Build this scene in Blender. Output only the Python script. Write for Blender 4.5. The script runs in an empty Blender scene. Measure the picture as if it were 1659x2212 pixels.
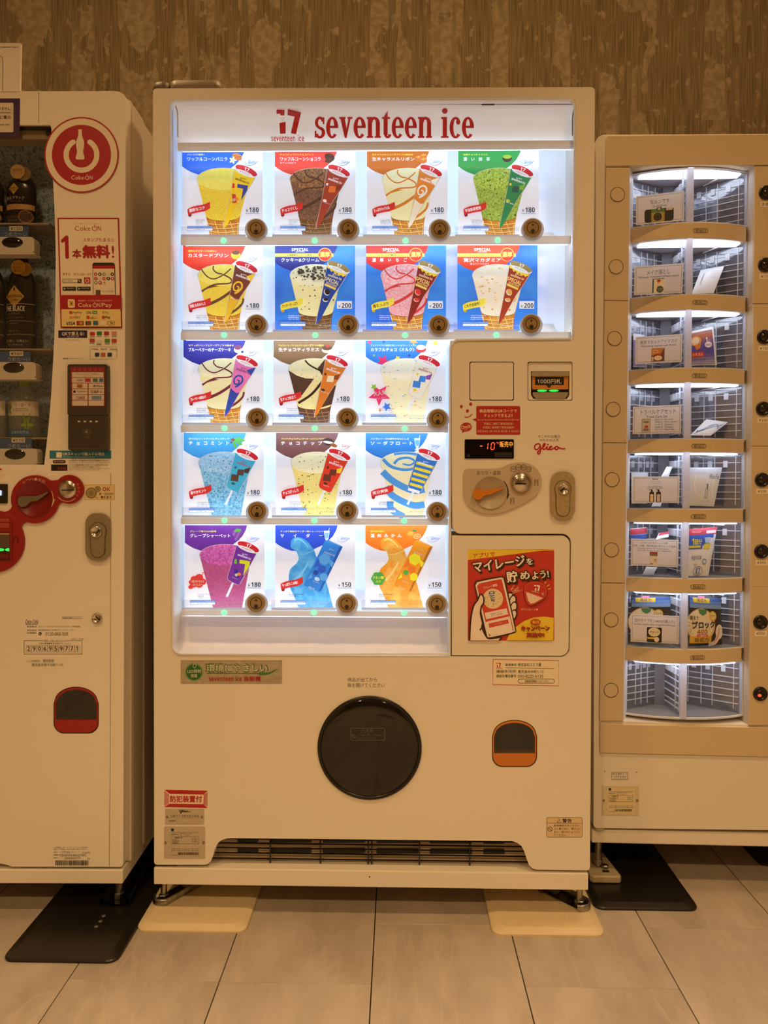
import bpy, bmesh, math, random
from mathutils import Vector, Matrix
from mathutils.geometry import tessellate_polygon
random.seed(7)
SC = bpy.context.scene
COL = SC.collection
# ------------------------------------------------------------------ camera
FPX, PX0 = 1600.0, 829.5
YAW, PITCH, ROLL = math.radians(1.1), math.radians(1.0), 0.0032
PY0 = 1055 + FPX*math.tan(PITCH)
CAM = Vector((0, -1.65, 0.972))
RM = Matrix.Rotation(YAW, 3, 'Z') @ Matrix.Rotation(math.pi/2-PITCH, 3, 'X') @ Matrix.Rotation(ROLL, 3, 'Z')
cd = bpy.data.cameras.new('camera')
cam = bpy.data.objects.new('camera', cd)
COL.objects.link(cam)
cd.sensor_fit = 'VERTICAL'
cd.sensor_height = 24.0
cd.lens = FPX*24.0/2212
cd.shift_y = -(1106-PY0)/2212
cd.clip_start = 0.05
cam.matrix_world = Matrix.Translation(CAM) @ RM.to_4x4()
SC.camera = cam
# ------------------------------------------------------------------ world, lamps, exposure
SC.view_settings.view_transform = 'Standard'
SC.view_settings.look = 'None'
SC.view_settings.exposure = 0.0
SC.view_settings.gamma = 1.0
SC.view_settings.use_curve_mapping = False
SC.cycles.max_bounces = 10
SC.cycles.diffuse_bounces = 4
SC.cycles.transparent_max_bounces = 16
SC.cycles.sample_clamp_indirect = 4
SC.cycles.caustics_reflective = False
SC.cycles.caustics_refractive = False
w = bpy.data.worlds.new('world')
SC.world = w
w.use_nodes = True
w.node_tree.nodes['Background'].inputs[0].default_value = (1, 0.62, 0.3, 1)
w.node_tree.nodes['Background'].inputs[1].default_value = 0.02
WARM = (1.0, 0.64, 0.29)
CEIL_Z = 2.68
# ceiling downlights: (x, y, power W, cone deg)
DOWN = [(0.75, -0.95, 74, 128), (-0.75, -0.95, 62, 128), (0.7, 0.1, 31, 130), (-0.1, 0.1, 28, 130), (-0.9, 0.1, 28, 130),
        (0.9, -2.7, 275, 136), (-0.9, -2.7, 250, 136), (1.3, -4.6, 180, 120), (-1.0, -4.6, 150, 120)]
def spot(x, y, p, cone):
    l = bpy.data.lights.new('downlight_lamp', 'SPOT')
    l.energy = p*1.05; l.color = WARM; l.spot_size = math.radians(cone); l.spot_blend = 0.9; l.shadow_soft_size = 0.06
    o = bpy.data.objects.new('downlight_lamp', l)
    COL.objects.link(o); o.location = (x, y, CEIL_Z-0.015)
for q in DOWN: spot(*q)

# ------------------------------------------------------------------ helpers
def lin(c): return c/12.92 if c <= 0.04045 else ((c+0.055)/1.055)**2.4
def hexc(h):
    h = h.lstrip('#')
    if len(h) == 3: h = ''.join(q*2 for q in h)
    return tuple(lin(int(h[i:i+2], 16)/255) for i in (0, 2, 4)) + (1.0,)
MC = {}
def mk(name):
    m = bpy.data.materials.new(name); m.use_nodes = True
    nt = m.node_tree
    return m, nt, nt.nodes['Principled BSDF']
GLOW = [0.0]                      # emission added to the colours being made (0 = plain print)
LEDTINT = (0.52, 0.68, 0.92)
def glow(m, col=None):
    """emission put into the surface colours, standing in for evenly spread LED light"""
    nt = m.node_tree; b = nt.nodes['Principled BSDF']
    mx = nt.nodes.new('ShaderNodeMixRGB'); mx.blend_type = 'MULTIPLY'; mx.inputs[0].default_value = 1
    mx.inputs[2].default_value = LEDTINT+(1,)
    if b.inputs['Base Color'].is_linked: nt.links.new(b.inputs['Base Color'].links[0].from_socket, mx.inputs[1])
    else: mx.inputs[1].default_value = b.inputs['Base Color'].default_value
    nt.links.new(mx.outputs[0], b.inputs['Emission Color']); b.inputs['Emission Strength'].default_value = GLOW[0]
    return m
def pm(c, rough=0.5, metal=0.0, emit=0.0, spec=0.5, coat=0.0):
    """plain procedural material from an sRGB hex colour"""
    if not isinstance(c, str): return c
    k = (c, rough, metal, emit, spec, coat, GLOW[0])
    if k not in MC:
        m, nt, b = mk('colour_'+c.strip('#'))
        col = hexc(c)
        b.inputs['Base Color'].default_value = col
        b.inputs['Roughness'].default_value = rough
        b.inputs['Metallic'].default_value = metal
        b.inputs['Specular IOR Level'].default_value = spec
        b.inputs['Coat Weight'].default_value = coat
        if emit:
            b.inputs['Emission Color'].default_value = col
            b.inputs['Emission Strength'].default_value = emit
        if GLOW[0]: glow(m)
        MC[k] = m
    return MC[k]
def noisy(name, c1, c2, scale, rough=0.5, stretch=(1, 1, 1), lo=0.35, hi=0.65, detail=4, bump=0.0, metal=0.0, spec=0.5):
    m, nt, b = mk(name)
    n = nt.nodes; L = nt.links
    tc = n.new('ShaderNodeTexCoord'); mp = n.new('ShaderNodeMapping'); mp.inputs['Scale'].default_value = stretch
    L.new(tc.outputs['Object'], mp.inputs[0])
    no = n.new('ShaderNodeTexNoise'); no.inputs['Scale'].default_value = scale; no.inputs['Detail'].default_value = detail
    L.new(mp.outputs[0], no.inputs['Vector'])
    r = n.new('ShaderNodeValToRGB')
    r.color_ramp.elements[0].position = lo; r.color_ramp.elements[0].color = hexc(c1)
    r.color_ramp.elements[1].position = hi; r.color_ramp.elements[1].color = hexc(c2)
    L.new(no.outputs[0], r.inputs[0]); L.new(r.outputs[0], b.inputs['Base Color'])
    b.inputs['Roughness'].default_value = rough; b.inputs['Metallic'].default_value = metal
    b.inputs['Specular IOR Level'].default_value = spec
    if bump:
        bp = n.new('ShaderNodeBump'); bp.inputs['Strength'].default_value = bump; bp.inputs['Distance'].default_value = 0.001
        L.new(no.outputs[0], bp.inputs['Height']); L.new(bp.outputs[0], b.inputs['Normal'])
    if GLOW[0]: glow(m)
    return m
def clear(name, tint=(0.97, 0.98, 1.0), refl=0.05, haze=0.0, rough=0.02, hz=(0.85, 0.88, 0.95, 1)):
    m = bpy.data.materials.new(name); m.use_nodes = True
    nt = m.node_tree; n = nt.nodes; L = nt.links
    n.remove(n['Principled BSDF'])
    t = n.new('ShaderNodeBsdfTransparent'); t.inputs[0].default_value = tint+(1,)
    g = n.new('ShaderNodeBsdfGlossy'); g.inputs['Roughness'].default_value = rough
    mx = n.new('ShaderNodeMixShader'); mx.inputs[0].default_value = refl
    L.new(t.outputs[0], mx.inputs[1]); L.new(g.outputs[0], mx.inputs[2])
    out = mx
    if haze:
        df = n.new('ShaderNodeBsdfDiffuse'); df.inputs[0].default_value = hz
        m2 = n.new('ShaderNodeMixShader'); m2.inputs[0].default_value = haze
        L.new(mx.outputs[0], m2.inputs[1]); L.new(df.outputs[0], m2.inputs[2]); out = m2
    L.new(out.outputs[0], n['Material Output'].inputs[0])
    return m

class Frame:
    """a machine's own axes: x along its front, y into it, z up; pt() is where the sight line through a photo pixel meets its plane y"""
    def __init__(s, root):
        s.root = root
        s.M = Matrix.Translation(root.location) @ Matrix.Rotation(root.rotation_euler.z, 4, 'Z')
        s.I = s.M.inverted()
        s.c = s.I @ CAM
    def pt(s, px, py, y=0.0):
        d = s.I.to_3x3() @ (RM @ Vector(((px-PX0)/FPX, -(py-PY0)/FPX, -1)))
        return s.c + d*((y-s.c.y)/d.y)
    def at(s, y=0.0):
        f = lambda a, b, d: s.pt(a, b, y-d)
        f.y0 = y
        return f
def quad(p00, p10, p11, p01, w, h):
    """map (0..w, 0..h) bilinearly on a 3-D quad (top-left, top-right, bottom-right, bottom-left)"""
    n = (p10-p00).cross(p01-p00).normalized()
    if n.y > 0: n = -n
    def f(a, b, d):
        u, v = a/w, b/h
        return p00*((1-u)*(1-v)) + p10*(u*(1-v)) + p11*(u*v) + p01*((1-u)*v) + n*d
    return f
def rr(x0, y0, x1, y1, r, n=5):
    if r <= 0: return [(x0, y0), (x1, y0), (x1, y1), (x0, y1)]
    o = []
    for cx, cy, a in ((x1-r, y0+r, -90), (x1-r, y1-r, 0), (x0+r, y1-r, 90), (x0+r, y0+r, 180)):
        for i in range(n+1):
            t = math.radians(a+90*i/n); o.append((cx+r*math.cos(t), cy+r*math.sin(t)))
    return o
def ring(cx, cy, rx, ry=None, n=40, a0=0, a1=360, rot=0):
    ry = rx if ry is None else ry
    full = abs(a1-a0) >= 360
    c, s = math.cos(math.radians(rot)), math.sin(math.radians(rot))
    o = []
    for i in range(n if full else n+1):
        t = math.radians(a0+(a1-a0)*i/n); x, y = rx*math.cos(t), ry*math.sin(t)
        o.append((cx+x*c-y*s, cy+x*s+y*c))
    return o
def smooth(pts, k=5):
    o = []
    for i in range(len(pts)-1):
        p0, p1, p2, p3 = pts[max(i-1, 0)], pts[i], pts[i+1], pts[min(i+2, len(pts)-1)]
        for j in range(k):
            t = j/k
            o.append(tuple(0.5*(2*p1[a]+(p2[a]-p0[a])*t+(2*p0[a]-5*p1[a]+4*p2[a]-p3[a])*t*t+(3*p1[a]-p0[a]-3*p2[a]+p3[a])*t**3) for a in range(len(p1))))
    o.append(tuple(pts[-1]))
    return o
GC = {}
def sans(t, bold):
    """latin letters and digits in a plain sans, or its bold, from the built-in font's mathematical alphabets"""
    D_, U_, L_ = (0x1D7EC, 0x1D5D4, 0x1D5EE) if bold else (0x1D7E2, 0x1D5A0, 0x1D5BA)
    return ''.join(chr(D_+ord(k)-48) if '0' <= k <= '9' else chr(U_+ord(k)-65) if 'A' <= k <= 'Z' else chr(L_+ord(k)-97) if 'a' <= k <= 'z' else k for k in t)
def glyphs(s, bold, shear):
    k = (s, bold, shear)
    if k not in GC:
        c = bpy.data.curves.new('lettering', 'FONT'); c.body = s; c.resolution_u = 2; c.offset = bold; c.shear = shear
        o = bpy.data.objects.new('lettering', c)
        me = bpy.data.meshes.new_from_object(o)
        me.calc_loop_triangles()
        v = [(p.co.x, p.co.y) for p in me.vertices]; t = [tuple(q.vertices) for q in me.loop_triangles]
        bpy.data.objects.remove(o); bpy.data.curves.remove(c); bpy.data.meshes.remove(me)
        if v:
            x0 = min(p[0] for p in v); x1 = max(p[0] for p in v); y0 = min(p[1] for p in v); y1 = max(p[1] for p in v)
            v = [((a-x0)/max(x1-x0, 1e-6), (y1-b)/max(y1-y0, 1e-6)) for a, b in v]
        GC[k] = (v, t)
    return GC[k]

class B:
    """collects faces into one mesh; 2-D calls go through the map m(x, y, outward)"""
    def __init__(s, m=None, step=4e-5, d=0.0):
        s.v = []; s.f = []; s.mi = []; s.mats = []; s.sm = []; s.m = m; s.d = d; s.step = step; s.maxe = 0
    ex = ey = 1.0
    def mat(s, c):
        m = pm(c)
        if m not in s.mats: s.mats.append(m)
        return s.mats.index(m)
    def add(s, vs, fs, c, sm=False):
        k = len(s.v); i = s.mat(c)
        s.v += [tuple(p) for p in vs]
        for f in fs: s.f.append([a+k for a in f]); s.mi.append(i); s.sm.append(sm)
        return s
    def up(s): s.d += s.step
    # flat print
    def poly(s, pts, c, holes=()):
        s.up()
        allp = [list(pts)]+[list(h) for h in holes]
        flat = [p for l in allp for p in l]
        tri = tessellate_polygon([[Vector((p[0], p[1], 0)) for p in l] for l in allp])
        if s.maxe:
            # split so that the print follows a curved face
            todo = [tuple(flat[i] for i in t) for t in tri]; vs = []; fs = []
            while todo:
                t = todo.pop(); l = [math.hypot((t[i][0]-t[i-2][0])*s.ex, (t[i][1]-t[i-2][1])*s.ey) for i in range(3)]
                k = l.index(max(l))
                if l[k] > s.maxe and len(vs) < 9000:
                    a, b, q = t[k], t[k-2], t[k-1]; mid = ((a[0]+b[0])/2, (a[1]+b[1])/2)
                    todo += [(a, mid, q), (mid, b, q)]
                else: fs.append((len(vs), len(vs)+1, len(vs)+2)); vs += [s.m(p[0], p[1], s.d) for p in t]
            return s.add(vs, fs, c)
        return s.add([s.m(p[0], p[1], s.d) for p in flat], tri, c)
    def rect(s, x0, y0, x1, y1, c, r=0): return s.poly(rr(x0, y0, x1, y1, r), c)
    def ell(s, cx, cy, rx, ry, c, rot=0, n=28): return s.poly(ring(cx, cy, rx, ry, n, rot=rot), c)
    def frame(s, x0, y0, x1, y1, wd, c, r=0): return s.poly(rr(x0, y0, x1, y1, r), c, [rr(x0+wd, y0+wd, x1-wd, y1-wd, max(r-wd, 0))])
    def hoop(s, cx, cy, r, wd, c, a0=0, a1=360, n=40, ry=None):
        ry = r if ry is None else ry
        if abs(a1-a0) >= 360: return s.poly(ring(cx, cy, r, ry, n), c, [ring(cx, cy, r-wd, ry-wd, n)])
        return s.poly(ring(cx, cy, r, ry, n, a0, a1)+ring(cx, cy, r-wd, ry-wd, n, a1, a0), c)
    def line(s, pts, wd, c, sm=0, wd2=None):
        s.up()
        if sm: pts = smooth(pts, sm)
        n = len(pts); vs = []
        for i, p in enumerate(pts):
            a, b = pts[max(i-1, 0)], pts[min(i+1, n-1)]
            dx, dy = b[0]-a[0], b[1]-a[1]; l = math.hypot(dx, dy) or 1
            h = (wd if wd2 is None else wd+(wd2-wd)*i/(n-1))/2
            ox, oy = -dy/l*h, dx/l*h
            dz = s.d+i*2e-6; vs += [s.m(p[0]+ox, p[1]+oy, dz), s.m(p[0]-ox, p[1]-oy, dz)]
        return s.add(vs, [(2*i, 2*i+1, 2*i+3, 2*i+2) for i in range(n-1)], c)
    def text(s, t, x0, y0, x1, y1, c, bold=0.0, rot=0, shear=0.0):
        if t.isascii():
            if bold >= 0.01: t = sans(t, True); bold = 0
            elif '1' in t: t = sans(t, False)
        elif '1' in t: t = sans(t, False)
        v, f = glyphs(t, 0.0, shear)
        if not v: return s
        s.up()
        cx, cy = (x0+x1)/2, (y0+y1)/2
        ca, sa = math.cos(math.radians(rot)), math.sin(math.radians(rot))
        em = abs(y1-y0)
        if bold < 0.018: sh = [(0, 0)]
        elif bold < 0.04: sh = [(-1, 0), (1, 0), (0, -.7), (0, .7)]
        else: sh = [(0, 0)]+[(math.cos(k*math.pi/4), math.sin(k*math.pi/4)) for k in range(8)]
        bw = bold*em*1.1
        for k, (du, dv) in enumerate(sh):
            o = []
            for a, b in v:
                x, y = x0+a*(x1-x0)-cx+du*bw, y0+b*(y1-y0)-cy+dv*bw
                o.append(s.m(cx+x*ca-y*sa, cy+x*sa+y*ca, s.d))
            s.add(o, f, c)
            if k < len(sh)-1: s.d += s.step*0.3
        return s
    # solids
    def slab(s, pts, y0, y1, c, holes=(), front=True, cb=None):
        """outline(s) in map units, front at outward -y0, extruded straight to local y1"""
        loops = [list(pts)]+[list(h) for h in holes]
        dd = getattr(s.m, 'y0', 0.0)-y0
        fr = [[s.m(p[0], p[1], dd) for p in l] for l in loops]
        flat = [p for l in fr for p in l]
        N = len(flat)
        back = [Vector((p[0], y1, p[2])) for p in flat]
        tri = tessellate_polygon([[Vector((p[0], p[2], 0)) for p in l] for l in fr])
        fs = []
        if front: fs += [tuple(t) for t in tri]
        if cb is None: fs += [tuple(a+N for a in reversed(t)) for t in tri]
        k = 0
        for l in fr:
            n = len(l)
            for i in range(n):
                a, b = k+i, k+(i+1) % n; fs.append((a, b, b+N, a+N))
            k += n
        return s.add(flat+back, fs, c)
    def box(s, x0, x1, y0, y1, z0, z1, c):
        vs = [(x, y, z) for x in (x0, x1) for y in (y0, y1) for z in (z0, z1)]
        return s.add(vs, [(0, 1, 3, 2), (4, 6, 7, 5), (0, 4, 5, 1), (2, 3, 7, 6), (0, 2, 6, 4), (1, 5, 7, 3)], c)
    def prism(s, pts, z0, z1, c):
        """plan outline (x, y), upright"""
        n = len(pts)
        tri = tessellate_polygon([[Vector((p[0], p[1], 0)) for p in pts]])
        vs = [(p[0], p[1], z0) for p in pts]+[(p[0], p[1], z1) for p in pts]
        return s.add(vs, [tuple(t) for t in tri]+[tuple(a+n for a in t) for t in tri]+[(i, (i+1) % n, (i+1) % n+n, i+n) for i in range(n)], c)
    def lathe(s, prof, cen, c, seg=24, axis='Z', sy=1.0, sm=True):
        """prof: (radius, height) pairs turned about an axis through cen"""
        vs = []; fs = []; n = len(prof); cen = Vector(cen)
        for j in range(seg):
            t = 2*math.pi*j/seg
            for r, h in prof:
                p = Vector((r*math.cos(t), r*math.sin(t)*sy, h))
                if axis == 'Y': p = Vector((p.x, -p.z, p.y))
                elif axis == 'X': p = Vector((p.z, p.x, p.y))
                vs.append(cen+p)
        for j in range(seg):
            k = (j+1) % seg
            for i in range(n-1): fs.append((j*n+i, k*n+i, k*n+i+1, j*n+i+1))
        s.add(vs, fs, c, sm)
        for i in (0, n-1):
            if prof[i][0] > 1e-6: s.add([vs[j*n+i] for j in range(seg)], [tuple(range(seg))], c)
        return s
    def tube(s, pts, r, c, seg=8):
        pts = [Vector(p) for p in pts]; n = len(pts); vs = []
        for i, p in enumerate(pts):
            t = (pts[min(i+1, n-1)]-pts[max(i-1, 0)]).normalized()
            u = t.cross(Vector((0, 0, 1)) if abs(t.z) < 0.9 else Vector((1, 0, 0))).normalized(); v = t.cross(u)
            for j in range(seg):
                a = 2*math.pi*j/seg; vs.append(p+u*(r*math.cos(a))+v*(r*math.sin(a)))
        fs = [(i*seg+j, i*seg+(j+1) % seg, (i+1)*seg+(j+1) % seg, (i+1)*seg+j) for i in range(n-1) for j in range(seg)]
        fs += [tuple(range(seg)), tuple(range((n-1)*seg, n*seg))]
        return s.add(vs, fs, c, True)
    def sheet(s, rows, c, sm=True):
        n = len(rows[0])
        return s.add([p for r in rows for p in r], [(i*n+j, i*n+j+1, (i+1)*n+j+1, (i+1)*n+j) for i in range(len(rows)-1) for j in range(n-1)], c, sm)

def part(b, name, parent=None, label=None, bevel=0.0, solid=False, seg=2, **kw):
    me = bpy.data.meshes.new(name)
    me.from_pydata(b.v, [], b.f)
    for m in b.mats: me.materials.append(m)
    me.polygons.foreach_set('material_index', b.mi)
    me.polygons.foreach_set('use_smooth', b.sm)
    if solid or bevel:
        bm = bmesh.new(); bm.from_mesh(me)
        bmesh.ops.remove_doubles(bm, verts=bm.verts, dist=1e-6)
        bmesh.ops.recalc_face_normals(bm, faces=bm.faces)
        bm.to_mesh(me); bm.free()
    me.update()
    o = bpy.data.objects.new(name, me); COL.objects.link(o)
    if parent is not None: o.parent = parent
    if label: o['label'] = label
    for k, v in kw.items(): o[k] = v
    if bevel:
        md = o.modifiers.new('edges', 'BEVEL'); md.width = bevel; md.segments = seg; md.limit_method = 'ANGLE'; md.angle_limit = math.radians(50)
    return o
def thing(name, label, cat, loc=(0, 0, 0), rotz=0.0, group=None):
    o = bpy.data.objects.new(name, None); COL.objects.link(o)
    o.location = loc; o.rotation_euler = (0, 0, rotz); o['label'] = label; o['category'] = cat
    o.empty_display_size = 0.1
    if group: o['group'] = group
    return o
def place(o, fr):
    """a thing built in a machine's own axes gets that machine's placement"""
    o.matrix_world = fr.M
    return o

# ------------------------------------------------------------------ materials
PAINT = noisy('cabinet_paint', '#e6dfd2', '#e9e2d6', 900, rough=0.42, bump=0.03, spec=0.4)
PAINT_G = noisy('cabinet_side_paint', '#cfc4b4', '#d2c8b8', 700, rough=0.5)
BEIGE = noisy('beige_panel_paint', '#d3bf9b', '#d6c3a0', 900, rough=0.45, bump=0.03)
WHITE = pm('#f2f3f5', 0.4); INNER = pm('#eceff3', 0.5)
BLACK = pm('#0b0a0a', 0.35); DARK = pm('#1d1a18', 0.5); GAP = pm('#241c14', 0.7)
STEEL = noisy('galvanised_steel', '#8d8a84', '#b5b1a9', 60, rough=0.3, metal=1.0)
STEELD = noisy('dark_steel', '#35322e', '#6a665f', 40, rough=0.25, metal=1.0)
CHROME = pm('#c9c2b4', 0.22, 1.0)
BRASSY = noisy('worn_nickel', '#c2ad86', '#cdbb96', 120, rough=0.42, metal=0.75)
GLASS = clear('clear_acrylic', refl=0.035)
LEDW = pm('#dfeaff', 0.5, 0, 1.0)
def translucent(name, col, k, rough=0.5):
    """thin sheet that lets light through from behind"""
    m, nt, b = mk(name); n = nt.nodes; L = nt.links
    b.inputs['Base Color'].default_value = hexc(col); b.inputs['Roughness'].default_value = rough
    t = n.new('ShaderNodeBsdfTranslucent'); t.inputs[0].default_value = hexc(col)
    mx = n.new('ShaderNodeMixShader'); mx.inputs[0].default_value = k
    L.new(b.outputs[0], mx.inputs[1]); L.new(t.outputs[0], mx.inputs[2]); L.new(mx.outputs[0], n['Material Output'].inputs[0])
    return m
def emis(name, col, st):
    m, nt, b = mk(name)
    b.inputs['Base Color'].default_value = (0.02, 0.02, 0.02, 1)
    b.inputs['Emission Color'].default_value = tuple(col)+(1,)
    b.inputs['Emission Strength'].default_value = st
    return m
LED_STRIP = emis('led_strip_white', (0.80, 0.95, 1.0), 7.5)
LED_GREEN = emis('led_green', (0.30, 1.0, 0.50), 1.25)
LED_NOTE = emis('led_note_green', (0.03, 1.0, 0.10), 1.1)
LED_RED = emis('led_red', (1.0, 0.07, 0.02), 2.0)
LED_AMBER = emis('led_amber', (1.0, 0.33, 0.03), 1.6)
# ------------------------------------------------------------------ the room
def struct(b, name, parent=None, **kw):
    o = part(b, name, parent, solid=True, **kw)
    if parent is None: o['kind'] = 'structure'
    return o
def wallpaper():
    m, nt, b = mk('bark_stripe_wallpaper'); n = nt.nodes; L = nt.links
    tc = n.new('ShaderNodeTexCoord')
    def mapped(sx, sz, off=0):
        mp = n.new('ShaderNodeMapping'); mp.inputs['Scale'].default_value = (sx, 0.0, sz); mp.inputs['Location'].default_value = (off, 0, off)
        L.new(tc.outputs['Object'], mp.inputs[0]); return mp
    def noise(mp, sc, det=3, dist=0.0):
        t = n.new('ShaderNodeTexNoise'); t.inputs['Scale'].default_value = sc; t.inputs['Detail'].default_value = det; t.inputs['Distortion'].default_value = dist
        L.new(mp.outputs[0], t.inputs['Vector']); return t
    def ramp(src, a, c1, bb, c2):
        r = n.new('ShaderNodeValToRGB'); r.color_ramp.elements[0].position = a; r.color_ramp.elements[0].color = c1
        r.color_ramp.elements[1].position = bb; r.color_ramp.elements[1].color = c2; L.new(src, r.inputs[0]); return r
    g = lambda v: (v, v, v, 1)
    # fine vertical stripes
    st = noise(mapped(1.0, 0.02), 330, 1)
    stripe = ramp(st.outputs[0], 0.38, hexc('#a2977f'), 0.62, hexc('#cbc1a9'))
    # pale birch-like trunks: columns that come and go, flecked with bark
    tr = noise(mapped(1.0, 0.05, 3.1), 11, 1)
    colm = ramp(tr.outputs[0], 0.465, g(0), 0.49, g(1))
    br = noise(mapped(1.0, 0.42, 1.7), 13, 6, 0.6)
    bark = ramp(br.outputs[0], 0.455, g(0), 0.475, g(1))
    mu = n.new('ShaderNodeMath'); mu.operation = 'MULTIPLY'
    L.new(colm.outputs[0], mu.inputs[0]); L.new(bark.outputs[0], mu.inputs[1])
    bl = noise(mapped(1.0, 1.0, 5.0), 44, 6)
    blot = ramp(bl.outputs[0], 0.40, hexc('#cbc1a6'), 0.60, hexc('#e6ddc8'))
    fl = noise(mapped(1.0, 0.7, 9.0), 30, 6, 0.4)
    fm = ramp(fl.outputs[0], 0.60, g(0), 0.63, g(1))
    mxm = n.new('ShaderNodeMath'); mxm.operation = 'MAXIMUM'
    L.new(mu.outputs[0], mxm.inputs[0]); L.new(fm.outputs[0], mxm.inputs[1])
    mx = n.new('ShaderNodeMixRGB'); L.new(mxm.outputs[0], mx.inputs[0]); L.new(stripe.outputs[0], mx.inputs[1]); L.new(blot.outputs[0], mx.inputs[2])
    L.new(mx.outputs[0], b.inputs['Base Color']); b.inputs['Roughness'].default_value = 0.75; b.inputs['Specular IOR Level'].default_value = 0.2
    bp = n.new('ShaderNodeBump'); bp.inputs['Strength'].default_value = 0.15; bp.inputs['Distance'].default_value = 0.001
    L.new(st.outputs[0], bp.inputs['Height']); L.new(bp.outputs[0], b.inputs['Normal'])
    return m
def tilemat():
    m, nt, b = mk('stone_look_tile'); n = nt.nodes; L = nt.links
    tc = n.new('ShaderNodeTexCoord'); oi = n.new('ShaderNodeObjectInfo')
    vm = n.new('ShaderNodeVectorMath'); vm.operation = 'MULTIPLY_ADD'; vm.inputs[1].default_value = (1, 1, 1)
    cb = n.new('ShaderNodeCombineXYZ'); ml = n.new('ShaderNodeMath'); ml.operation = 'MULTIPLY'; ml.inputs[1].default_value = 40
    L.new(oi.outputs['Random'], ml.inputs[0]); L.new(ml.outputs[0], cb.inputs[0]); L.new(ml.outputs[0], cb.inputs[2])
    L.new(tc.outputs['Object'], vm.inputs[0]); L.new(cb.outputs[0], vm.inputs[2])
    n1 = n.new('ShaderNodeTexNoise'); n1.inputs['Scale'].default_value = 5; n1.inputs['Detail'].default_value = 9; n1.inputs['Roughness'].default_value = 0.65
    mp = n.new('ShaderNodeMapping'); mp.inputs['Rotation'].default_value = (0, 0, 0.5); mp.inputs['Scale'].default_value = (1.6, 0.7, 1)
    L.new(vm.outputs[0], mp.inputs[0]); L.new(mp.outputs[0], n1.inputs['Vector'])
    r = n.new('ShaderNodeValToRGB')
    r.color_ramp.elements[0].position = 0.3; r.color_ramp.elements[0].color = hexc('#9c9084')
    r.color_ramp.elements[1].position = 0.7; r.color_ramp.elements[1].color = hexc('#bcb0a5')
    L.new(n1.outputs[0], r.inputs[0])
    # thin pale veins
    n2 = n.new('ShaderNodeTexNoise'); n2.inputs['Scale'].default_value = 3.2; n2.inputs['Detail'].default_value = 4; n2.inputs['Distortion'].default_value = 0.4
    mp2 = n.new('ShaderNodeMapping'); mp2.inputs['Rotation'].default_value = (0, 0, 0.75); mp2.inputs['Scale'].default_value = (1.9, 0.45, 1)
    L.new(vm.outputs[0], mp2.inputs[0]); L.new(mp2.outputs[0], n2.inputs['Vector'])
    v = n.new('ShaderNodeValToRGB'); e = v.color_ramp.elements
    e[0].position = 0.565; e[0].color = (0, 0, 0, 1); e[1].position = 0.58; e[1].color = (0.35, 0.35, 0.35, 1)
    z = e.new(0.595); z.color = (0, 0, 0, 1)
    L.new(n2.outputs[0], v.inputs[0])
    mx = n.new('ShaderNodeMixRGB'); mx.inputs[2].default_value = hexc('#c2b3a4')
    L.new(v.outputs[0], mx.inputs[0]); L.new(r.outputs[0], mx.inputs[1]); L.new(mx.outputs[0], b.inputs['Base Color'])
    b.inputs['Roughness'].default_value = 0.42; b.inputs['Specular IOR Level'].default_value = 0.45
    bp = n.new('ShaderNodeBump'); bp.inputs['Strength'].default_value = 0.08; bp.inputs['Distance'].default_value = 0.001
    L.new(n1.outputs[0], bp.inputs['Height']); L.new(bp.outputs[0], b.inputs['Normal'])
    return m
TILE = tilemat()
XL, XR, YB, YF = -2.0, 2.3, 0.92, -7.2
floor = struct(B().box(XL, XR, -2.62, YB, -0.10, -0.006, pm('#3a2d22', 0.9)).box(XL, XR, YF, -2.62, -0.10, 0.0, TILE), 'floor')
TW, TL = 0.3, 0.6
def tile_mesh():
    b = B(); g = 0.0011; h = 0.0005
    b.box(g, TW-g, h, TL-h, -0.006, 0.0, TILE)
    return b
tile0 = None
for c in range(-7, 8):
    x0 = -0.049+TW*c
    if x0 < XL-0.02 or x0+TW > XR+0.02: continue
    off = -0.214 if c in (-2, -1, 1, -4, 3, 5) else -0.013
    for r in range(-5, 3):
        y0 = off+TL*r
        if y0 < -2.63+0.0 or y0+TL > YB+0.3: continue
        if tile0 is None:
            tile0 = part(tile_mesh(), 'tile', floor, solid=True, bevel=0.0006, seg=1); t = tile0
        else:
            t = tile0.copy(); COL.objects.link(t)
        t.location = (x0, y0, random.uniform(-0.0003, 0.0))
WALLM = wallpaper()
PLAIN = noisy('plain_wall_paint', '#b3a285', '#bbab8e', 40, rough=0.8)
struct(B().box(XL-0.1, XR+0.1, YB, YB+0.1, -0.1, CEIL_Z+0.1, WALLM), 'wall_back')
struct(B().box(XL-0.1, XL, YF, YB, -0.1, CEIL_Z+0.1, PLAIN), 'wall_left')
struct(B().box(XR, XR+0.1, YF, YB, -0.1, CEIL_Z+0.1, PLAIN), 'wall_right')
struct(B().box(XL-0.1, XR+0.1, YF-0.1, YF, -0.1, CEIL_Z+0.1, PLAIN), 'wall_front')
ceil = struct(B().box(XL-0.1, XR+0.1, YF-0.1, YB+0.1, CEIL_Z, CEIL_Z+0.1, pm('#c9bfae', 0.8)), 'ceiling')
LAMPFACE = emis('warm_lamp_face', WARM, 9)
for q in DOWN:
    part(B().lathe([(0.04, CEIL_Z-0.004), (0.052, CEIL_Z-0.004), (0.055, CEIL_Z)], (q[0], q[1], 0), WHITE, 20).lathe([(0.038, CEIL_Z-0.002), (0.0, CEIL_Z-0.002)], (q[0], q[1], 0), LAMPFACE, 20), 'downlight', ceil)
struct(B().box(XL, XL+0.03, -4.4, -3.5, 0.0, 2.1, pm('#241a14', 0.4)), 'door_1')
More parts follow.
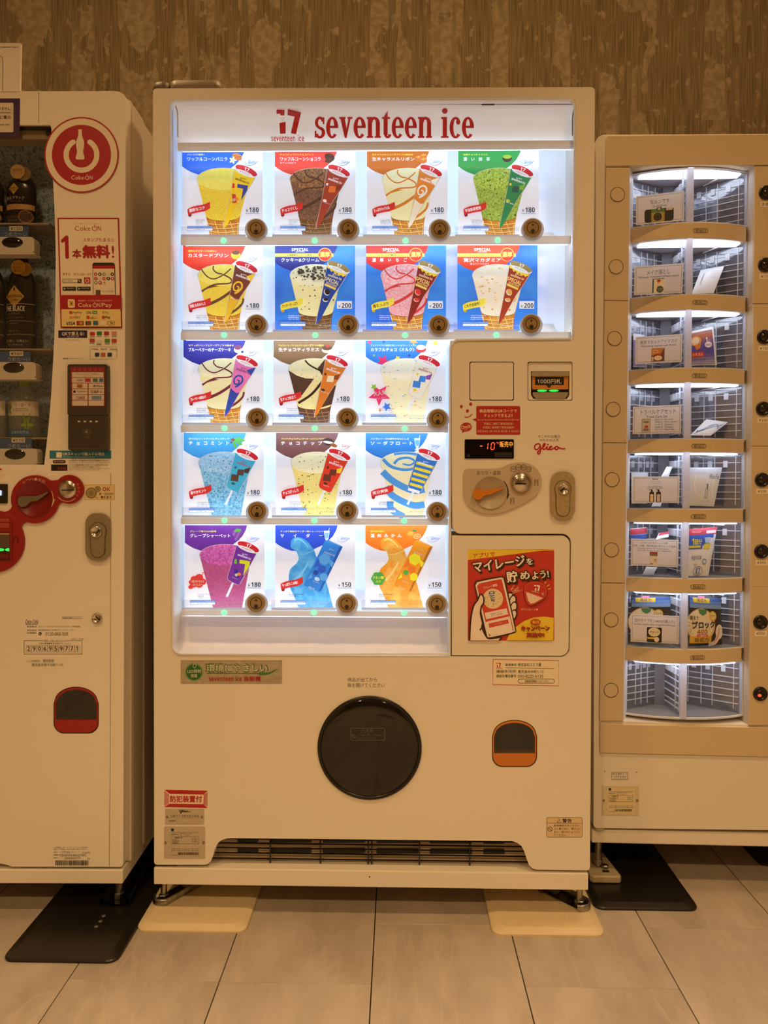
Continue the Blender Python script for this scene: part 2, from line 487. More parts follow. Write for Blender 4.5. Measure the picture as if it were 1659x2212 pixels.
struct(B().box(XL, XR, YB-0.012, YB, 0.0, 0.08, pm('#4a3a2c', 0.5)), 'baseboard_back')

# ------------------------------------------------------------------ shared fittings
def circ_button(parent, fr, px, py, y, r=19.3, face='#a3875a', collar=True):
    """brown selector: collar, disc, engraved ring and two dots"""
    m = fr.at(y)
    b = B(m)
    if collar: b.slab(ring(px, py+3, r+5, r+5, 28), y+0.002, y+0.014, LIPM)
    b.slab(ring(px, py, r, r, 36), y-0.004, y+0.010, pm(face, 0.4))
    o = part(b, 'selector_button', parent, solid=True, bevel=0.0012)
    q = B(m, d=0.0042)
    q.hoop(px, py, r*0.69, 1.6, '#2c1d0e'); q.ell(px, py-6.3, 2.3, 2.5, '#3a2814'); q.ell(px, py+7, 4.6, 4.6, '#2a1a0c')
    part(q, 'button_mark', o)
    return o
def lock_plate(parent, fr, x0, y0, x1, y1, y, plate, core, name='lock'):
    w = x1-x0; cx = (x0+x1)/2; m = fr.at(y)
    b = B(m); b.slab(rr(x0, y0, x1, y1, w*0.42, 10), y-0.007, y, plate, front=True)
    o = part(b, name, parent, solid=True, bevel=0.003)
    ky = y0+w*0.74
    inner = ring(cx, ky, w*0.34, w*0.36, 16, 150, 390)+ring(cx, y1-w*0.42, w*0.28, w*0.30, 12, 0, 180)
    b2 = B(m); b2.slab(inner, y-0.0085, y-0.006, plate)
    hs = part(b2, 'handle_slot', o, solid=True, bevel=0.001)
    part(B(m, d=0.0087).line(inner+inner[:1], 1.1, '#4a3c28'), 'handle_outline', o)
    c = fr.pt(cx, ky, y)
    R = w*0.23/960
    k = part(B().lathe([(R, 0.006), (R, 0.0115), (R*0.82, 0.0125), (R*0.74, 0.0105), (0, 0.0105)], c, core, 28, 'Y'), 'key_cylinder', o)
    part(B(m, d=0.0108).line([(cx-w*0.07, ky+w*0.07), (cx+w*0.07, ky-w*0.07)], 3.0, '#20170c'), 'keyhole', o)
    return o
def foot(parent, fr, px, y, z0, z1, r=0.0085, mat=None, nut=0.016, nz=None):
    c = fr.pt(px, 1900, min(y, 0.05))
    mat = mat or STEEL
    nz = z0 if nz is None else nz
    b = B().lathe([(r, z0), (r, z1)], (c.x, y, 0), mat, 16)
    o = part(b, 'levelling_foot', parent)
    part(B().lathe([(nut, nz), (nut, nz+0.011), (nut*0.85, nz+0.0125), (r, nz+0.0125)], (c.x, y, 0), mat, 6, sm=False), 'nut', o)
    return o, c.x

# ------------------------------------------------------------------ ice cream machine
ICE = thing('ice_cream_vending_machine', 'large beige vending machine in the middle with a lit wall of ice cream cards', 'vending machine', (0, 0, 0))
F = Frame(ICE)
P = F.pt
ZB0, ZB1 = P(800, 1917).z, P(800, 1881).z        # base rail
tl, tr_, bl, brr = P(330.5, 192), P(1284, 189), P(332.5, 1868), P(1274, 1881)
xl, xr = -0.5355, 0.4325
body = B(); body.box(xl+0.006, xr-0.006, 0.10, 0.76, ZB1, tl.z-0.004, PAINT_G)
part(body, 'cabinet', ICE, solid=True, bevel=0.006)
win_hole = (ring(379, 229, 15, 15, 6, 180, 270)+ring(1229, 227, 15, 15, 6, 270, 360)+[(1239.5, 720)]+ring(1229, 723, 11, 11, 4, 0, 90)
            + ring(994, 755, 19, 19, 6, 270, 180)[0:]+ring(996, 1134, 19, 19, 6, 180, 90)+ring(1214, 1173, 20, 20, 6, 270, 360)
            + ring(1211, 1400, 20, 20, 6, 0, 90)+ring(391, 1395, 20, 20, 6, 90, 180))
def crh(cx, top, bot, w, arch):  # coin-return shape
    x0, x1 = cx-w/2, cx+w/2
    return ring(cx, top+arch, w/2-2, arch, 14, 200, 340)+[(x1, top+arch+4)]+ring(x1-22, bot-22, 22, 22, 6, 0, 90)+ring(x0+22, bot-22, 22, 22, 6, 90, 180)+[(x0, top+arch+4)]
cr_out = crh(1111.5, 1555.7, 1656.3, 96, 30)
bill_hole = rr(1139.5, 781, 1237, 865.5, 4, 3)
blank_hole = rr(1014, 781, 1110.5, 865.5, 4, 3)
door_out = ([(330.5, 200)]+ring(338, 199, 8, 8, 4, 180, 270)+ring(1277, 196, 8, 8, 4, 270, 360)+[(1274.5, 1874)]+ring(1268, 1874, 6, 6, 3, 0, 90)
            + [(1160, 1878.5)]+[(1150, 1876), (1142.5, 1868), (1138, 1856), (1132, 1838), (1126, 1827), (1117, 1820.5), (1107, 1817)]
            + [(800, 1813.5), (500, 1810.5)]+[(488, 1811.5), (478, 1815), (470, 1822), (464, 1834), (459, 1851), (455, 1861), (449, 1866.5), (440, 1868)]
            + ring(339, 1862, 6, 6, 3, 90, 180))
b = B(F.at(0)); b.slab(door_out, 0, 0.095, PAINT, holes=[win_hole, cr_out, bill_hole, blank_hole])
part(b, 'door', ICE, solid=True, bevel=0.0022)
# lit display recess
YBK = 0.095
z_top, z_bot = P(800, 214, 0).z, P(800, 1420, 0).z
xl_w, xr_w = P(371, 800).x-0.004, P(1243, 500).x+0.003
x_mid = P(973, 1000).x
z_mid = P(1100, 734.5).z
d = B()
INNERW = INNER; GLOW[0] = 0.42; INNER = pm('#eceff4', 0.5); GLOW[0] = 0.0      # emission added to the display back for brightness
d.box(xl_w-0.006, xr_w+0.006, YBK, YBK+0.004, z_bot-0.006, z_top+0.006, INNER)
d.box(xl_w-0.006, xl_w, 0.028, YBK, z_bot, z_top, INNERW)
d.box(xr_w, xr_w+0.006, 0.028, YBK, z_mid, z_top, INNERW)
d.box(x_mid-0.001, x_mid+0.003, 0.005, YBK, z_bot, z_mid, INNERW)
d.box(x_mid, xr_w+0.006, 0.031, YBK, z_mid-0.004, z_mid, INNERW)
d.box(xl_w-0.006, xr_w+0.006, 0.028, YBK, z_top, z_top+0.006, INNERW)
d.box(xl_w-0.006, x_mid, 0.028, YBK, z_bot-0.006, z_bot, INNERW)
part(d, 'display_box', ICE, solid=True)
# thin white lip around the acrylic, the cover itself
lip_in = (ring(381, 231, 13, 13, 6, 180, 270)+ring(1227, 229, 13, 13, 6, 270, 360)+[(1236.5, 718)]+ring(1227, 721, 9, 9, 4, 0, 90)
          + ring(990, 751, 19, 19, 6, 270, 180)+[(969, 1156), (969, 1411)]+ring(393, 1393, 19, 19, 6, 90, 180))
lip_out = (ring(379, 229, 14.2, 14.2, 6, 180, 270)+ring(1229, 227, 14.2, 14.2, 6, 270, 360)+[(1238.8, 720)]+ring(1229, 723, 10, 10, 4, 0, 90)
           + ring(994, 755, 19.6, 19.6, 6, 270, 180)+[(972, 1156), (972, 1414.6)]+ring(391, 1395, 19.4, 19.4, 6, 90, 180))
lip = B(F.at(-0.003)); lip.slab(lip_out, -0.003, 0.004, pm('#e9edf2', 0.25), holes=[lip_in])
part(lip, 'cover_edge', ICE, solid=True, bevel=0.0008)
part(B(F.at(-0.0005)).poly(lip_in, GLASS), 'clear_cover', ICE)
# header sign, curved in section
zs = [P(800, y).z for y in (216, 225, 232, 240, 250, 262, 280, 307)]
ys = [0.003, 0.004, 0.012, 0.020, 0.027, 0.031, 0.033, 0.034]
HX0, HX1 = P(378, 280, 0.02).x, P(1240, 280, 0.02).x
SIGN = pm('#eef0f6', 0.35, 0, 0.20)  # faint emission added, standing in for LED light leaking up
hb = B(); hb.sheet([[Vector((x, y, z)) for x in (HX0, HX1)] for y, z in zip(ys, zs)], SIGN)
hs = part(hb, 'header_sign', ICE)
eb = B(F.at(0.004))
eb.rect(384, 224.4, 1240, 226.2, '#5a504c')
for a in (541, 1040): eb.rect(a, 224, a+28, 227.6, '#2a2624')
eb.line([(375.5, 219), (379, 228), (382.5, 240), (384, 255), (384, 296)], 1.6, '#4a464a', 4)
eb.line([(1241, 222), (1240.5, 230), (1238, 243), (1236.5, 258), (1236.3, 293)], 1.8, '#3c3a3e', 4)
part(eb, 'sign_trim', hs)
RED = '#c5191f'
def slab_serif(p, x0, y0, x1, y1, c, word='seventeen ice'):
    """condensed slab-serif word built letter by letter; box spans x-height base"""
    W = dict(s=.55, e=.62, v=.68, n=.72, t=.45, i=.38, c=.58); W[' '] = .36
    tot = sum(W[k] for k in word)+0.05*(len(word)-1)
    sx = (x1-x0)/tot; h = y1-y0; X = [x0]
    def T(a, b): return (X[0]+a*sx, y1-b*h)
    def pl(pts): p.poly([T(*q) for q in pts], c); p.d -= p.step
    def bx(a, b, a2, b2): pl([(a, b), (a2, b), (a2, b2), (a, b2)])
    def cres(cx, cy, rx, ry, tx, ty, a0, a1, n=18):
        o = [(cx+rx*math.cos(math.radians(a0+(a1-a0)*i/n)), cy+ry*math.sin(math.radians(a0+(a1-a0)*i/n))) for i in range(n+1)]
        q = [(cx+(rx-tx)*math.cos(math.radians(a1+(a0-a1)*i/n)), cy+(ry-ty)*math.sin(math.radians(a1+(a0-a1)*i/n))) for i in range(n+1)]
        pl(o+q)
    for k in word:
        if k == 'e': cres(.31, .49, .31, .52, .20, .11, 0, 318); bx(.15, .47, .61, .58)
        elif k == 'c': cres(.31, .49, .31, .52, .20, .11, 48, 318); pl([(.44+.11*math.cos(t*.6), .76+.13*math.sin(t*.6)) for t in range(11)])
        elif k == 's': cres(.28, .73, .25, .29, .16, .12, 15, 268); cres(.28, .25, .27, .28, .17, .12, 92, -165); bx(.43, .66, .51, .98); bx(.02, .02, .10, .34); pl([(.10, .62), (.2, .50), (.5, .36), (.46, .30), (.2, .44)])
        elif k == 'n': bx(.06, 0, .27, 1); bx(0, 0, .33, .09); bx(0, .91, .2, 1); cres(.38, .70, .29, .31, .205, .13, 0, 170); bx(.465, 0, .67, .72); bx(.41, 0, .72, .09)
        elif k == 'v': pl([(.04, 1), (.26, 1), (.42, .24), (.38, 0), (.28, 0)]); pl([(.48, 1), (.60, 1), (.37, 0), (.30, 0)]); bx(0, .91, .32, 1); bx(.42, .91, .68, 1)
        elif k == 't': bx(.09, .15, .30, 1); pl([(.09, 1), (.30, 1.30), (.30, 1)]); bx(0, .91, .42, 1); cres(.30, .2, .19, .22, .16, .11, 180, 350)
        elif k == 'i': bx(.08, 0, .30, 1); bx(0, 0, .38, .09); bx(0, .91, .2, 1); pl([(.19+.145*math.cos(t*.5), 1.29+.145*sx/h*math.sin(t*.5)) for t in range(13)])
        X[0] += (W[k]+.05)*sx
    p.up()
def seventeen(p, x, y, s, c, sub=True):
    """the 17 emblem; x, y top-left, s = scale in map units per 1/100"""
    q = lambda pts: [(x+a*s, y+b*s) for a, b in pts]
    p.poly(q([(12, 2), (37, 3), (36, 20), (25, 20), (23, 15), (12, 15)]), c)
    p.poly(q([(21, 44), (40, 40), (40, 76), (23, 77)]), c)
    p.poly(q([(47, 0), (88, 11), (72, 78), (56, 75), (68, 24), (46, 19)]), c)
    for a, b_ in ((26, 29), (34, 28), (30, 34)): p.ell(x+a*s, y+b_*s, 1.3*s, 1.3*s, c, n=8)
def on_sign(a, c, d):
    """print follows the curved sign face"""
    p = P(a, c, 0.03)
    for _ in range(3):
        z = p.z; yy = ys[-1]
        for i in range(len(zs)-1):
            if zs[i] >= z >= zs[i+1]: yy = ys[i]+(ys[i+1]-ys[i])*(zs[i]-z)/(zs[i]-zs[i+1])
        p = P(a, c, yy)
    return Vector((p.x, yy-0.0004-d, p.z))
lt = B(on_sign); lt.maxe = 7
slab_serif(lt, 679, 253, 1024, 298, RED)
seventeen(lt, 589, 235.5, 0.70, RED)
lt.text('seventeen ice', 586, 291.5, 657, 306, RED, 0.0)
part(lt, 'sign_lettering', hs, label='large red slab serif lettering with number emblem')
# shelf rails, led strips, trays, holders, indicator lamps
RAILS = [(383, 1241, 307.5, 320), (390, 1234, 511.5, 526), (390, 1234, 717, 733), (390, 968, 918, 934.5), (390, 968, 1118, 1134.5), (390, 968, 1318, 1333)]
RAILM = translucent('rail_plastic', '#e6e8ee', 0.045)
LIPM = translucent('clear_lip', '#f0f4fa', .5)
for i, (a, c, t, u) in enumerate(RAILS):
    p0, p1 = P(a, t, 0.010), P(c, u, 0.010)
    rb = B()
    xa, xb, za_, zb_ = p0.x, p1.x, p1.z, p0.z
    rb.add([(xa, .010, za_), (xb, .010, za_), (xb, .010, zb_), (xa, .010, zb_), (xa, .016, za_), (xb, .016, za_), (xb, .016, zb_), (xa, .016, zb_)], [(0, 1, 2, 3), (0, 1, 5, 4), (3, 2, 6, 7), (0, 3, 7, 4), (1, 2, 6, 5)], RAILM)
    if i == 5: rb.box(xa, x_mid-0.004, 0.0165, 0.072, za_-0.0035, za_-0.0005, translucent('led_blocker', '#f4f4f6', .85))  # added translucent blocker, holds back the strip's light on the apron
    rail = part(rb, 'shelf_rail', ICE, solid=True, bevel=0.0015)
    if i < 6:
        x1 = p1.x if i < 3 else x_mid-0.006
        part(B().box(p0.x+0.01, x1-0.006, 0.0168, 0.0192, p1.z, p1.z+(0.005 if i == 0 else (p0.z-p1.z)*0.92), LED_STRIP), 'led_strip', rail)
    if i > 0:
        # sloping white tray behind the cards
        x1 = p1.x-0.012 if i < 3 else x_mid-0.008
        z = p0.z
        tb = B(); tb.sheet([[Vector((p0.x+0.014, 0.074, z+0.004)), Vector((x1, 0.074, z+0.004))], [Vector((p0.x+0.03, 0.090, z+0.034)), Vector((x1-0.012, 0.090, z+0.034))]], WHITE, False)
        part(tb, 'tray', rail)
BTN = [[(553, 493), (752, 493), (950, 494), (1151, 492)], [(554, 700), (752, 700), (948, 701), (1148, 699)], [(555, 902), (750, 902), (946, 904)],
       [(555, 1104), (750, 1103), (945, 1105)], [(553, 1303), (749, 1304), (944, 1305)]]
LAMP = [[(483, 520), (680, 520), (876, 520), (1075, 519)], [(484, 724), (681, 724), (875, 724), (1072, 723.5)], [(485, 925), (680, 925), (874, 926)],
        [(485, 1124), (679, 1124.5), (873, 1125)], [(484, 1323), (678, 1323), (873, 1324)]]
HOLD = clear('clear_holder', refl=0.06, haze=0.05)
for r in range(5):
    for (x, y) in BTN[r]: circ_button(ICE, F, x, y, 0.006)
    for (x, y) in LAMP[r]:
        c = P(x, y, 0.010)
        part(B().lathe([(0.0066, 0.0), (0.0062, 0.003), (0.0038, 0.0055), (0, 0.006)], c, LED_GREEN, 16, 'Y'), 'indicator_lamp', ICE)
    for x, y in LAMP[r]:
        y1 = RAILS[r+1][2]
        part(B(F.at(0.012)).slab(rr(x-92, y1-22, x+48, y1+0.5, 0), 0.012, 0.0135, HOLD), 'card_holder', ICE)
        b = B(F.at(0.011)); b.slab([(x-92, y1-5), (x+47, y1-5), (x+47, y1), (x-92, y1)], 0.012, 0.016, LIPM)
        part(b, 'holder_lip', ICE, solid=True)
# lower white apron, curved
DOT = clear('x')  # replaced below
def apronmat():
    m, nt, b = mk('perforated_white_apron'); n = nt.nodes; L = nt.links
    tc = n.new('ShaderNodeTexCoord'); mp = n.new('ShaderNodeMapping'); mp.inputs['Scale'].default_value = (1, 0, 1); mp.inputs['Rotation'].default_value = (0, 0.785, 0)
    L.new(tc.outputs['Object'], mp.inputs[0])
    ch = n.new('ShaderNodeTexChecker'); ch.inputs['Scale'].default_value = 420; L.new(mp.outputs[0], ch.inputs['Vector'])
    ch.inputs['Color1'].default_value = hexc('#d8d2d4'); ch.inputs['Color2'].default_value = hexc('#eeebed')
    sp = n.new('ShaderNodeSeparateXYZ'); L.new(tc.outputs['Object'], sp.inputs[0])
    mr = n.new('ShaderNodeMapRange'); zt = P(700, 1336, 0.05).z; mr.inputs[1].default_value = zt-0.03; mr.inputs[2].default_value = zt-0.012
    L.new(sp.outputs[2], mr.inputs[0])
    mx = n.new('ShaderNodeMixRGB'); mx.inputs[1].default_value = hexc('#e8e4e6'); L.new(mr.outputs[0], mx.inputs[0]); L.new(ch.outputs[0], mx.inputs[2])
    L.new(mx.outputs[0], b.inputs['Base Color']); b.inputs['Roughness'].default_value = 0.4
    return m
bpy.data.materials.remove(DOT)
za, zb = P(700, 1330, 0.05).z, z_bot+0.001
ap = B(); rows = []
for i in range(11):
    t = i/10; rows.append([Vector((x, 0.062-0.05*(1-math.cos(t*math.pi/2)), za+(zb-za)*math.sin(t*math.pi/2)**1.0)) for x in (xl_w, x_mid-0.002)])
ap.sheet(rows, apronmat())
part(ap, 'apron', ICE)
# ---- payment side: lower insert panel and its poster
ins = rr(976, 1156.5, 1231, 1416.5, 3, 3)
ins = [(976, 1156.5)]+ring(1212, 1175.5, 19, 19, 6, 270, 360)+ring(1209.5, 1398, 19, 19, 6, 0, 90)+[(976, 1415.5)]
part(B(F.at(0.003)).slab(ins, 0.003, 0.03, PAINT), 'insert_panel', ICE, solid=True, bevel=0.0015)
part(B().box(x_mid+0.004, xr_w+0.004, 0.030, 0.04, z_bot, P(1100, 1150).z, WHITE), 'insert_backing', ICE)
# blank cover plate and bill acceptor
part(B(F.at(0.030)).poly(rr(1010, 777, 1114, 869, 4), GAP), 'gap_backing', ICE)
part(B(F.at(-0.001)).slab(rr(1016, 783, 1108.7, 863.6, 4, 4), -0.001, 0.02, PAINT), 'blank_cover', ICE, solid=True, bevel=0.001)
ba = B(F.at(0.030)); ba.poly(rr(1136, 777, 1241, 869, 4), DARK)
bill = part(ba, 'bill_acceptor', ICE)
BILLG = pm('#9a8c74', 0.35)
b = B(F.at(0.004)); b.slab(rr(1141, 783, 1235.5, 864, 4, 4), 0.004, 0.028, PAINT, holes=[[(1147, 802), (1230, 802), (1230, 853), (1225, 861.5), (1152, 861.5), (1147, 853)]])
part(b, 'bezel', bill, solid=True, bevel=0.001)
b = B(F.at(0.002)); b.slab(rr(1148.5, 803, 1229, 812.5, 2), 0.000, 0.02, pm('#a39a80', 0.15)); b.slab(rr(1150, 812.5, 1227.5, 841, 2), 0.004, 0.028, pm('#d08a3e', 0.35))
b.slab([(1151, 847), (1227, 847), (1226, 855), (1220, 861), (1158, 861), (1152, 855)], 0.002, 0.028, BILLG)
part(b, 'note_guide', bill, solid=True, bevel=0.0008)
b = B(F.at(0.0035)); b.rect(1156, 814.5, 1218, 831.5, '#14100c'); b.text('1000円札', 1161, 818.5, 1213, 828.8, '#efe9dc', 0.015); b.poly([(1180, 832), (1192, 832), (1186, 838)], '#14100c')
part(b, 'note_label', bill)
g = B(F.at(0.012)); g.rect(1150, 840, 1227.5, 848, '#12100c')
for cx in (1171, 1196): g.ell(cx, 844, 11, 2.2, LED_NOTE)
part(g, 'note_slot', bill)
# red QR speech bubble, smile, check bubble
b = B(F.at(0), d=1e-4)
SR = '#b3261e'
b.rect(1028.8, 877, 1123.8, 939.5, SR, 3); b.poly([(1030, 903), (1020, 906), (1030, 911)], SR)
b.text('商品情報はQRコードで', 1036, 884, 1116.5, 891.5, '#f3d9b0', 0.02); b.text('チェックできるよ!!', 1045.5, 894, 1107, 901.5, '#f3d9b0', 0.02)
b.text('You can see product information with this QR code!', 1031, 905, 1121, 909, '#f3d9b0'); b.text('可通过二维码了解商品信息!!', 1045, 912.5, 1109, 918, '#f3d9b0')
b.text('可透過二維條碼了解商品資訊!!', 1043, 920.5, 1111, 926, '#f3d9b0'); b.text('상품정보는 QR 코드로 체크할 수 있어요!!', 1031, 929, 1121.5, 934.5, '#f3d9b0')
for x, y in ((996.5, 878.2), (1016.8, 873), (1009.7, 887.7)): b.ell(x, y, 3.2, 3.6, SR, n=14)
b.line([(1003.5, 899.5), (1008, 901.5), (1014, 899.5), (1020, 894.5)], 1.6, SR, 4)
b.ell(1007, 922.5, 12.5, 9.6, SR, -8); b.poly([(999, 929), (998, 935), (1005, 931.5)], SR); b.text('Check!', 996.5, 918, 1018, 925.5, '#f3d9b0', 0.01, -10)
for x, y in ((1004, 928), (1009, 927.4), (1006.6, 929.8)): b.ell(x, y, .7, .8, '#f3d9b0', n=8)
part(b, 'sticker', ICE, label='red speech bubble sticker with a smile about product codes')
# temperature display
b = B(F.at(-0.002)); b.slab(rr(1004, 949, 1110, 990.6, 2, 3), -0.002, 0.0, pm('#090605', 0.12))
disp = part(b, 'temperature_display', ICE, solid=True)
b = B(F.at(-0.002), d=6e-5)
def seg7(p, ch, x, y, w, h, c, t=1.7, sl=0.12):
    S = {'0': 'abcdef', '1': 'bc', '2': 'abged', '3': 'abgcd', '4': 'fgbc', '5': 'afgcd', '7': 'abc'}
    f = lambda a, q: (x+a*w+(1-q)*h*sl, y+q*h)
    L_ = dict(a=((.1, 0), (.9, 0)), b=((1, .05), (1, .45)), c=((1, .55), (1, .95)), d=((.1, 1), (.9, 1)), e=((0, .55), (0, .95)), f=((0, .05), (0, .45)), g=((.1, .5), (.9, .5)))
    for s in S[ch]: p.line([f(*L_[s][0]), f(*L_[s][1])], t, c)
b.line([(1037, 963.5), (1042, 963.5)], 2.2, LED_RED); seg7(b, '1', 1047, 956.5, 6, 14.5, LED_RED); seg7(b, '0', 1060, 956.5, 7, 14.5, LED_RED)
b.text('℃', 1072.5, 955, 1078, 959.5, LED_RED, 0.01); b.text('販売中', 1079.5, 953.5, 1107.5, 966, LED_AMBER, 0.015)
b.ell(1012, 984, 3.4, 3.4, '#241f1c'); b.rect(1068.5, 977, 1106, 988, '#1d1816', 1)
part(b, 'readout', disp, label='glowing red minus ten degrees readout with amber on-sale characters')
# glico sticker
def glico(p, x0, y0, x1, y1, c, wd):
    U = lambda q: [(x0+(a-1305)/(1532-1305)*(x1-x0), y0+(b_-786)/(868-786)*(y1-y0)) for a, b_ in q]
    for q in ([(1352, 803), (1338, 791), (1318, 798), (1308, 818), (1320, 834), (1338, 826), (1351, 806), (1352, 835), (1348, 858), (1338, 866), (1331, 855), (1345, 838), (1366, 822), (1384, 800), (1382, 789), (1373, 797), (1368, 820), (1375, 833), (1388, 826), (1400, 811), (1398, 828), (1407, 834), (1420, 822), (1434, 812), (1424, 811), (1415, 822), (1422, 834), (1440, 828), (1456, 818)],
              [(1478, 814), (1466, 811), (1457, 822), (1464, 834), (1477, 830), (1480, 817), (1492, 824), (1512, 828), (1532, 827)]):
        p.line(U(q), wd, c, 4)
    p.ell(*U([(1405, 797)])[0], wd*.62, wd*.62, c, n=10)
b = B(F.at(0), d=1e-4)
b.text('すこやかな毎日、', 1162, 939.5, 1213, 946.5, '#2a1d12'); b.text('ゆたかな人生', 1166, 947.5, 1207.5, 953.5, '#2a1d12')
glico(b, 1153.5, 957, 1221.5, 981.5, '#b3121c', 3.0)
part(b, 'sticker', ICE, label='slogan with red handwritten style maker name')
# coin panel
CPL = pm('#c3b49d', 0.38)
cp = (ring(1010, 1021, 8.5, 8.5, 5, 180, 270)+smooth([(1040, 1012.6), (1070, 1012), (1083, 1010), (1094, 1004.5)], 4)
      + smooth([(1103, 1001.2), (1126, 998.6), (1150, 1005), (1166, 1022), (1170, 1044), (1163, 1064), (1148, 1078), (1120, 1093), (1095, 1103.5), (1075, 1108.5), (1054, 1110), (1033, 1106), (1016, 1096), (1005.5, 1082), (1001.5, 1066)], 5))
part(B(F.at(-0.004)).slab(cp, -0.004, 0.0, CPL), 'coin_panel', ICE, solid=True, bevel=0.0018, seg=3)
coin = ICE.children[-1]
c0 = P(1059.5, 1064, -0.004)
part(B().lathe([(0.0375, 0.0), (0.037, 0.0022), (0.0355, 0.0022), (0.0345, 0.0009), (0.0, 0.0007)], c0, pm('#b3a48c', 0.35), 40, 'Y'), 'return_dial', coin)
lv = smooth([(1022, 1063), (1026, 1058), (1036, 1056.5), (1048, 1059), (1060, 1058), (1074, 1055), (1086.5, 1053), (1087, 1055.5), (1074, 1061.5), (1060, 1068), (1048, 1070), (1041, 1076), (1033, 1080), (1025, 1076), (1022, 1070), (1022, 1063)], 3)[:-1]
part(B(F.at(-0.008)).slab(lv, -0.012, -0.005, pm('#d07f22', 0.35)), 'return_lever', coin, solid=True, bevel=0.0012, label='orange coin return lever')
cc = P(1125.5, 1042, -0.004)
part(B().lathe([(0.0235, 0.0), (0.023, 0.002), (0.019, 0.007), (0.012, 0.010), (0, 0.011)], cc, CHROME, 32, 'Y'), 'coin_dome', coin, label='shiny domed coin inlet')
part(B(F.at(-0.0155)).slab(rr(1113, 1043.5, 1137, 1046.5, 1.2), -0.0158, -0.008, BLACK), 'coin_slot', coin, solid=True)
b = B(F.at(-0.004), d=8e-5)
b.hoop(1125.5, 1042, 25.5, 1.1, '#c4844c'); b.text('おつり・返却', 1030.5, 1016.8, 1081, 1026, '#1d1610', 0.004)
for t, x, y, r in (('500', 1109, 1013.3, 6.6), ('100', 1120, 1009.7, 6.6), ('50', 1131.2, 1009.7, 6.3), ('10', 1142, 1013.5, 6)):
    b.hoop(x, y, r, 0.8, '#1d1610'); b.text(t, x-r*.62, y-2.6, x+r*.62, y+2.6, '#1d1610')
for x, y in ((1158.5, 1042), (1106.5, 1081)):
    b.line([(x-3.4, y+7), (x-3.4, y-5.5), (x+3.4, y-5.5), (x+3.4, y+7)], 2.2, '#7e6e56'); b.line([(x-1, y+2), (x-1, y-2), (x+1.5, y-2)], 1, '#7e6e56')
b.line(ring(1059.5, 1064, 38, 38, 10, -42, 18), 1.4, '#241a10', wd2=3.4); b.poly([(1096, 1071), (1101, 1066), (1095.5, 1080)], '#241a10')
part(b, 'coin_lettering', coin)
lock_plate(ICE, F, 1190.5, 1018.5, 1242, 1122, 0.0, BRASSY, CHROME)
# outlet: round smoked door, coin return cup
oc = P(798.3, 1614.9, 0); OR = 112.8/967
SMOKE = pm('#15110d', 0.06, 0, 0, 0.6)
ob = B(); ob.lathe([(OR, 0.0), (OR, 0.0035), (OR-0.002, 0.005), (OR-0.006, 0.005), (OR-0.0075, 0.003)], oc, pm('#14110e', 0.3), 72, 'Y')
outlet = part(ob, 'outlet_door', ICE, label='large round smoked black outlet door')
prof = [((OR-0.0075)*math.sin(t*math.pi/24)/1.0, 0.003+0.006*(math.cos(t*math.pi/24))) for t in range(12, -1, -1)]
part(B().lathe(prof, oc, SMOKE, 72, 'Y'), 'smoked_dome', outlet)
b = B(F.at(-0.0092), d=8e-5)
GR = '#6f6558'
b.frame(757.5, 1572.5, 831.5, 1599.5, 0.9, GR, 3); b.text('注意', 789, 1574.5, 805.5, 1582.5, GR, 0.01)
b.line([(779.5, 1582), (784, 1575), (788, 1582), (779.5, 1582)], 0.8, GR); b.text('これより奥へ手を入れ', 772, 1585, 827, 1590, GR); b.text('ないでください。', 771, 1592, 812, 1597, GR)
b.hoop(764, 1590.5, 4.3, 0.8, GR); b.line([(761, 1587.5), (767, 1593.5)], 0.8, GR)
part(b, 'caution_print', outlet)
def coin_return(parent, fr, cx, top, bot, w, arch, col, y=0.0, label=None):
    mm = fr.at(y)
    b = B(mm); out = crh(cx, top, bot, w, arch)
    inner = crh(cx, top+6, bot-28, w-8, arch-4)[:16]+[(cx+w/2-4, bot-29), (cx-w/2+4, bot-29)]+crh(cx, top+6, bot-28, w-8, arch-4)[-1:]
    b.slab(crh(cx, top+1.2, bot-1.2, w-2.4, arch-1), y-0.001, y+0.02, col, holes=[inner])
    o = part(b, 'coin_return', parent, solid=True, bevel=0.0012, label=label)
    q = fr.pt(cx, (top+bot)/2, y); ww = w/970/2
    t, u = fr.pt(cx, top, y).z, fr.pt(cx, bot, y).z
    part(B().box(q.x-ww, q.x+ww, y+0.055, y+0.06, u, t, DARK).box(q.x-ww, q.x+ww, y+0.02, y+0.06, u-0.002, u+0.028, pm('#3a2a1c', 0.5)).box(q.x-ww*.55, q.x+ww*.45, y+0.04, y+0.055, u+0.03, t-0.03, pm('#2a241e', 0.4)), 'return_cup', o)
    part(B(mm).poly(inner, clear('smoked_flap', (0.30, 0.27, 0.24), 0.08)), 'return_flap', o)
    part(B(mm, d=2e-4).line(out+out[:1], 1.3, '#3a2414'), 'return_edge', o)
    return o
coin_return(ICE, F, 1111.5, 1555.7, 1656.3, 96, 30, pm('#c9782c', 0.35), label='orange framed coin return with smoked flap')
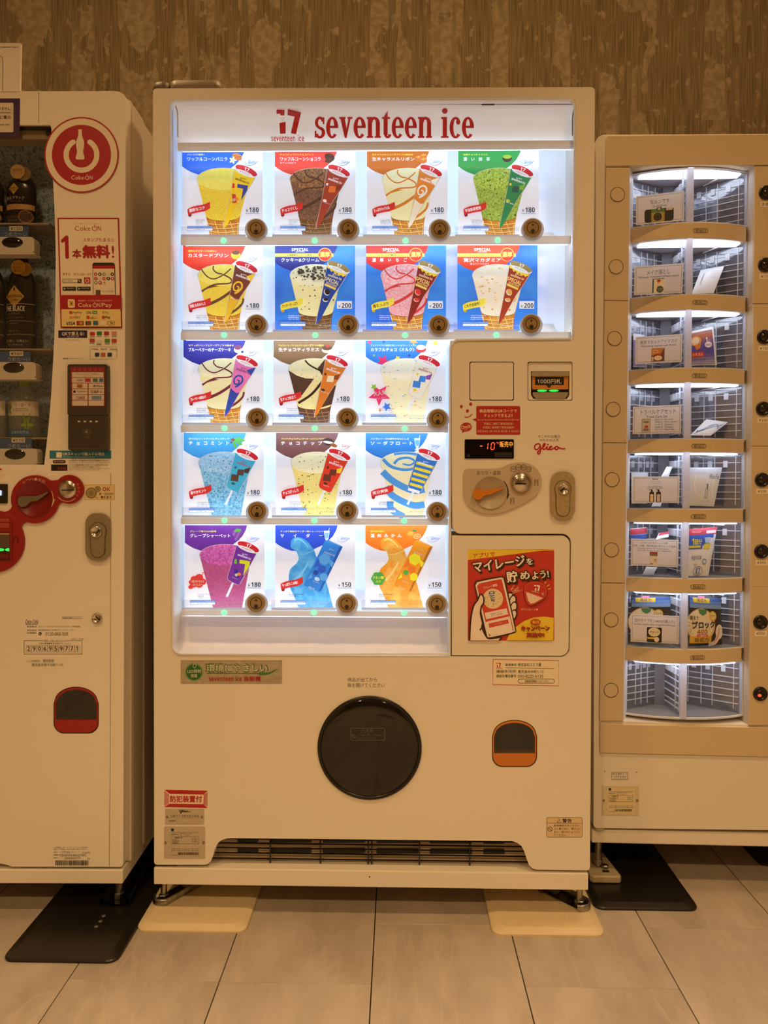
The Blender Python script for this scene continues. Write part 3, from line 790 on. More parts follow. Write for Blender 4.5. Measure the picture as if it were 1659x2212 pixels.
# stickers on the lower door
def sticker(label, m, fn, parent=ICE, d=1e-4, name='sticker'):
    b = B(m, d=d); fn(b); return part(b, name, parent, label=label)
M0 = F.at(0)
def eco(b):
    b.rect(390, 1426, 609.5, 1477.5, noisy('silver_label', '#a2977f', '#b5aa92', 60, 0.35), 1)
    for r, c in ((20, '#8fa06a'), (18, '#4f8a44'), (16.5, '#2a6a30')): b.ell(419, 1452, r, r, c)
    b.line([(419, 1443), (417, 1438), (421, 1433.5), (424, 1438), (420, 1443.5)], 1, '#d6d9b8', 3)
    b.text('LED照明', 405, 1446.5, 434, 1454, '#e6e2c6', 0.01); b.text('搭載', 412, 1456, 426.5, 1463.5, '#e6e2c6', 0.01)
    b.text('環境にやさしい', 444.5, 1433.5, 579, 1452.5, '#3f6a34', 0.05); b.text('環境にやさしい', 446, 1435, 577.5, 1451, '#e9e6cf', 0.005)
    b.line([(446, 1454.5), (560, 1455)], 1, '#3f5a34'); b.line([(560, 1455.5), (582, 1454), (600, 1444)], 7, '#3d7a3a', 5, 0.5)
    b.text('seventeen ice', 451.5, 1460.5, 522.5, 1471.5, '#a3201c', 0.012); b.text('自販機', 528, 1461, 563, 1471.5, '#a3201c', 0.03)
sticker('silver label with a green leaf circle about energy saving', M0, eco)
def opn(b): b.text('商品が出てから', 751, 1463.7, 814.5, 1472.5, '#30261a'); b.text('扉を開けてください', 750.5, 1475.5, 831, 1485, '#30261a')
sticker('two lines of dark characters above the round door', M0, opn, name='lettering')
def mgr(b):
    b.poly([(1065, 1424.5), (1207, 1427), (1206.5, 1481.5), (1064.5, 1479)], '#efe2c8'); b.line([(1065, 1424.5), (1207, 1427), (1206.5, 1481.5), (1064.5, 1479), (1065, 1424.5)], 1.4, '#c0482c')
    seventeen(b, 1070, 1431, 0.14, '#c0342c'); b.line([(1072.5, 1443), (1085, 1443.2)], 1, '#c0342c')
    K = '#1c140c'
    b.text('管理者名', 1091, 1433, 1115.5, 1439, K, 0.008); b.text('株式会社ヱビス屋', 1119, 1432, 1169, 1439.5, K, 0.004); b.line([(1091, 1442.5), (1198, 1444)], 0.6, K)
    b.text('連絡先住所', 1072, 1447, 1115, 1453.5, K, 0.006); b.text('鹿児島市中町1-15', 1119, 1447.5, 1174, 1454.5, K, 0.004)
    b.text('連絡先電話番号', 1072, 1457, 1115, 1463.5, K, 0.006); b.text('090-8220-6135', 1119, 1457.5, 1173.5, 1464, K, 0.004)
    b.frame(1119, 1466.5, 1198, 1476, 0.8, K, 4.5); b.text('自動販売機統一ステッカー', 1134, 1469, 1186, 1474, K, 0.006)
sticker('red bordered contact sticker with manager address and telephone number', M0, mgr)
def crime(b):
    b.poly([(355, 1706), (449, 1708), (448, 1745.5), (354.5, 1743.5)], '#f0dcc8'); R2 = '#b4202a'
    b.poly([(355, 1706), (449, 1708), (439.5, 1716.5), (367, 1715)], R2); b.poly([(354.5, 1743.5), (448, 1745.5), (439, 1737), (366.5, 1736)], R2)
    for i in range(4):
        t = i/4; b.line([(356+t*10, 1709+t*8), (356+t*10, 1741-t*6)], 1.4, R2); b.line([(447.5-t*9, 1711+t*7), (447-t*9, 1742.5-t*6)], 1.4, R2)
    b.text('防犯装置付', 367.5, 1719, 436, 1733, R2, 0.03)
sticker('white and red anti-theft sticker', M0, crime)
PLATE = noisy('aluminium_plate', '#b9ac96', '#c3b7a2', 300, 0.4, spec=0.6)
def p1(b):
    b.rect(356.3, 1747, 441.5, 1782, PLATE, 3); glico(b, 387, 1749, 411, 1757.5, '#1c140c', 1.3)
    b.text('江崎グリコ株式会社所有', 367, 1760, 430, 1766.5, '#4a3f30'); b.text('製造番号', 365, 1771.5, 380.5, 1775, '#4a3f30'); b.frame(381.5, 1768, 431.5, 1779, 0.4, '#9a8c76')
    for x in (361, 436): b.ell(x, 1765, 2.6, 2.6, '#8a7c64'); b.hoop(x, 1765, 2.6, 0.6, '#5a4c38')
sticker('upper grey metal owner plate', M0, p1, name='owner_plate')
def rating(b, x0, y0, x1, y1, plate, paper=None):
    w_, h_ = x1-x0, y1-y0; X = lambda u: x0+u*w_; Y = lambda v: y0+v*h_; K = '#4a3e2c'
    b.rect(x0, y0, x1, y1, plate, 3)
    if paper: b.rect(X(.15), Y(.07), X(.88), Y(.93), paper)
    b.rect(X(.17), Y(.065), X(.24), Y(.15), '#1f2a33'); b.line([(X(.16), Y(.19)), (X(.85), Y(.195))], .6, K)
    b.text('自動販売機', X(.17), Y(.23), X(.35), Y(.275), K); b.text('MODEL  FAC-24', X(.39), Y(.21), X(.67), Y(.24), K); b.text('No.  1177304', X(.39), Y(.26), X(.61), Y(.29), K)
    b.frame(X(.17), Y(.31), X(.84), Y(.54), .5, K); b.text('ART F', X(.26), Y(.33), X(.44), Y(.375), '#2a2018', 0.01)
    for v in (.40, .44, .48, .51): b.text('定格消費電力', X(.2), Y(v), X(.2+.2*random.uniform(.7, 1.2)), Y(v+.028), K)
    for v in (.36, .41, .46): b.text('W 530', X(.68), Y(v), X(.79), Y(v+.028), K)
    for v in (.68, .73): b.text('製造 冷媒 R404A 封入量 140g', X(.18), Y(v), X(.84), Y(v+.03), K)
    x = X(.34)
    while x < X(.82):
        wd = random.choice((.6, .9, 1.4)); b.rect(x, Y(.80), x+wd, Y(.875), '#2a2018'); x += wd+random.choice((.6, .9, 1.3))
    b.line([(X(.16), Y(.88)), (X(.34), Y(.88))], .5, K)
    for x in (X(.035), X(.955)): b.ell(x, Y(.5), 2.3, 2.3, '#8a7c64'); b.hoop(x, Y(.5), 2.4, .6, '#5a4c38')
sticker('lower grey metal rating plate with a bar code', M0, lambda b: rating(b, 354.3, 1785, 443.5, 1855.5, PLATE), name='rating_plate')
def warn(b):
    K = '#2a2014'
    b.rect(1180.5, 1765.5, 1258.5, 1809, '#dcc49c', 4); b.frame(1180.5, 1765.5, 1258.5, 1809, 0.9, K, 4); b.line([(1180.5, 1778), (1258.5, 1779)], .7, K)
    b.line([(1203, 1776.5), (1208, 1768), (1213.5, 1776.7), (1203, 1776.5)], .9, K); b.text('!', 1207.6, 1771, 1208.6, 1775.5, K, .01); b.text('警告', 1215, 1768.5, 1235, 1777, K, 0.02)
    for i, t in enumerate(('転倒事故を防ぐために、', '上に乗らない、揺さぶら', 'ない、傾けないようにし', 'てください。')): b.text(t, 1196.5, 1780.7+i*7, 1196.5+(58 if i < 3 else 28), 1785.7+i*7, K, 0.004)
    b.hoop(1188.3, 1791, 5.3, .9, K); b.line([(1184.6, 1787.3), (1192, 1794.7)], .9, K)
sticker('rounded warning label near the bottom right corner', M0, warn)
# grille behind the notch
gz0, gz1 = P(800, 1868, 0.05).z, P(800, 1805, 0.05).z
gx0, gx1 = P(452, 1840, 0.03).x, P(1150, 1840, 0.03).x
gp = B(F.at(0.045)); gp.poly([(440, 1800), (1162, 1800), (1162, 1876), (440, 1876)], pm('#b5a288', 0.6))
grl = part(gp, 'grille_plate', ICE)
for a, c in ((513, 558), (583, 673), (697, 789), (813, 904), (928, 1020), (1044, 1090)):
    for y in (1809.5, 1832):
        part(B(F.at(0.044)).poly(rr(a, y+(a-800)*.006, c, y+12+(a-800)*.006, 3), BLACK), 'vent_slot', grl)
for i, y in enumerate((1815.6, 1825.6, 1835.8, 1846.7, 1858.7)):
    z = P(800, y, 0.03).z
    part(B().tube([(gx0, 0.032, z), (gx1, 0.032, z)], 0.0017, BLACK, 6), 'grille_wire', ICE)
for x in (583.5, 692, 795.3, 803.2, 906, 1015):
    x = P(x, 1840, 0.028).x
    part(B().tube([(x, 0.029, gz0-0.006), (x, 0.029, gz1)], 0.0019, BLACK, 6), 'grille_wire', ICE)
# base rail and feet
bb = B(); bb.box(P(332, 1900).x, P(1271, 1900).x, 0.0, 0.74, ZB0, ZB1, PAINT)
part(bb, 'base_rail', ICE, solid=True, bevel=0.002)
part(B(F.at(0), d=1e-4).ell(798.5, 1894, 1.6, 1.6, '#1a120a'), 'bolt_hole', ICE)
part(B().box(P(333, 1870).x, P(377, 1870).x, 0.008, 0.03, ZB1, ZB1+0.006, STEELD), 'hinge_plate', ICE, solid=True, bevel=0.001)
for px in (354, 1252):
    o, fx = foot(ICE, F, px, 0.05, 0.012, ZB0+0.001, 0.0072, nut=0.0115, nz=0.0135)
for px in (400, 1215): foot(ICE, F, px, 0.70, 0.0, ZB0+0.001, 0.0072)

def tilt_plate(x0, x1, y0, y1, mat, label, rx, group=None, up=True, name='floor_plate'):
    """folded steel anti-tip plate lying on the floor; its edges turn down"""
    o = thing(name, label, 'floor plate', ((x0+x1)/2, y0, 0), 0, group)
    hw = (x1-x0)/2; b = B(lambda a, c, d: Vector((a, c, 0)))
    n = 5; r = 0.022
    def outl(k):
        return ([(-hw+k+r+(-r)*math.cos(t*math.pi/2/n), k+r-r*math.sin(t*math.pi/2/n)) for t in range(n+1)]
                + [(hw-k-r+r*math.sin(t*math.pi/2/n), k+r-r*math.cos(t*math.pi/2/n)) for t in range(n+1)]+[(hw-k, y1-y0), (-hw+k, y1-y0)])
    rows = [[Vector((p[0], p[1], z)) for p in outl(k)] for k, z in ((0, 0.0), (0, 0.004), (0.0015, 0.0065), (0.018, 0.0105))]
    rows = [q+q[:1] for q in rows]
    b.sheet(rows, mat, False)
    top = rows[-1][:-1]
    tri = tessellate_polygon([[Vector((p.x, p.y, 0)) for p in top]])
    b.add(top, tri, mat)
    part(b, 'plate', o)
    return o
def clamp(parent, ox, oy, fx, fy, ang):
    """bright oblong steel clamp bolted down at one end and gripping the machine's foot at the other; parent-local coordinates"""
    ca, sa = math.cos(ang), math.sin(ang)
    L_, r = 0.088, 0.025
    cap = lambda rr_, e: [(rr_*math.cos(math.radians(a)), rr_*math.sin(math.radians(a))) for a in range(115, 246, 13)]+[(L_+rr_*math.cos(math.radians(a)), rr_*math.sin(math.radians(a))) for a in range(-90, 91, 15)]
    T = lambda p: (fx-ox+p[0]*ca-p[1]*sa, fy-oy+p[0]*sa+p[1]*ca)
    out, inn = [T(p) for p in cap(r, 0)], [T(p) for p in cap(r-0.006, 0)]
    b = B(); z0, z1 = 0.0108, 0.026
    n = len(out)
    vs = [(p[0], p[1], z) for z, l in ((z0, out), (z1-0.004, out), (z1, [((a[0]*2+c[0])/3, (a[1]*2+c[1])/3) for a, c in zip(out, inn)]), (z1-0.003, inn), (z0+0.003, inn)) for p in l]
    fs = [(k*n+i, k*n+(i+1), (k+1)*n+i+1, (k+1)*n+i) for k in range(4) for i in range(n-1)]
    b.add(vs, fs, STEEL, True)
    b.add([(p[0], p[1], z0+0.003) for p in inn], [tuple(range(n))], STEELD)
    o = part(b, 'clamp', parent)
    c = T((L_*0.80, 0))
    part(B().lathe([(0.013, z0+0.003), (0.013, z0+0.006), (0.009, z0+0.0065), (0.009, z0+0.016), (0.0, z0+0.017)], (c[0], c[1], 0), STEEL, 6, sm=False), 'clamp_bolt', o)
    return o
CREAM = noisy('cream_enamel', '#d8c6a2', '#dccba8', 40, rough=0.3, spec=0.5)
BLKP = noisy('black_enamel', '#15120f', '#1c1814', 60, rough=0.35, spec=0.5)
def floor_x(px, py, z=0.0):
    d_ = RM @ Vector(((px-PX0)/FPX, -(py-PY0)/FPX, -1)); t = (z-CAM.z)/d_.z
    return CAM+d_*t
q0, q1 = floor_x(291, 2014), floor_x(531, 2016)
tp1 = tilt_plate(q0.x, q1.x, (q0.y+q1.y)/2, 0.42, CREAM, 'cream steel floor plate under the left foot of the middle machine', 0)
clamp(tp1, (q0.x+q1.x)/2, (q0.y+q1.y)/2, P(354, 1900, 0.05).x, 0.05, math.radians(57))
q0, q1 = floor_x(1064, 2023), floor_x(1309, 2024)
tp2 = tilt_plate(q0.x, q1.x, (q0.y+q1.y)/2, 0.42, CREAM, 'cream steel floor plate under the right foot of the middle machine', 0)
clamp(tp2, (q0.x+q1.x)/2, (q0.y+q1.y)/2, P(1252, 1900, 0.05).x, 0.05, math.radians(131))
# flat brown latch box lying on top
LB = pm('#6e5c42', 0.5)
lb = thing('latch_box', 'flat brown rounded box lying on top of the middle machine', 'box', (0, 0, 0)); place(lb, F)
zt = tl.z
lbx0, lbx1 = P(325, 180, 0.02).x, P(481, 180, 0.02).x
hh = P(400, 173.5, 0.02).z-zt
b = B()
rowsl = []
for k, z in ((0.004, zt+0.001), (0, zt+0.006), (0.004, zt+hh-0.002), (0.010, zt+hh)):
    rowsl.append([Vector((p[0], p[1], z)) for p in rr(lbx0+0.042+k*0.0, 0.012+k, lbx1-k, 0.115-k, 0.018, 5)])
rowsl = [q+q[:1] for q in rowsl]; b.sheet(rowsl, LB); b.add(rowsl[-1][:-1], [tuple(range(len(rowsl[-1])-1))], LB)
part(b, 'cover', lb)
rowsl = []
for k, z in ((0.006, zt+0.001), (0, zt+0.007), (0.003, zt+hh-0.003), (0.008, zt+hh+0.001)):
    rowsl.append([Vector((p[0], p[1], z)) for p in rr(lbx0+k, 0.018+k, lbx0+0.041, 0.11-k, 0.016, 5)])
rowsl = [q+q[:1] for q in rowsl]; b2 = B(); b2.sheet(rowsl, pm('#54452f', 0.5)); b2.add(rowsl[-1][:-1], [tuple(range(len(rowsl[-1])-1))], pm('#54452f', 0.5))
part(b2, 'end_cap', lb)
# ------------------------------------------------------------------ flavour cards (flat prints standing in the lit rows)
CARDX = [[393, 593.5, 792.5, 989.5], [395, 594, 790.5, 988], [396, 590.5, 789.5], [396.5, 596, 789.5], [399, 594.5, 789]]
CARDY = [(319.5, 508), (528, 714), (732, 914.5), (934, 1116.5), (1134, 1315.5)]
CARDW = [174.5, 173, 173, 173, 172.5]
CY = 0.060
def icem(name, a, c, sc=420, lo=.4, hi=.6): return noisy('ice_'+name, a, c, sc, 0.6, lo=lo, hi=hi, detail=3)
WAF = noisy('waffle_print', '#e08a34', '#f2b048', 90, 0.6); WAFD = noisy('dark_waffle_print', '#7a5638', '#94683f', 90, 0.6)
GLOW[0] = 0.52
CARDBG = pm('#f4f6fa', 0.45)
LIDR, LIDG = '#d5202c', '#a5894e'
def elpt(cx, cy, rx, ry, a): return (cx+rx*math.cos(math.radians(a)), cy+ry*math.sin(math.radians(a)))
def flavour(r, c, hdr, sub, title, tx1, mood, moodc, top, side, kind, pack, ribbon, price='180', waffle=WAF, eng='Vanilla', cjk='香草冰淇淋', kor='바닐라 맛',
            swirl=None, chips=None, special=False, extra=None, label='', sub2=None, icon=None, tilt=0):
    x0, x1 = CARDX[r][c], CARDX[r][c]+CARDW[r]; y0, y1 = CARDY[r]
    mp = F.at(CY)
    def m(a, q, d): return mp(x0+(a-92)/1313*(x1-x0), y0+(q-72)/1418*(y1-y0), d)
    m.y0 = CY
    b = B(m, step=3e-5)
    rnd = random.Random(r*7+c)
    bg = CARDBG
    if special:
        bg = noisy('special_card_blue', '#2f66d6', '#3f9cf0', 9, 0.45, lo=.3, hi=.7)
    b.slab([(92, 72), (1405, 72), (1405, 1490), (92, 1490)], CY, CY+0.0008, bg)
    # header swoosh
    arc = [(1120, 76), (1095, 160), (1040, 260), (960, 345), (870, 415), (740, 475), (600, 508), (470, 518), (350, 505), (240, 465), (160, 420), (94, 372)]
    b.poly([(94, 76)]+arc, hdr)
    if extra: extra(b)
    W_ = '#ffffff'; YL = '#f6e84a'
    if special:
        b.text('SPECIAL', 365, 135, 640, 180, W_, 0.03); b.text('SELECTION', 430, 188, 578, 202, W_, 0.02)
        b.rect(94, 220, 1050, 275, '#f5e060'); b.text(sub, 290, 231, 690, 264, '#1c1c2a', 0.02)
        b.text(title, 195, 296, tx1, 360, W_, 0.02)
        if sub2: b.text(sub2, 300, 378, 610, 410, W_, 0.01)
        b.ell(910, 240, 112, 112, '#f2d45a'); b.ell(910, 240, 103, 103, '#e8392c'); b.text('濃厚', 825, 195, 992, 280, '#f6de62', 0.035)
    else:
        b.text(sub, 178, 165, 178+min(len(sub)*39, 740), 196, YL if sub[0] != 'ミ' else '#cfe64a', 0.02); b.text(title, 178, 222, tx1, 284, W_, 0.02)
        if sub2: b.text(sub2, 178, 300, 440, 330, W_, 0.008)
    if icon: icon(b)
    # mood mark
    if not special:
        for x, y in ((1100, 287), (1137, 272), (1127, 303)): b.ell(x, y, 5, 6, moodc, n=8)
        b.line([(1118, 325), (1135, 331), (1150, 320)], 4, moodc, 3)
        b.text('Let\u2019s' if mood == 'ENJOY' else 'for', 1168, 264, 1215, 281, moodc, 0, -6); b.text(mood, 1172, 284, 1285, 322, moodc, 0.0, -8)
        b.line([(1110, 346), (1180, 358), (1250, 342), (1318, 290)], 3, moodc, 4, 8)
    # ice cream
    if kind != 'box':
        bot = 1180 if waffle else 1490
        xl0, xr0 = (480, 1040) if waffle else (562, 1030)
        if waffle:
            wp = [(478, 1165), (545, 1490), (985, 1490), (1045, 1165)]
            b.poly(wp, waffle)
            wl = '#f8cf74' if waffle is WAF else '#a87c50'; wd = '#b9601c' if waffle is WAF else '#55381f'
            for k in range(5):
                xx = 500+k*125
                b.line([(xx+14, 1250+8*k), (min(xx+90, 1010), 1488)], 7, wd); b.line([(xx, 1250+8*k), (min(xx+78, 1000), 1488)], 13, wl)
            for k in range(4):
                yy = 1300+k*62
                b.line([(515+k*14, yy+16), (760, yy+40), (1020-k*10, yy+10)], 6, wd, 4); b.line([(512+k*14, yy), (760, yy+26), (1024-k*10, yy-4)], 12, wl, 4)
        low = ring((xl0+xr0)/2, bot, (xr0-xl0)/2, 78 if waffle else 0.5, 14, 0, 180)
        b.poly([(336, 588)]+[(1192, 590)]+low, WHITE); b.ell(760, 580, 430, 186, WHITE)
        b.poly([(342, 590), (1185, 592)]+low, side)
        if waffle: b.line(ring(760, bot, 280, 78, 14, 0, 180), 5, '#9a5a1c')
        if swirl and swirl[1] == 'wave':
            sc = swirl[0]
            b.line([(405, 850), (470, 800), (560, 770), (700, 740)], 26, sc, 4) if swirl[2] else None
            b.line([(452, 1075), (560, 1040), (720, 960), (900, 830), (980, 740)], 52, sc, 5, 40)
            b.line([(840, 1225), (960, 1150), (1062, 1050), (1085, 960)], 40, sc, 4, 30)
        if swirl and swirl[1] == 'stripe':
            for k in range(3):
                yy = 800+k*250
                b.line([(372+k*62, yy-70), (520, yy+70), (720, yy+190), (900, yy+250), (1060, yy+230)][:5 if k < 2 else 3], 110, swirl[0], 4)
        b.ell(760, 580, 420, 179, top)
        if swirl and swirl[1] == 'wave':
            sc = swirl[0]
            b.line([(600, 425), (590, 480), (650, 540), (740, 560)], 22, sc, 5); b.line([(395, 480), (480, 590), (600, 640), (760, 570), (880, 470)], 20, sc, 5)
            b.line([(760, 570), (880, 640), (860, 710), (600, 735), (400, 840)], 24, sc, 5)
        if swirl and swirl[1] == 'stripe':
            b.line([(380, 520), (520, 650), (760, 700), (1000, 650)], 60, swirl[0], 5, 40); b.line([(560, 600), (640, 520), (800, 500), (900, 560), (820, 620), (700, 600)], 46, swirl[0], 5, 24)
            b.line([(560, 440), (760, 420), (960, 450)], 40, swirl[0], 4)
        if swirl and swirl[1] == 'tira':
            b.poly([(342, 600), (480, 690), (620, 735), (760, 740), (560, 1020), (455, 1060)], swirl[0]); b.poly([(820, 560), (930, 420), (1120, 500), (1180, 600), (930, 760)], swirl[0])
            b.line([(610, 430), (700, 520), (930, 640)], 26, '#3a2018', 4); b.line([(500, 1150), (720, 1000), (900, 780)], 40, '#3a2018', 4)
            b.poly([(1000, 900), (1120, 850), (1050, 1170), (860, 1230)], swirl[0])
        if chips:
            for k in range(chips[1]):
                x = rnd.uniform(380, 1120); y = rnd.uniform(430, 1440 if not waffle else 1180)
                if y > 740:
                    f = (y-590)/900; lo_, hi_ = 342+f*235, 1180-f*150
                    if not lo_+20 < x < hi_-20: continue
                elif ((x-760)/400)**2+((y-580)/165)**2 > 1: continue
                s_ = rnd.uniform(7, chips[2]); t = rnd.uniform(0, 6)
                col = chips[0] if isinstance(chips[0], str) else rnd.choice(chips[0])
                st = chips[3] if len(chips) > 3 else 0.6
                b.poly([(x+s_*(1 if j % 2 else .7)*math.cos(t+j*1.26), y+s_*st*math.sin(t+j*1.26)) for j in range(5)], col)
        if len(chips or ()) > 4:
            for k in range(70):
                a = rnd.uniform(0, 6.28); q = math.sqrt(rnd.random())
                x, y = 760+290*q*math.cos(a), 545+120*q*math.sin(a); s_ = rnd.uniform(16, 36)
                b.poly([(x+s_*rnd.uniform(.7, 1)*math.cos(j*1.05), y+s_*.8*rnd.uniform(.7, 1)*math.sin(j*1.05)) for j in range(6)], rnd.choice(['#3b3028', '#55463a', '#4a3c32', '#6a5a4c']))
    else:
        body = smooth([(348, 400), (352, 340), (400, 292), (470, 278), (550, 300), (630, 360), (690, 440), (735, 500), (760, 580), (800, 680), (860, 860), (940, 1060), (1050, 1488)], 4)+smooth([(480, 1488), (400, 1270), (322, 1080), (330, 840), (440, 720), (475, 640), (460, 570), (440, 520), (400, 490), (350, 450), (348, 400)], 4)
        b.poly(body[:-1], side)
        b.line([(480, 560), (560, 570), (660, 530), (735, 500)], 12, top, 4); b.line([(420, 1010), (520, 900), (640, 700)], 60, top, 4, 20)
        b.line([(400, 330), (480, 310), (560, 360), (640, 450)], 40, top, 4, 16)
    # pack
    if kind == 'cone':
        body = [(950, 405), (1112, 528), (1285, 545), (1180, 720), (1040, 925), (835, 1310), (772, 1388), (764, 1380), (776, 1300), (830, 1060), (890, 760)]
        b.poly([(p[0]+(8 if p[0] > 1000 else -8), p[1]+4) for p in body], WHITE); b.poly(body, pack[0])
    elif kind == 'stick':
        b.poly([(872, 1035), (905, 1050), (800, 1290), (765, 1278)], '#e9edf2')
        body = [(945, 420), (1112, 528), (1280, 530), (1215, 660), (1010, 1040)]+ring(960, 1050, 46, 26, 6, 10, 100)+[(860, 1030), (812, 1000), (795, 955), (860, 740)]
        b.poly([(p[0]+(8 if p[0] > 1000 else -8), p[1]+4) for p in body], WHITE); b.poly(body, pack[0])
    if kind != 'box':
        if pack[1] == 'spiral':
            b.poly([(1128, 600), (1240, 560), (1275, 560), (1200, 690)], pack[2])
            b.line([(940, 880), (1010, 840), (1060, 780), (1050, 710), (990, 690), (930, 740), (930, 820), (985, 830), (1010, 780), (975, 760)], 32, pack[2], 5, 20)
            b.poly([(868, 900), (960, 985), (1010, 975), (830, 1310), (768, 1385), (776, 1300)], pack[3])
        elif pack[1] == 'spec':
            z = [(945, 440), (960, 470), (990, 470), (1010, 520), (1050, 510), (1070, 560), (1115, 545), (1135, 590), (1180, 575), (1200, 605), (1245, 590), (1285, 545), (1112, 528), (950, 405)]
            b.poly(z, '#f6d23c')
            b.text('SPECIAL', 905, 640, 1150, 705, '#f4e08a', 0.03, 22); b.text('SELECTION', 925, 715, 1110, 745, '#f4e08a', 0.02, 22); b.poly([(912, 712), (1095, 790), (1082, 824), (902, 748)], '#f0d266')
            for cx, cy, k in ((940, 860, -30), (918, 985, 8)):
                b.ell(cx, cy, 46, 56 if k < 0 else 34, pack[3], k); b.ell(cx+8, cy-8, 40, 50 if k < 0 else 26, pack[2], k)
        elif pack[1] == 'seven':
            b.poly([(995, 655), (1168, 685), (1150, 770), (1052, 930), (1086, 735), (990, 720)], pack[2]); b.poly([(918, 640), (950, 655), (948, 730), (905, 720)], pack[3])
            for x, y in ((918, 760), (936, 765), (930, 790)): b.ell(x, y, 4, 5, '#2a1a10', n=8)
            b.poly([(905, 815), (965, 825), (985, 965), (915, 965)], pack[4]); b.ell(940, 915, 26, 26, WHITE, n=10); b.ell(985, 900, 34, 26, '#f08a3a', 20, 10)
        elif pack[1] == 'blocks':
            b.poly([(985, 690), (1090, 700), (1070, 800), (960, 790)], pack[2]); b.poly([(1090, 690), (1190, 660), (1150, 760), (1085, 750)], pack[3]); b.poly([(930, 640), (965, 645), (955, 685), (925, 680)], pack[4])
            b.poly([(880, 770), (1000, 790), (985, 900), (860, 880)], pack[2]) if kind == 'stick' else None
            b.ell(905, 930, 34, 22, pack[4], 20)
        elif pack[1] == 'bands':
            for k, cc in enumerate(pack[2:]):
                o = k*88; b.poly([(930-o*.30, 560+o), (1215-o*.52, 640+o*.95), (1196-o*.52, 684+o*.95), (918-o*.30, 604+o)], cc)
        gl = pack[-1]
        b.line([(1045, 550), (1060, 565), (1050, 580), (1042, 560)], 6, gl, 3); b.line([(1070, 570), (1085, 560), (1095, 578), (1110, 572), (1130, 583)], 6, gl, 3)
        b.text('seventeen ice', 958, 585, 1190, 628, gl, 0.01, 20)
        if pack[1] != 'spec': b.text(title.replace(' ', '').replace('　', '')[:8], 868, 955 if kind == 'cone' else 960, 1000 if kind == 'cone' else 965, 980, gl, 0.0, 20)
        lid = LIDG if pack[1] == 'spec' else LIDR
        b.ell(1135, 452, 196, 72, '#f3f2ef', 23); b.ell(1138, 440, 190, 64, lid, 23); b.ell(1110, 482, 150, 34, '#f6f3ee', 23)
        b.text('17', 1105, 395, 1185, 450, '#ffffff', 0.06, 20); b.text('seventeen ice', 1030, 458, 1190, 490, lid, 0.0, 22)
    else:
        b.poly([(905, 345), (1150, 440), (805, 1200), (555, 1090)], pack[0]); b.poly([(905, 345), (960, 318), (1203, 437), (1150, 440)], pack[1]); b.poly([(1203, 437), (1150, 440), (805, 1200), (848, 1180)], pack[2])
        hx = lambda cx, cy, s_, col: b.poly([(cx+s_*math.cos(math.radians(26+60*k)), cy+s_*math.sin(math.radians(26+60*k))) for k in range(6)], col)
        hx(905, 650, 105, pack[3]); hx(858, 820, 72, pack[4]); hx(890, 950, 72, pack[3]); b.poly([(1000, 660), (1060, 710), (1020, 790), (985, 720)], pack[3]); b.poly([(800, 640), (840, 760), (720, 790)], pack[4]); b.poly([(690, 880), (700, 960), (625, 990)], pack[3])
        hx(760, 875, 46, pack[5]); b.ell(780, 985, 44, 32, pack[6], 25)
        b.line([(985, 465), (1000, 478), (985, 490)], 7, WHITE, 3); b.line([(1005, 485), (1035, 495), (1055, 508)], 7, WHITE, 3)
        b.text('seventeen ice', 895, 540, 1080, 575, WHITE, .015, 22); b.text(title.replace(' ', '').replace('　', ''), 705, 1020, 820, 1052, WHITE, .01, 22); b.text('種類別 氷菓', 640, 1120, 740, 1150, WHITE, 0, 22); b.text('seventeen ice', 980, 362, 1145, 382, WHITE, 0, 24)
    # ribbon
    if ribbon[0] in 'ry':
        red = ribbon[0] == 'r'
        cA, cB, cT = ('#d8302e', '#8e1a1c', '#ffffff') if red else ('#f6e24e', '#c9a82c', '#2a2418')
        b.poly([(190, 1150), (250, 1140), (246, 1180), (226, 1192), (200, 1186)], cB)
        b.poly(smooth([(180, 1080), (190, 1062), (250, 1032), (330, 1010), (410, 998), (480, 975), (545, 948)], 3)+smooth([(552, 1048), (470, 1098), (400, 1112), (320, 1128), (230, 1150), (190, 1158)], 3), cA)
        b.text(ribbon[1:], 205, 1040, 462, 1095, cT, 0.02, -12)
    elif ribbon[0] == 's':
        st = lambda cx, cy, R_, col, k=0.2: b.poly([(cx+(R_ if j % 2 == 0 else R_*.45)*math.cos(k+j*math.pi/5), cy+(R_ if j % 2 == 0 else R_*.45)*math.sin(k+j*math.pi/5)) for j in range(10)], col)
        st(320, 1010, 190, '#e8336e', -0.9); st(230, 880, 62, '#8cc63f', .3); st(440, 1210, 80, '#3a7ad8', .5); st(330, 1270, 34, '#f29a3a', .1)
        b.text('大人気', 220, 940, 430, 1020, WHITE, .03, -10); b.text('フレーバー！', 255, 1045, 430, 1085, WHITE, .01, -10)
    elif ribbon[0] == 'c':
        for cx, cy, q in ((250, 985, 62), (330, 955, 66), (380, 1030, 66), (330, 1080, 62), (240, 1075, 62), (190, 1120, 40), (300, 1020, 80), (205, 1035, 48)): b.ell(cx, cy, q, q*.85, '#e03a34', n=18)
        b.line([(370, 930), (400, 870), (430, 900)], 12, '#e03a34', 3)
        b.text('一緒に食べられる', 185, 1000, 410, 1045, WHITE, .02); b.text('おいしさへ', 230, 1060, 385, 1098, WHITE, .02)
    elif ribbon[0] == 'h':
        b.poly([(305+122*math.cos(math.radians(60*k)), 977+122*math.sin(math.radians(60*k))) for k in range(6)], '#4fae48')
        b.text('クエン酸', 215, 935, 398, 985, '#f6f04a', .03); b.text('入り', 268, 1003, 345, 1045, '#f6f04a', .03)
    # price
    if special or price == '150': b.rect(1108, 1005, 1352, 1130, '#f4f6fa')
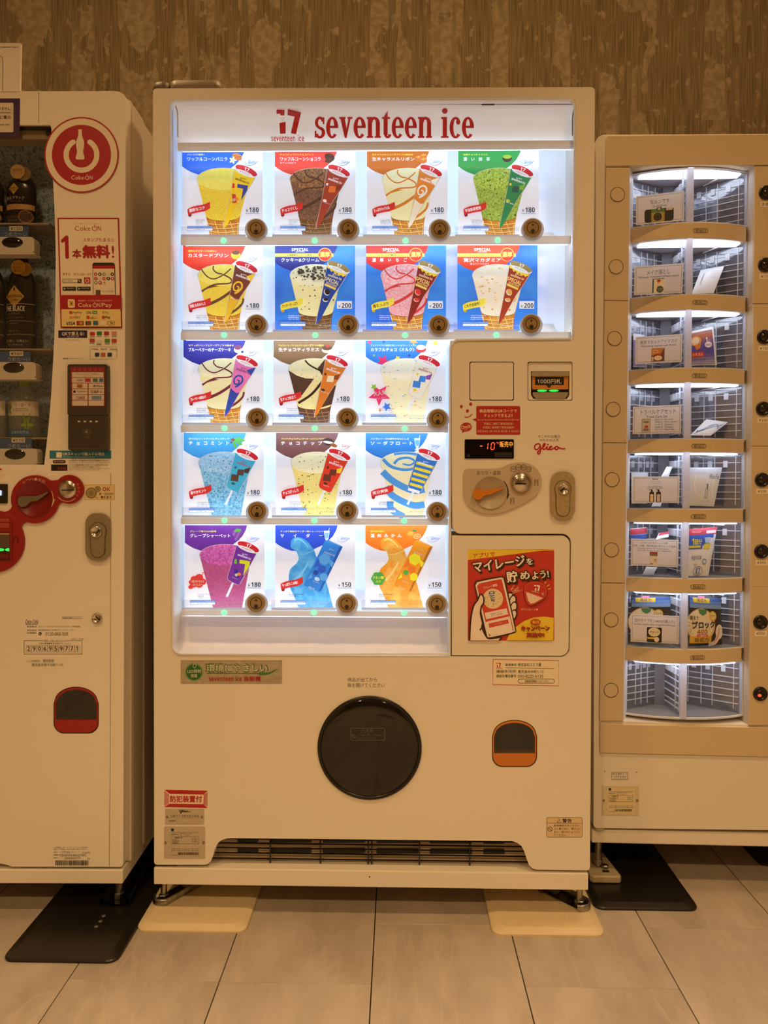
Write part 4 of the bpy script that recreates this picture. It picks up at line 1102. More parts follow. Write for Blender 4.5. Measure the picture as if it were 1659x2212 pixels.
    b.text('¥', 1130, 1066, 1166, 1112, '#1d1d20', .01); b.text(price, 1185, 1038, 1340, 1118, '#1d1d20', .02); b.rect(1120, 1132, 1350, 1138, '#3a3a40')
    # small print
    tc = '#f4f6ff' if special else '#4a4c58'
    b.text(eng, 312, 1232, 312+min(22*len(eng), 250), 1254, tc); b.text(cjk, 312, 1264, 312+24*len(cjk), 1285, tc); b.text(kor, 312, 1296, 312+24*len(kor), 1314, tc)
    b.rect(180, 1344, 592, 1378, '#3f82cc'); b.text('原材料に含まれるアレルギー物質(28品目対象)', 190, 1351, 582, 1370, '#e8f2fb', .003)
    b.rect(180, 1378, 592, 1417, '#3f82cc'); b.rect(184, 1380, 588, 1413, '#f4f7fb'); b.text('卵・乳成分・小麦', 310, 1386, 460, 1406, '#30323c')
    b.text('写真・イラストはイメージです。', 815, 1398, 1100, 1416, tc)
    o = part(b, 'flavour_card', None, label=None)
    o['label'] = label; o['category'] = 'price card'; o['group'] = 'flavour cards in the lit rows'
    o.matrix_world = F.M
    return o
# small header pictures
def ic_waf(col, col2, flower=True):
    def f(b):
        b.ell(985, 218, 84, 58, col, 18)
        for k in range(4): b.line([(915+k*38, 180+k*8), (930+k*38, 258+k*6)], 6, col2)
        for k in range(3): b.line([(908, 195+k*26), (1060, 215+k*26)], 6, col2)
        if flower:
            for k in range(5): b.ell(918+32*math.cos(k*1.257), 272+32*math.sin(k*1.257), 30, 17, '#f7f3c8', math.degrees(k*1.257), 10)
            b.ell(918, 272, 9, 9, '#d8a83a', n=8)
        else:
            b.poly([(930, 250), (1010, 230), (1050, 270), (985, 320), (900, 300)], col); b.poly([(960, 245), (1010, 235), (1000, 270)], '#7a4a30')
    return f
def ic_blobs(*l):
    def f(b):
        for cx, cy, rx, ry, rot, col in l: b.ell(cx, cy, rx, ry, col, rot, 18)
    return f
def ic_cubes(b):
    for x, y in ((880, 220), (960, 190), (960, 255)):
        b.poly([(x, y), (x+60, y-24), (x+110, y-5), (x+105, y+50), (x+50, y+75), (x, y+52)], '#d8782a'); b.poly([(x, y), (x+60, y-24), (x+110, y-5), (x+50, y+20)], '#f0a84a')
def ic_grape(b):
    for i in range(4):
        for j in range(5-i): b.ell(880+j*38+i*20-i*2, 190+i*40, 23, 23, ['#7a3f96', '#9a62b4'][(i+j) % 2], n=12)
    b.poly([(900, 170), (950, 130), (1030, 150), (990, 190), (930, 190)], '#5aa83a')
def ic_mint(b):
    for cx, cy, q in ((960, 190, -30), (1000, 250, 30), (1040, 200, 10), (930, 280, 70)): b.ell(cx, cy, 62, 26, '#5cb84a', q, 14)
    b.poly([(860, 190), (910, 165), (940, 200), (890, 225)], '#8a4a2c'); b.poly([(850, 230), (890, 225), (880, 260)], '#6a3a24')
def ic_glass(col):
    def f(b):
        b.poly([(890, 170), (990, 170), (970, 300), (955, 340), (985, 365), (895, 365), (925, 340), (910, 300)], '#e8f2fa'); b.poly([(900, 200), (980, 200), (962, 300), (918, 300)], col); b.line([(960, 200), (985, 120)], 8, '#e8f2fa')
    return f
def ic_orange(b):
    b.ell(850, 235, 82, 72, '#f28a24', n=22); b.ell(838, 215, 50, 40, '#f8b04a', n=16); b.ell(945, 262, 64, 42, '#f5e3b0', -14); b.ell(945, 262, 55, 34, '#f49a34', -14)
    for k in range(5): b.line([(945, 262), (945+50*math.cos(k*1.25), 262+30*math.sin(k*1.25))], 4, '#fbd9a0')
    b.poly([(850, 185), (880, 150), (940, 165), (930, 190), (880, 180)], '#3f8a4a')
def stars(b):
    st = lambda cx, cy, R_, col, k: b.poly([(cx+(R_ if j % 2 == 0 else R_*.45)*math.cos(k+j*math.pi/5), cy+(R_ if j % 2 == 0 else R_*.45)*math.sin(k+j*math.pi/5)) for j in range(10)], col)
    for q in ((160, 130, 46, '#e8336e', .3), (390, 120, 30, '#2a3f9a', .2), (880, 110, 72, '#f2a03a', .4), (1040, 90, 0, '#fff', 0), (380, 440, 110, '#e8336e', .1), (620, 400, 54, '#f3e03c', .5), (810, 350, 30, '#2a3f9a', .2), (980, 410, 44, '#e8336e', .3), (230, 350, 28, '#8cc63f', .1), (1240, 140, 58, '#c9d63a', .2)):
        if q[2]: st(*q)
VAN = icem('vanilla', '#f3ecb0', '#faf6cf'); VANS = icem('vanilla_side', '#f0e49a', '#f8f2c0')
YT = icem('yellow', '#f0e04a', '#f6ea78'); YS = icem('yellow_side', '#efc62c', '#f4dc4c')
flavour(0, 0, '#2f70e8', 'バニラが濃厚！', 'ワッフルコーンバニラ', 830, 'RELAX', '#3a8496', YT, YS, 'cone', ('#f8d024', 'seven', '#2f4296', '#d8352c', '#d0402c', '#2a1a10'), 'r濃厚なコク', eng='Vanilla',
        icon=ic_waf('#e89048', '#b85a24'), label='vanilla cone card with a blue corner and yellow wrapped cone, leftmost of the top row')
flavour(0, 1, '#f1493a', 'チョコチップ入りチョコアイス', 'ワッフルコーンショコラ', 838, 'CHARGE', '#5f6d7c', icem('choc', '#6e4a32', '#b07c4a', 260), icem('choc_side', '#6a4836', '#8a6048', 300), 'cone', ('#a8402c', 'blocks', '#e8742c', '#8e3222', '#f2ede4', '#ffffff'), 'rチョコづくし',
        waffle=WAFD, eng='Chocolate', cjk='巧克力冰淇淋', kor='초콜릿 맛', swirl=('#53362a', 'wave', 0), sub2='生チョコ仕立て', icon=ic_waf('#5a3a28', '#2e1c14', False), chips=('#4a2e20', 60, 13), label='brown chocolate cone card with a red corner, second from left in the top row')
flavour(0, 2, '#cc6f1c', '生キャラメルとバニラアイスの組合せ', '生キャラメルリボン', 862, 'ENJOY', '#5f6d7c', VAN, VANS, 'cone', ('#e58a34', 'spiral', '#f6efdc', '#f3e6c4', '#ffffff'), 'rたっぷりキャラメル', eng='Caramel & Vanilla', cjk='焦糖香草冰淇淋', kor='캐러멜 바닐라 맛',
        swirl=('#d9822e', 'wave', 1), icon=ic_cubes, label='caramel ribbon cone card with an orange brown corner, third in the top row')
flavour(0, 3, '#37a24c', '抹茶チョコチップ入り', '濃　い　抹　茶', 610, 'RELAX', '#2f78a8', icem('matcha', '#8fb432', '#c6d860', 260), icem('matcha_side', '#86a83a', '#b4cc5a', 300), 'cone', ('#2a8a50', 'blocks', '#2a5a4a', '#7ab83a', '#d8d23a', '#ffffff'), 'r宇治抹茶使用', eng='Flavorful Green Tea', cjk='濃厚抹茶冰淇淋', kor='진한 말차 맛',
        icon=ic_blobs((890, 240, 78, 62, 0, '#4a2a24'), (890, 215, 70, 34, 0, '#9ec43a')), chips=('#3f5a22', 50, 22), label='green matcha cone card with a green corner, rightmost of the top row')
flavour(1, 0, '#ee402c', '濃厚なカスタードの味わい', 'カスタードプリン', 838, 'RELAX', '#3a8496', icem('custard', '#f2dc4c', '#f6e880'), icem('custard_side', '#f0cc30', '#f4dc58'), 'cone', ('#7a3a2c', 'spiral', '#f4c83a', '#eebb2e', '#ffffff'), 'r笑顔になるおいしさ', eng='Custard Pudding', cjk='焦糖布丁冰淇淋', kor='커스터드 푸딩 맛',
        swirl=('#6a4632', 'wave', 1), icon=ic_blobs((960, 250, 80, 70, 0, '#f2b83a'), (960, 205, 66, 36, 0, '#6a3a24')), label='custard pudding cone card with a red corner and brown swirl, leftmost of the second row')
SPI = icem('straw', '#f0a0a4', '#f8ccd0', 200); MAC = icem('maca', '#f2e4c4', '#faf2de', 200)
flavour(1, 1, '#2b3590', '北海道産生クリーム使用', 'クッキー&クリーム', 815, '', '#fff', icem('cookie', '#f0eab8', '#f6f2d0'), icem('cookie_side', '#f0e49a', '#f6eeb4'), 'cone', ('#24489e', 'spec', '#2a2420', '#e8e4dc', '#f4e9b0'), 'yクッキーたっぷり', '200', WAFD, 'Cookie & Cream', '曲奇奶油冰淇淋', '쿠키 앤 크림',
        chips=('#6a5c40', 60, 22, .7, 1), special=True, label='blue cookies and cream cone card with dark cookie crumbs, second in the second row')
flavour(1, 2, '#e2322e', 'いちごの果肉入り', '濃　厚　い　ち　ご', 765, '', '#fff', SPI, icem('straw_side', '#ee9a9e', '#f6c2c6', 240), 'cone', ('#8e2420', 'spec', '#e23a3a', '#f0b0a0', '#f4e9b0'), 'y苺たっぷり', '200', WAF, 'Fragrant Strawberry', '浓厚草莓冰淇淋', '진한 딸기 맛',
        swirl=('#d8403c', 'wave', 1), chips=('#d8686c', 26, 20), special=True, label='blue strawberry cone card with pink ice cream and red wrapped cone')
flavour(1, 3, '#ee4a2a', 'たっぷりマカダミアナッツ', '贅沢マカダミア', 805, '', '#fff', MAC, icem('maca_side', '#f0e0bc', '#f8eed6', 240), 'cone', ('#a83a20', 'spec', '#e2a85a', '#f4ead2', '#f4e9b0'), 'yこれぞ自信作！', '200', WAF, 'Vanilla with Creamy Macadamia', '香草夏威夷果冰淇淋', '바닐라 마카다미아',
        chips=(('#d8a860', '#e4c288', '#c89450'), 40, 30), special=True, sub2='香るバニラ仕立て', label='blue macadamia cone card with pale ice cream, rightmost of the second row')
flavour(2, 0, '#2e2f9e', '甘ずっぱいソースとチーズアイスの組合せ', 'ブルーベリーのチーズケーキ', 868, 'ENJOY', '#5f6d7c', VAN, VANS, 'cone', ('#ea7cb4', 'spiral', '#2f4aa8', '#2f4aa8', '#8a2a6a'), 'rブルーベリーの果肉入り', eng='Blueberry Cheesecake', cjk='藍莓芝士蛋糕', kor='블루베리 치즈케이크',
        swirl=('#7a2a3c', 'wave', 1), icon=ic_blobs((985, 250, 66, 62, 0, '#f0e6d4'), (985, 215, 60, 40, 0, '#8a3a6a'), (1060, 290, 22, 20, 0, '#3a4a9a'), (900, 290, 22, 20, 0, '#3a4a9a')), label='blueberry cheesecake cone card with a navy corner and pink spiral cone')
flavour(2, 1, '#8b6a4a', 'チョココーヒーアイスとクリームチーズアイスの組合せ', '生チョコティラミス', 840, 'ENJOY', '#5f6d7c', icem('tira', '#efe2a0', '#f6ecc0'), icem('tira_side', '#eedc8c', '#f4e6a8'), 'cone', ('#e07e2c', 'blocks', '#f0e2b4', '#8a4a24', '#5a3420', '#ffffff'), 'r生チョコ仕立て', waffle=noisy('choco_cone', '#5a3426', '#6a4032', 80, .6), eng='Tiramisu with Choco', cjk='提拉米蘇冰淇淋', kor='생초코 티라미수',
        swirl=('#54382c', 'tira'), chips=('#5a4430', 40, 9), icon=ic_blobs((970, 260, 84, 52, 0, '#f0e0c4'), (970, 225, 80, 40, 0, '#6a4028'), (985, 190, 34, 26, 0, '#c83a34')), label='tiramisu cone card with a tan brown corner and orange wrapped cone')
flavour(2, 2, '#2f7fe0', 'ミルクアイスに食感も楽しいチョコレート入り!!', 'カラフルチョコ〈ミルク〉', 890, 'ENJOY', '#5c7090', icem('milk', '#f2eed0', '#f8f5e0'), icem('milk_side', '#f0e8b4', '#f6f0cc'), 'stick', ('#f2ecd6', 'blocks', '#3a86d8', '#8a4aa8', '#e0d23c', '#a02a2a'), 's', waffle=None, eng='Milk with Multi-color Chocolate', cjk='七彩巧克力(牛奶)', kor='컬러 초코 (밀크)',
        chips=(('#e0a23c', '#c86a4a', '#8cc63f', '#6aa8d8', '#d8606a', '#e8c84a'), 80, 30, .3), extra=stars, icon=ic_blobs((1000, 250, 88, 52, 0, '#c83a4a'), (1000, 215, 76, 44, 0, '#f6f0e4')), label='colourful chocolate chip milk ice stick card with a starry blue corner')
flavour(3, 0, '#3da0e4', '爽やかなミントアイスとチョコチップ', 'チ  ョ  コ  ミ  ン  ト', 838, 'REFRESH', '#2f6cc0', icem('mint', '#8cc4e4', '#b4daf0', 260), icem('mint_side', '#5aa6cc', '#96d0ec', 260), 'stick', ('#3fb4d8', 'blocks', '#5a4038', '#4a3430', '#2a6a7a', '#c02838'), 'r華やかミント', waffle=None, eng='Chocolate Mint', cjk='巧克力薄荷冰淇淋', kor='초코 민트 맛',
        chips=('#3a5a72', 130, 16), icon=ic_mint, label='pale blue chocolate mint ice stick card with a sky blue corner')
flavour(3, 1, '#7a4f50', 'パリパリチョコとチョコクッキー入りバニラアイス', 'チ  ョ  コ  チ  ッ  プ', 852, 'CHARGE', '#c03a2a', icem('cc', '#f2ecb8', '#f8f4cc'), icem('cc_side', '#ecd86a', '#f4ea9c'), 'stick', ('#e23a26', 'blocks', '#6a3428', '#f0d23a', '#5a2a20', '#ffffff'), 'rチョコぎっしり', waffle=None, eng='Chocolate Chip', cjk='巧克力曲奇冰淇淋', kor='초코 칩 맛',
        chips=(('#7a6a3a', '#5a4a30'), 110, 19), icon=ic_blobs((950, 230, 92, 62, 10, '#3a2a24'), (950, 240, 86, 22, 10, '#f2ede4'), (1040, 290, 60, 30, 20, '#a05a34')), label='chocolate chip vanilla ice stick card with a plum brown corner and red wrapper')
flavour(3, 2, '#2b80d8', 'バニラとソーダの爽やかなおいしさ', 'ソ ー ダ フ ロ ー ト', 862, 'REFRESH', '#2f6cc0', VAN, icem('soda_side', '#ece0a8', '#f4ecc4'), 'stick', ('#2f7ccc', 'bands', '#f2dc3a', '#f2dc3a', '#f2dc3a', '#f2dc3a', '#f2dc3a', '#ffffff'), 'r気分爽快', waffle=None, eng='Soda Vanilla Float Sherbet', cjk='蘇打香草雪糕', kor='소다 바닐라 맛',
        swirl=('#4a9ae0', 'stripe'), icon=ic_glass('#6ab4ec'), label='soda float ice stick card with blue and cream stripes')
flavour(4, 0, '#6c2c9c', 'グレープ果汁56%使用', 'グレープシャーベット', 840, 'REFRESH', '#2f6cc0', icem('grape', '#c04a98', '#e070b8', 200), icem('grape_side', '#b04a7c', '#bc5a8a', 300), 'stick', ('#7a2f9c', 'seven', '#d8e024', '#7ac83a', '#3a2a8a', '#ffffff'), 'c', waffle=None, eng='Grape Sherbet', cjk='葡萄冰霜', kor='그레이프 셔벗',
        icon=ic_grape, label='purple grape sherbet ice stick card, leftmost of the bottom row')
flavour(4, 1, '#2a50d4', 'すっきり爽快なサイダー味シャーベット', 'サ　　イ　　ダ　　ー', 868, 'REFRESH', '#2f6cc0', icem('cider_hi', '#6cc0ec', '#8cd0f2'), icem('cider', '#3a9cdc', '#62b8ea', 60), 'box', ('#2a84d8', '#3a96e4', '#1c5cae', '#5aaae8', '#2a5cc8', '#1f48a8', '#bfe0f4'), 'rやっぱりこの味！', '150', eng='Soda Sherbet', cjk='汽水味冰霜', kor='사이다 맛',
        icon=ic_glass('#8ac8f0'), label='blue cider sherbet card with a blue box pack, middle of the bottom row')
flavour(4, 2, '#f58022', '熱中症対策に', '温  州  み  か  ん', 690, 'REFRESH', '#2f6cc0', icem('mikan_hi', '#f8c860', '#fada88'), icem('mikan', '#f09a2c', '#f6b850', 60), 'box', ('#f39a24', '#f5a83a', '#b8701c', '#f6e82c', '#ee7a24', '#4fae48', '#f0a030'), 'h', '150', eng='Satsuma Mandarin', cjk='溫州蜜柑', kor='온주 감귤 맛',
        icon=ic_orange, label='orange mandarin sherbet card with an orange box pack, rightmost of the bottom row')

GLOW[0] = 0.0
# mileage poster on the insert panel
def poster(b):
    b.rect(1010.5, 1187, 1197, 1384, '#c8382c', 2)
    Z = lambda x, y: (1000+x/7.541, 1170+y/7.541)
    L_ = lambda *q: [Z(*p) for p in q]
    Y_ = '#f0d23c'; K = '#3a1f14'; Wp = '#f6e9e0'
    b.poly(L_((80, 130), (1480, 135), (1480, 142), (1300, 145), (78, 300)), Y_)
    def t(s, x0, y0, x1, y1, c, bo=0, rot=0): b.text(s, *Z(x0, y0), *Z(x1, y1), c, bo, rot)
    t('アプリで', 165, 180, 520, 255, '#c0401c', .03, -5)
    for s, x0, y0, x1, y1 in (('マイレージ', 160, 270, 1015, 450), ('を', 1030, 265, 1140, 380), ('貯', 710, 475, 890, 665), ('め', 930, 480, 1090, 620), ('よう!', 1120, 470, 1400, 605)):
        for dx, dy in ((12, 12), (24, 22)): t(s, x0+dx, y0+dy, x1+dx, y1+dy, K, .085, -8)
        t(s, x0, y0, x1, y1, K, .085, -8); t(s, x0+6, y0+6, x1-6, y1-6, '#fbf3ec', .035, -8)
    # yellow corner
    b.poly(L_((705, 1608), (760, 1500), (860, 1390), (1000, 1290), (1150, 1235), (1320, 1220), (1478, 1240), (1472, 1610)), Y_)
    # far fingers, phone, near hand
    for cx, cy, rx, ry in ((770, 890, 60, 70), (815, 960, 62, 95), (830, 1070, 62, 100), (830, 1190, 58, 90)):
        b.ell(*Z(cx, cy), rx/7.5, ry/7.5, K, 14); b.ell(*Z(cx-4, cy), (rx-22)/7.5, (ry-22)/7.5, Wp, 14)
    def ph(k):
        o = [(183+k, 700+k*.6), (205+k, 655+k), (250+k*.8, 632+k), (600-k*.2, 568+k), (660-k*.7, 580+k), (692-k, 630+k), (862-k, 1410-k*.3), (855-k, 1465-k*.7), (815-k*.8, 1500-k), (445+k*.2, 1578-k), (395+k*.7, 1568-k), (368+k, 1525-k*.6)]
        return [Z(*p) for p in smooth(o+o[:1], 3)[:-1]]
    b.poly(ph(0), K); b.poly(ph(20), Wp); b.poly(ph(48), K); b.poly(ph(52), '#d8483a')
    b.poly(L_((362, 1310), (762, 1215), (808, 1430), (780, 1470), (470, 1530), (420, 1500)), Wp)
    b.poly(L_((355, 1162), (710, 1085), (738, 1185), (378, 1265)), Wp); b.poly(L_((415, 1335), (735, 1265), (750, 1330), (432, 1405)), '#d8543a')
    t('1マイレージ', 330, 720, 475, 762, '#fff', .0, -12); b.poly(L_((482, 702), (550, 686), (558, 722), (490, 738)), '#f4e4d8'); t('確認', 500, 704, 545, 722, '#c8382c', 0, -12)
    t('seventeen ice マイレージ', 450, 1148, 632, 1172, K, 0, -12); t('35マイレージで1本と交換', 455, 1180, 638, 1205, '#a03a2c', 0, -12); t('マイレージを見る', 525, 1322, 635, 1345, '#f4e4d8', 0, -12)
    b.ell(*Z(490, 930), 163/7.5, 163/7.5, '#f0ddb8')
    for k in range(14): a = k*1.7; b.ell(*Z(490+(95+30*(k % 2))*math.cos(a), 930+(95+30*(k % 2))*math.sin(a)), 1, .7, '#5a4a3a', k*40, 8)
    b.poly(L_((425, 830), (515, 815), (520, 960), (460, 930)), '#f4efe6')
    for k in range(5): b.line(L_((425+k*9, 850+k*26), (470+k*6, 838+k*32), (518, 850+k*30)), 1.8, '#2f4a96', 3)
    b.ell(*Z(470, 828), 48/7.5, 20/7.5, '#2f4a96', -8); b.ell(*Z(470, 828), 30/7.5, 11/7.5, '#f4efe6', -8); b.line(L_((492, 965), (512, 1045)), 1.4, '#e4d2b0')
    hand = smooth([(110, 1608), (125, 1300), (170, 1060), (240, 950), (275, 870), (310, 865), (340, 920), (335, 1000), (300, 1060), (285, 1160), (300, 1250), (320, 1330), (310, 1400), (370, 1530), (430, 1580), (620, 1560), (590, 1608)], 4)
    b.poly([Z(*p) for p in hand], Wp); b.line([Z(*p) for p in hand], 3.2, K); b.line(L_((320, 1320), (310, 1390), (275, 1445)), 3, K, 4)
    # get, lid badge, download
    t('Get!', 790, 745, 910, 815, '#f0d2b8', .0, -18); b.line(L_((770, 790), (840, 705)), 0.7, '#f0d2b8'); b.line(L_((790, 855), (965, 785)), 0.7, '#f0d2b8')
    lid = smooth([(1000, 800), (1010, 730), (1070, 670), (1180, 648), (1290, 680), (1355, 760), (1360, 850), (1310, 930), (1160, 1020), (1090, 1032), (1045, 990), (1010, 880), (1000, 800)], 3)[:-1]
    b.poly([Z(p[0]+8, p[1]+10) for p in lid], '#7a201a'); b.poly([Z(*p) for p in lid], '#e0604a'); b.poly([Z(1182+(p[0]-1182)*.95, 832+(p[1]-832)*.95) for p in lid], '#c8382c')
    b.poly(L_(*([(1025, 815)]+[(1040+k*16, 815+k*6+(16 if k % 2 else -4)) for k in range(1, 17)]+[(1300, 920), (1160, 1000), (1100, 1010), (1060, 960)])), '#f2d8cc')
    seventeen(b, *Z(1145, 705), 0.17, '#fbf0ea'); t('seventeen ice', 1120, 800, 1240, 830, '#f2d8cc', 0, 12); t('S', 1280, 835, 1320, 870, '#f2d8cc', 0, 10)
    for q in ((1330, 690, 1350, 650), (1365, 735, 1408, 700), (1380, 770, 1430, 765)): b.line(L_(q[:2], q[2:]), 1.4, '#f0b04a', 0, 3)
    t('ダウンロード▶', 945, 1085, 1228, 1125, '#f6dcc0', .01)
    b.ell(*Z(1182, 1310), 82/7.5, 48/7.5, '#c0401c'); b.poly(L_((1165, 1345), (1200, 1345), (1182, 1375)), '#c0401c'); t('毎月', 1130, 1285, 1235, 1335, Y_, .02)
    for dx in (8, 0): t('キャンペーン', 950+dx, 1370+dx, 1405+dx, 1450+dx, K if dx else '#c0341c', .04, -1); t('実施中!', 1035+dx, 1480+dx, 1320+dx, 1555+dx, K if dx else '#c0341c', .03, 0)
sticker('red and yellow campaign poster showing a hand with a phone', F.at(0.003), poster, name='poster')
# ------------------------------------------------------------------ drinks machine on the left
LX = floor_x(265, 1915, 0.09); LX0 = CAM + (LX-CAM)*(1.65/(LX.y-CAM.y))
DRK = thing('drink_vending_machine', 'cream drinks vending machine at the left edge with red coin panel and unlit bottles', 'vending machine', (LX0.x, 0.0, 0), math.radians(1.1))
D = Frame(DRK); Q = D.pt; MD = D.at(0)
zt, zd0, zb0, zb1 = Q(150, 197).z, Q(150, 1872).z, Q(150, 1909).z, Q(150, 1879).z
xr0 = Q(270, 1000).x; XW = -1.02
b = B(); b.box(XW, xr0+0.004, 0.115, 0.72, zb1, zt-0.006, PAINT_G)
part(b, 'cabinet', DRK, solid=True, bevel=0.006)
b = B(); b.box(XW, Q(265, 1900).x, 0.0, 0.70, zb0, zb1, PAINT)
part(b, 'base_rail', DRK, solid=True, bevel=0.002)
win = [(-420, 270), (104, 270)]+ring(106, 274, 4, 4, 3, 270, 360)+smooth([(111, 280), (114, 380), (118.5, 480), (120, 565), (119, 660), (115.5, 760), (107.5, 890), (95.5, 1002)], 4)+[(95, 1004), (-420, 1004)]
crl = crh(164.5, 1484, 1584, 96.5, 32)
do = [(-440, 197)]+ring(250, 217, 22, 20, 7, 270, 360)+ring(259, 1866, 7, 7, 4, 0, 90)+[(25, 1872.5), (14, 1868), (2, 1866), (-440, 1866)]
b = B(MD); b.slab(do, 0, 0.032, PAINT, holes=[win, crl])
part(b, 'door', DRK, solid=True, bevel=0.011, seg=4)
b = B(D.at(0.0325)); ins_ = lambda pts: [(858+(x-858)*.981, 1080+(y-1080)*.9815) for x, y in pts]
b.slab(ins_([(-440, 197)]+ring(262, 210, 12, 12, 5, 270, 360)+[(272, 1874), (-440, 1874)]), 0.0325, 0.1145, PAINT_G, holes=[ins_([(-425, 262), (124, 262), (124, 1010), (-425, 1010)]), ins_(crh(164.5, 1480, 1588, 104, 32))])
part(b, 'door_frame', DRK, solid=True)
for q in ([(83.6, 199), (83.6, 266)], [(239.4, 1022), (239.2, 1050)], [(239, 1080), (237.8, 1640), (236, 1871)]):
    part(B(MD, d=1e-4).line(q, 1.1, '#7a6040'), 'seam', DRK)
# side louvres
for i in range(7):
    z = Q(284, 243+i*6.5, 0.04).z
    y0 = 0.042
    part(B().box(xr0-0.001, xr0+0.0048, y0, y0+0.052, z-(0.002 if i < 6 else 0.012), z, pm('#7a6c58', .6)), 'side_louvre', DRK)
# back of the window: ice print, shelves
def icepic():
    m, nt, bs = mk('ice_cube_print'); n = nt.nodes; L = nt.links
    tc = n.new('ShaderNodeTexCoord'); v = n.new('ShaderNodeTexVoronoi'); v.inputs['Scale'].default_value = 34; v.feature = 'DISTANCE_TO_EDGE'
    no = n.new('ShaderNodeTexNoise'); no.inputs['Scale'].default_value = 40; no.inputs['Detail'].default_value = 6; no.inputs['Distortion'].default_value = 2
    L.new(tc.outputs['Object'], no.inputs[0]); L.new(no.outputs[1], v.inputs[0]); v.inputs['Scale'].default_value = 3
    r = n.new('ShaderNodeValToRGB'); e = r.color_ramp.elements
    e[0].position = 0.0; e[0].color = hexc('#b9cbe0'); e[1].position = 0.25; e[1].color = hexc('#5c7f9e'); z = e.new(0.7); z.color = hexc('#3c5a72')
    L.new(v.outputs[0], r.inputs[0]); L.new(r.outputs[0], bs.inputs['Base Color']); bs.inputs['Roughness'].default_value = 0.4
    return m
zw0, zw1 = Q(0, 1006, 0.1).z-0.02, Q(0, 268, 0.1).z+0.02
part(B().box(XW+0.02, Q(135, 600, 0.1).x, 0.10, 0.104, zw0, zw1, icepic()), 'display_back', DRK)
b = B(D.at(0.012)); b.slab([(-420, 268), (112, 268), (112, 278), (-420, 278)], 0.006, 0.014, pm('#1a1611', .4)); b.slab([(-420, 278), (112, 278), (111, 301), (-420, 301)], 0.016, 0.05, pm('#a8977e', .4)); b.slab([(98, 276), (108, 276), (108, 290), (98, 290)], 0.012, 0.04, DARK)
part(b, 'window_hood', DRK, solid=True)
part(B(D.at(0.006)).poly(win, clear('shop_window', (0.80, 0.79, 0.77), 0.04)), 'window_pane', DRK)
SHELF = pm('#a89a88', .5)
BLUE = '#3c5f96'
for k, (ys, price, xr_, bx, by, sy, px0, tx0) in enumerate(((552, '¥150', 74, 26.7, 523.5, 489, 20, 9), (817, '¥160', 77.5, 29.7, 794, 759, 21, 16), (1004, '¥110', 80.5, 32.6, 981, 946, 25, 16))):
    z = Q(0, (491, 757, 945)[k], 0.062).z-0.0056
    x1 = Q(xr_+42, by, 0.05).x
    part(B().box(XW+0.02, x1, 0.028, 0.0995, z, z+0.004, SHELF), 'shelf', DRK)
    # selector plates with dark oval lenses
    for j in (0, 1):
        ox = -96*j
        b = B(D.at(0.012)); t_ = by-12
        b.slab([(xr_-92+ox, t_), (xr_-9+ox, t_)]+ring(xr_-9+ox, t_+9, 9, 9, 5, 270, 360)[1:]+ring(xr_-7+ox, t_+28, 7, 6, 5, 0, 90)+[(xr_-92+ox, t_+34)], 0.012, 0.04, PAINT)
        b.slab([(xr_-92+ox, t_+34), (xr_+1+ox, t_+34), (xr_+1+ox, t_+38), (xr_-92+ox, t_+38)], 0.010, 0.04, PAINT)
        o = part(b, 'selector_button', DRK, solid=True, bevel=0.0015)
        c = Q(bx+ox, by, 0.012)
        part(B().lathe([(0.0236, 0.0), (0.023, 0.001), (0.0, 0.0012)], c, pm('#0c0a09', 0.08), 32, 'Y', sy=0.5), 'button_lens', o)
        # price tag and cold strip
        b = B(D.at(0.020)); b.slab([(xr_-92+ox, sy+.5), (xr_-12+ox, sy+.5), (xr_-12+ox, t_+1), (xr_-92+ox, t_+1)], 0.020, 0.022, pm(BLUE, .5))
        b.d = 0.0002
        b.text('つめた〜い', tx0+ox, t_-10.5, tx0+49+ox, t_-1.5, '#c8ccd4', .004)
        b.rect(px0+ox, sy-.5, px0+29+ox, sy+10, '#e8dfcc', 1); b.text(price, px0+2.5+ox, sy+1.5, px0+26.5+ox, sy+8, '#17130e', .02)
        part(b, 'price_strip', DRK)
TAGC = '#c9a36a'
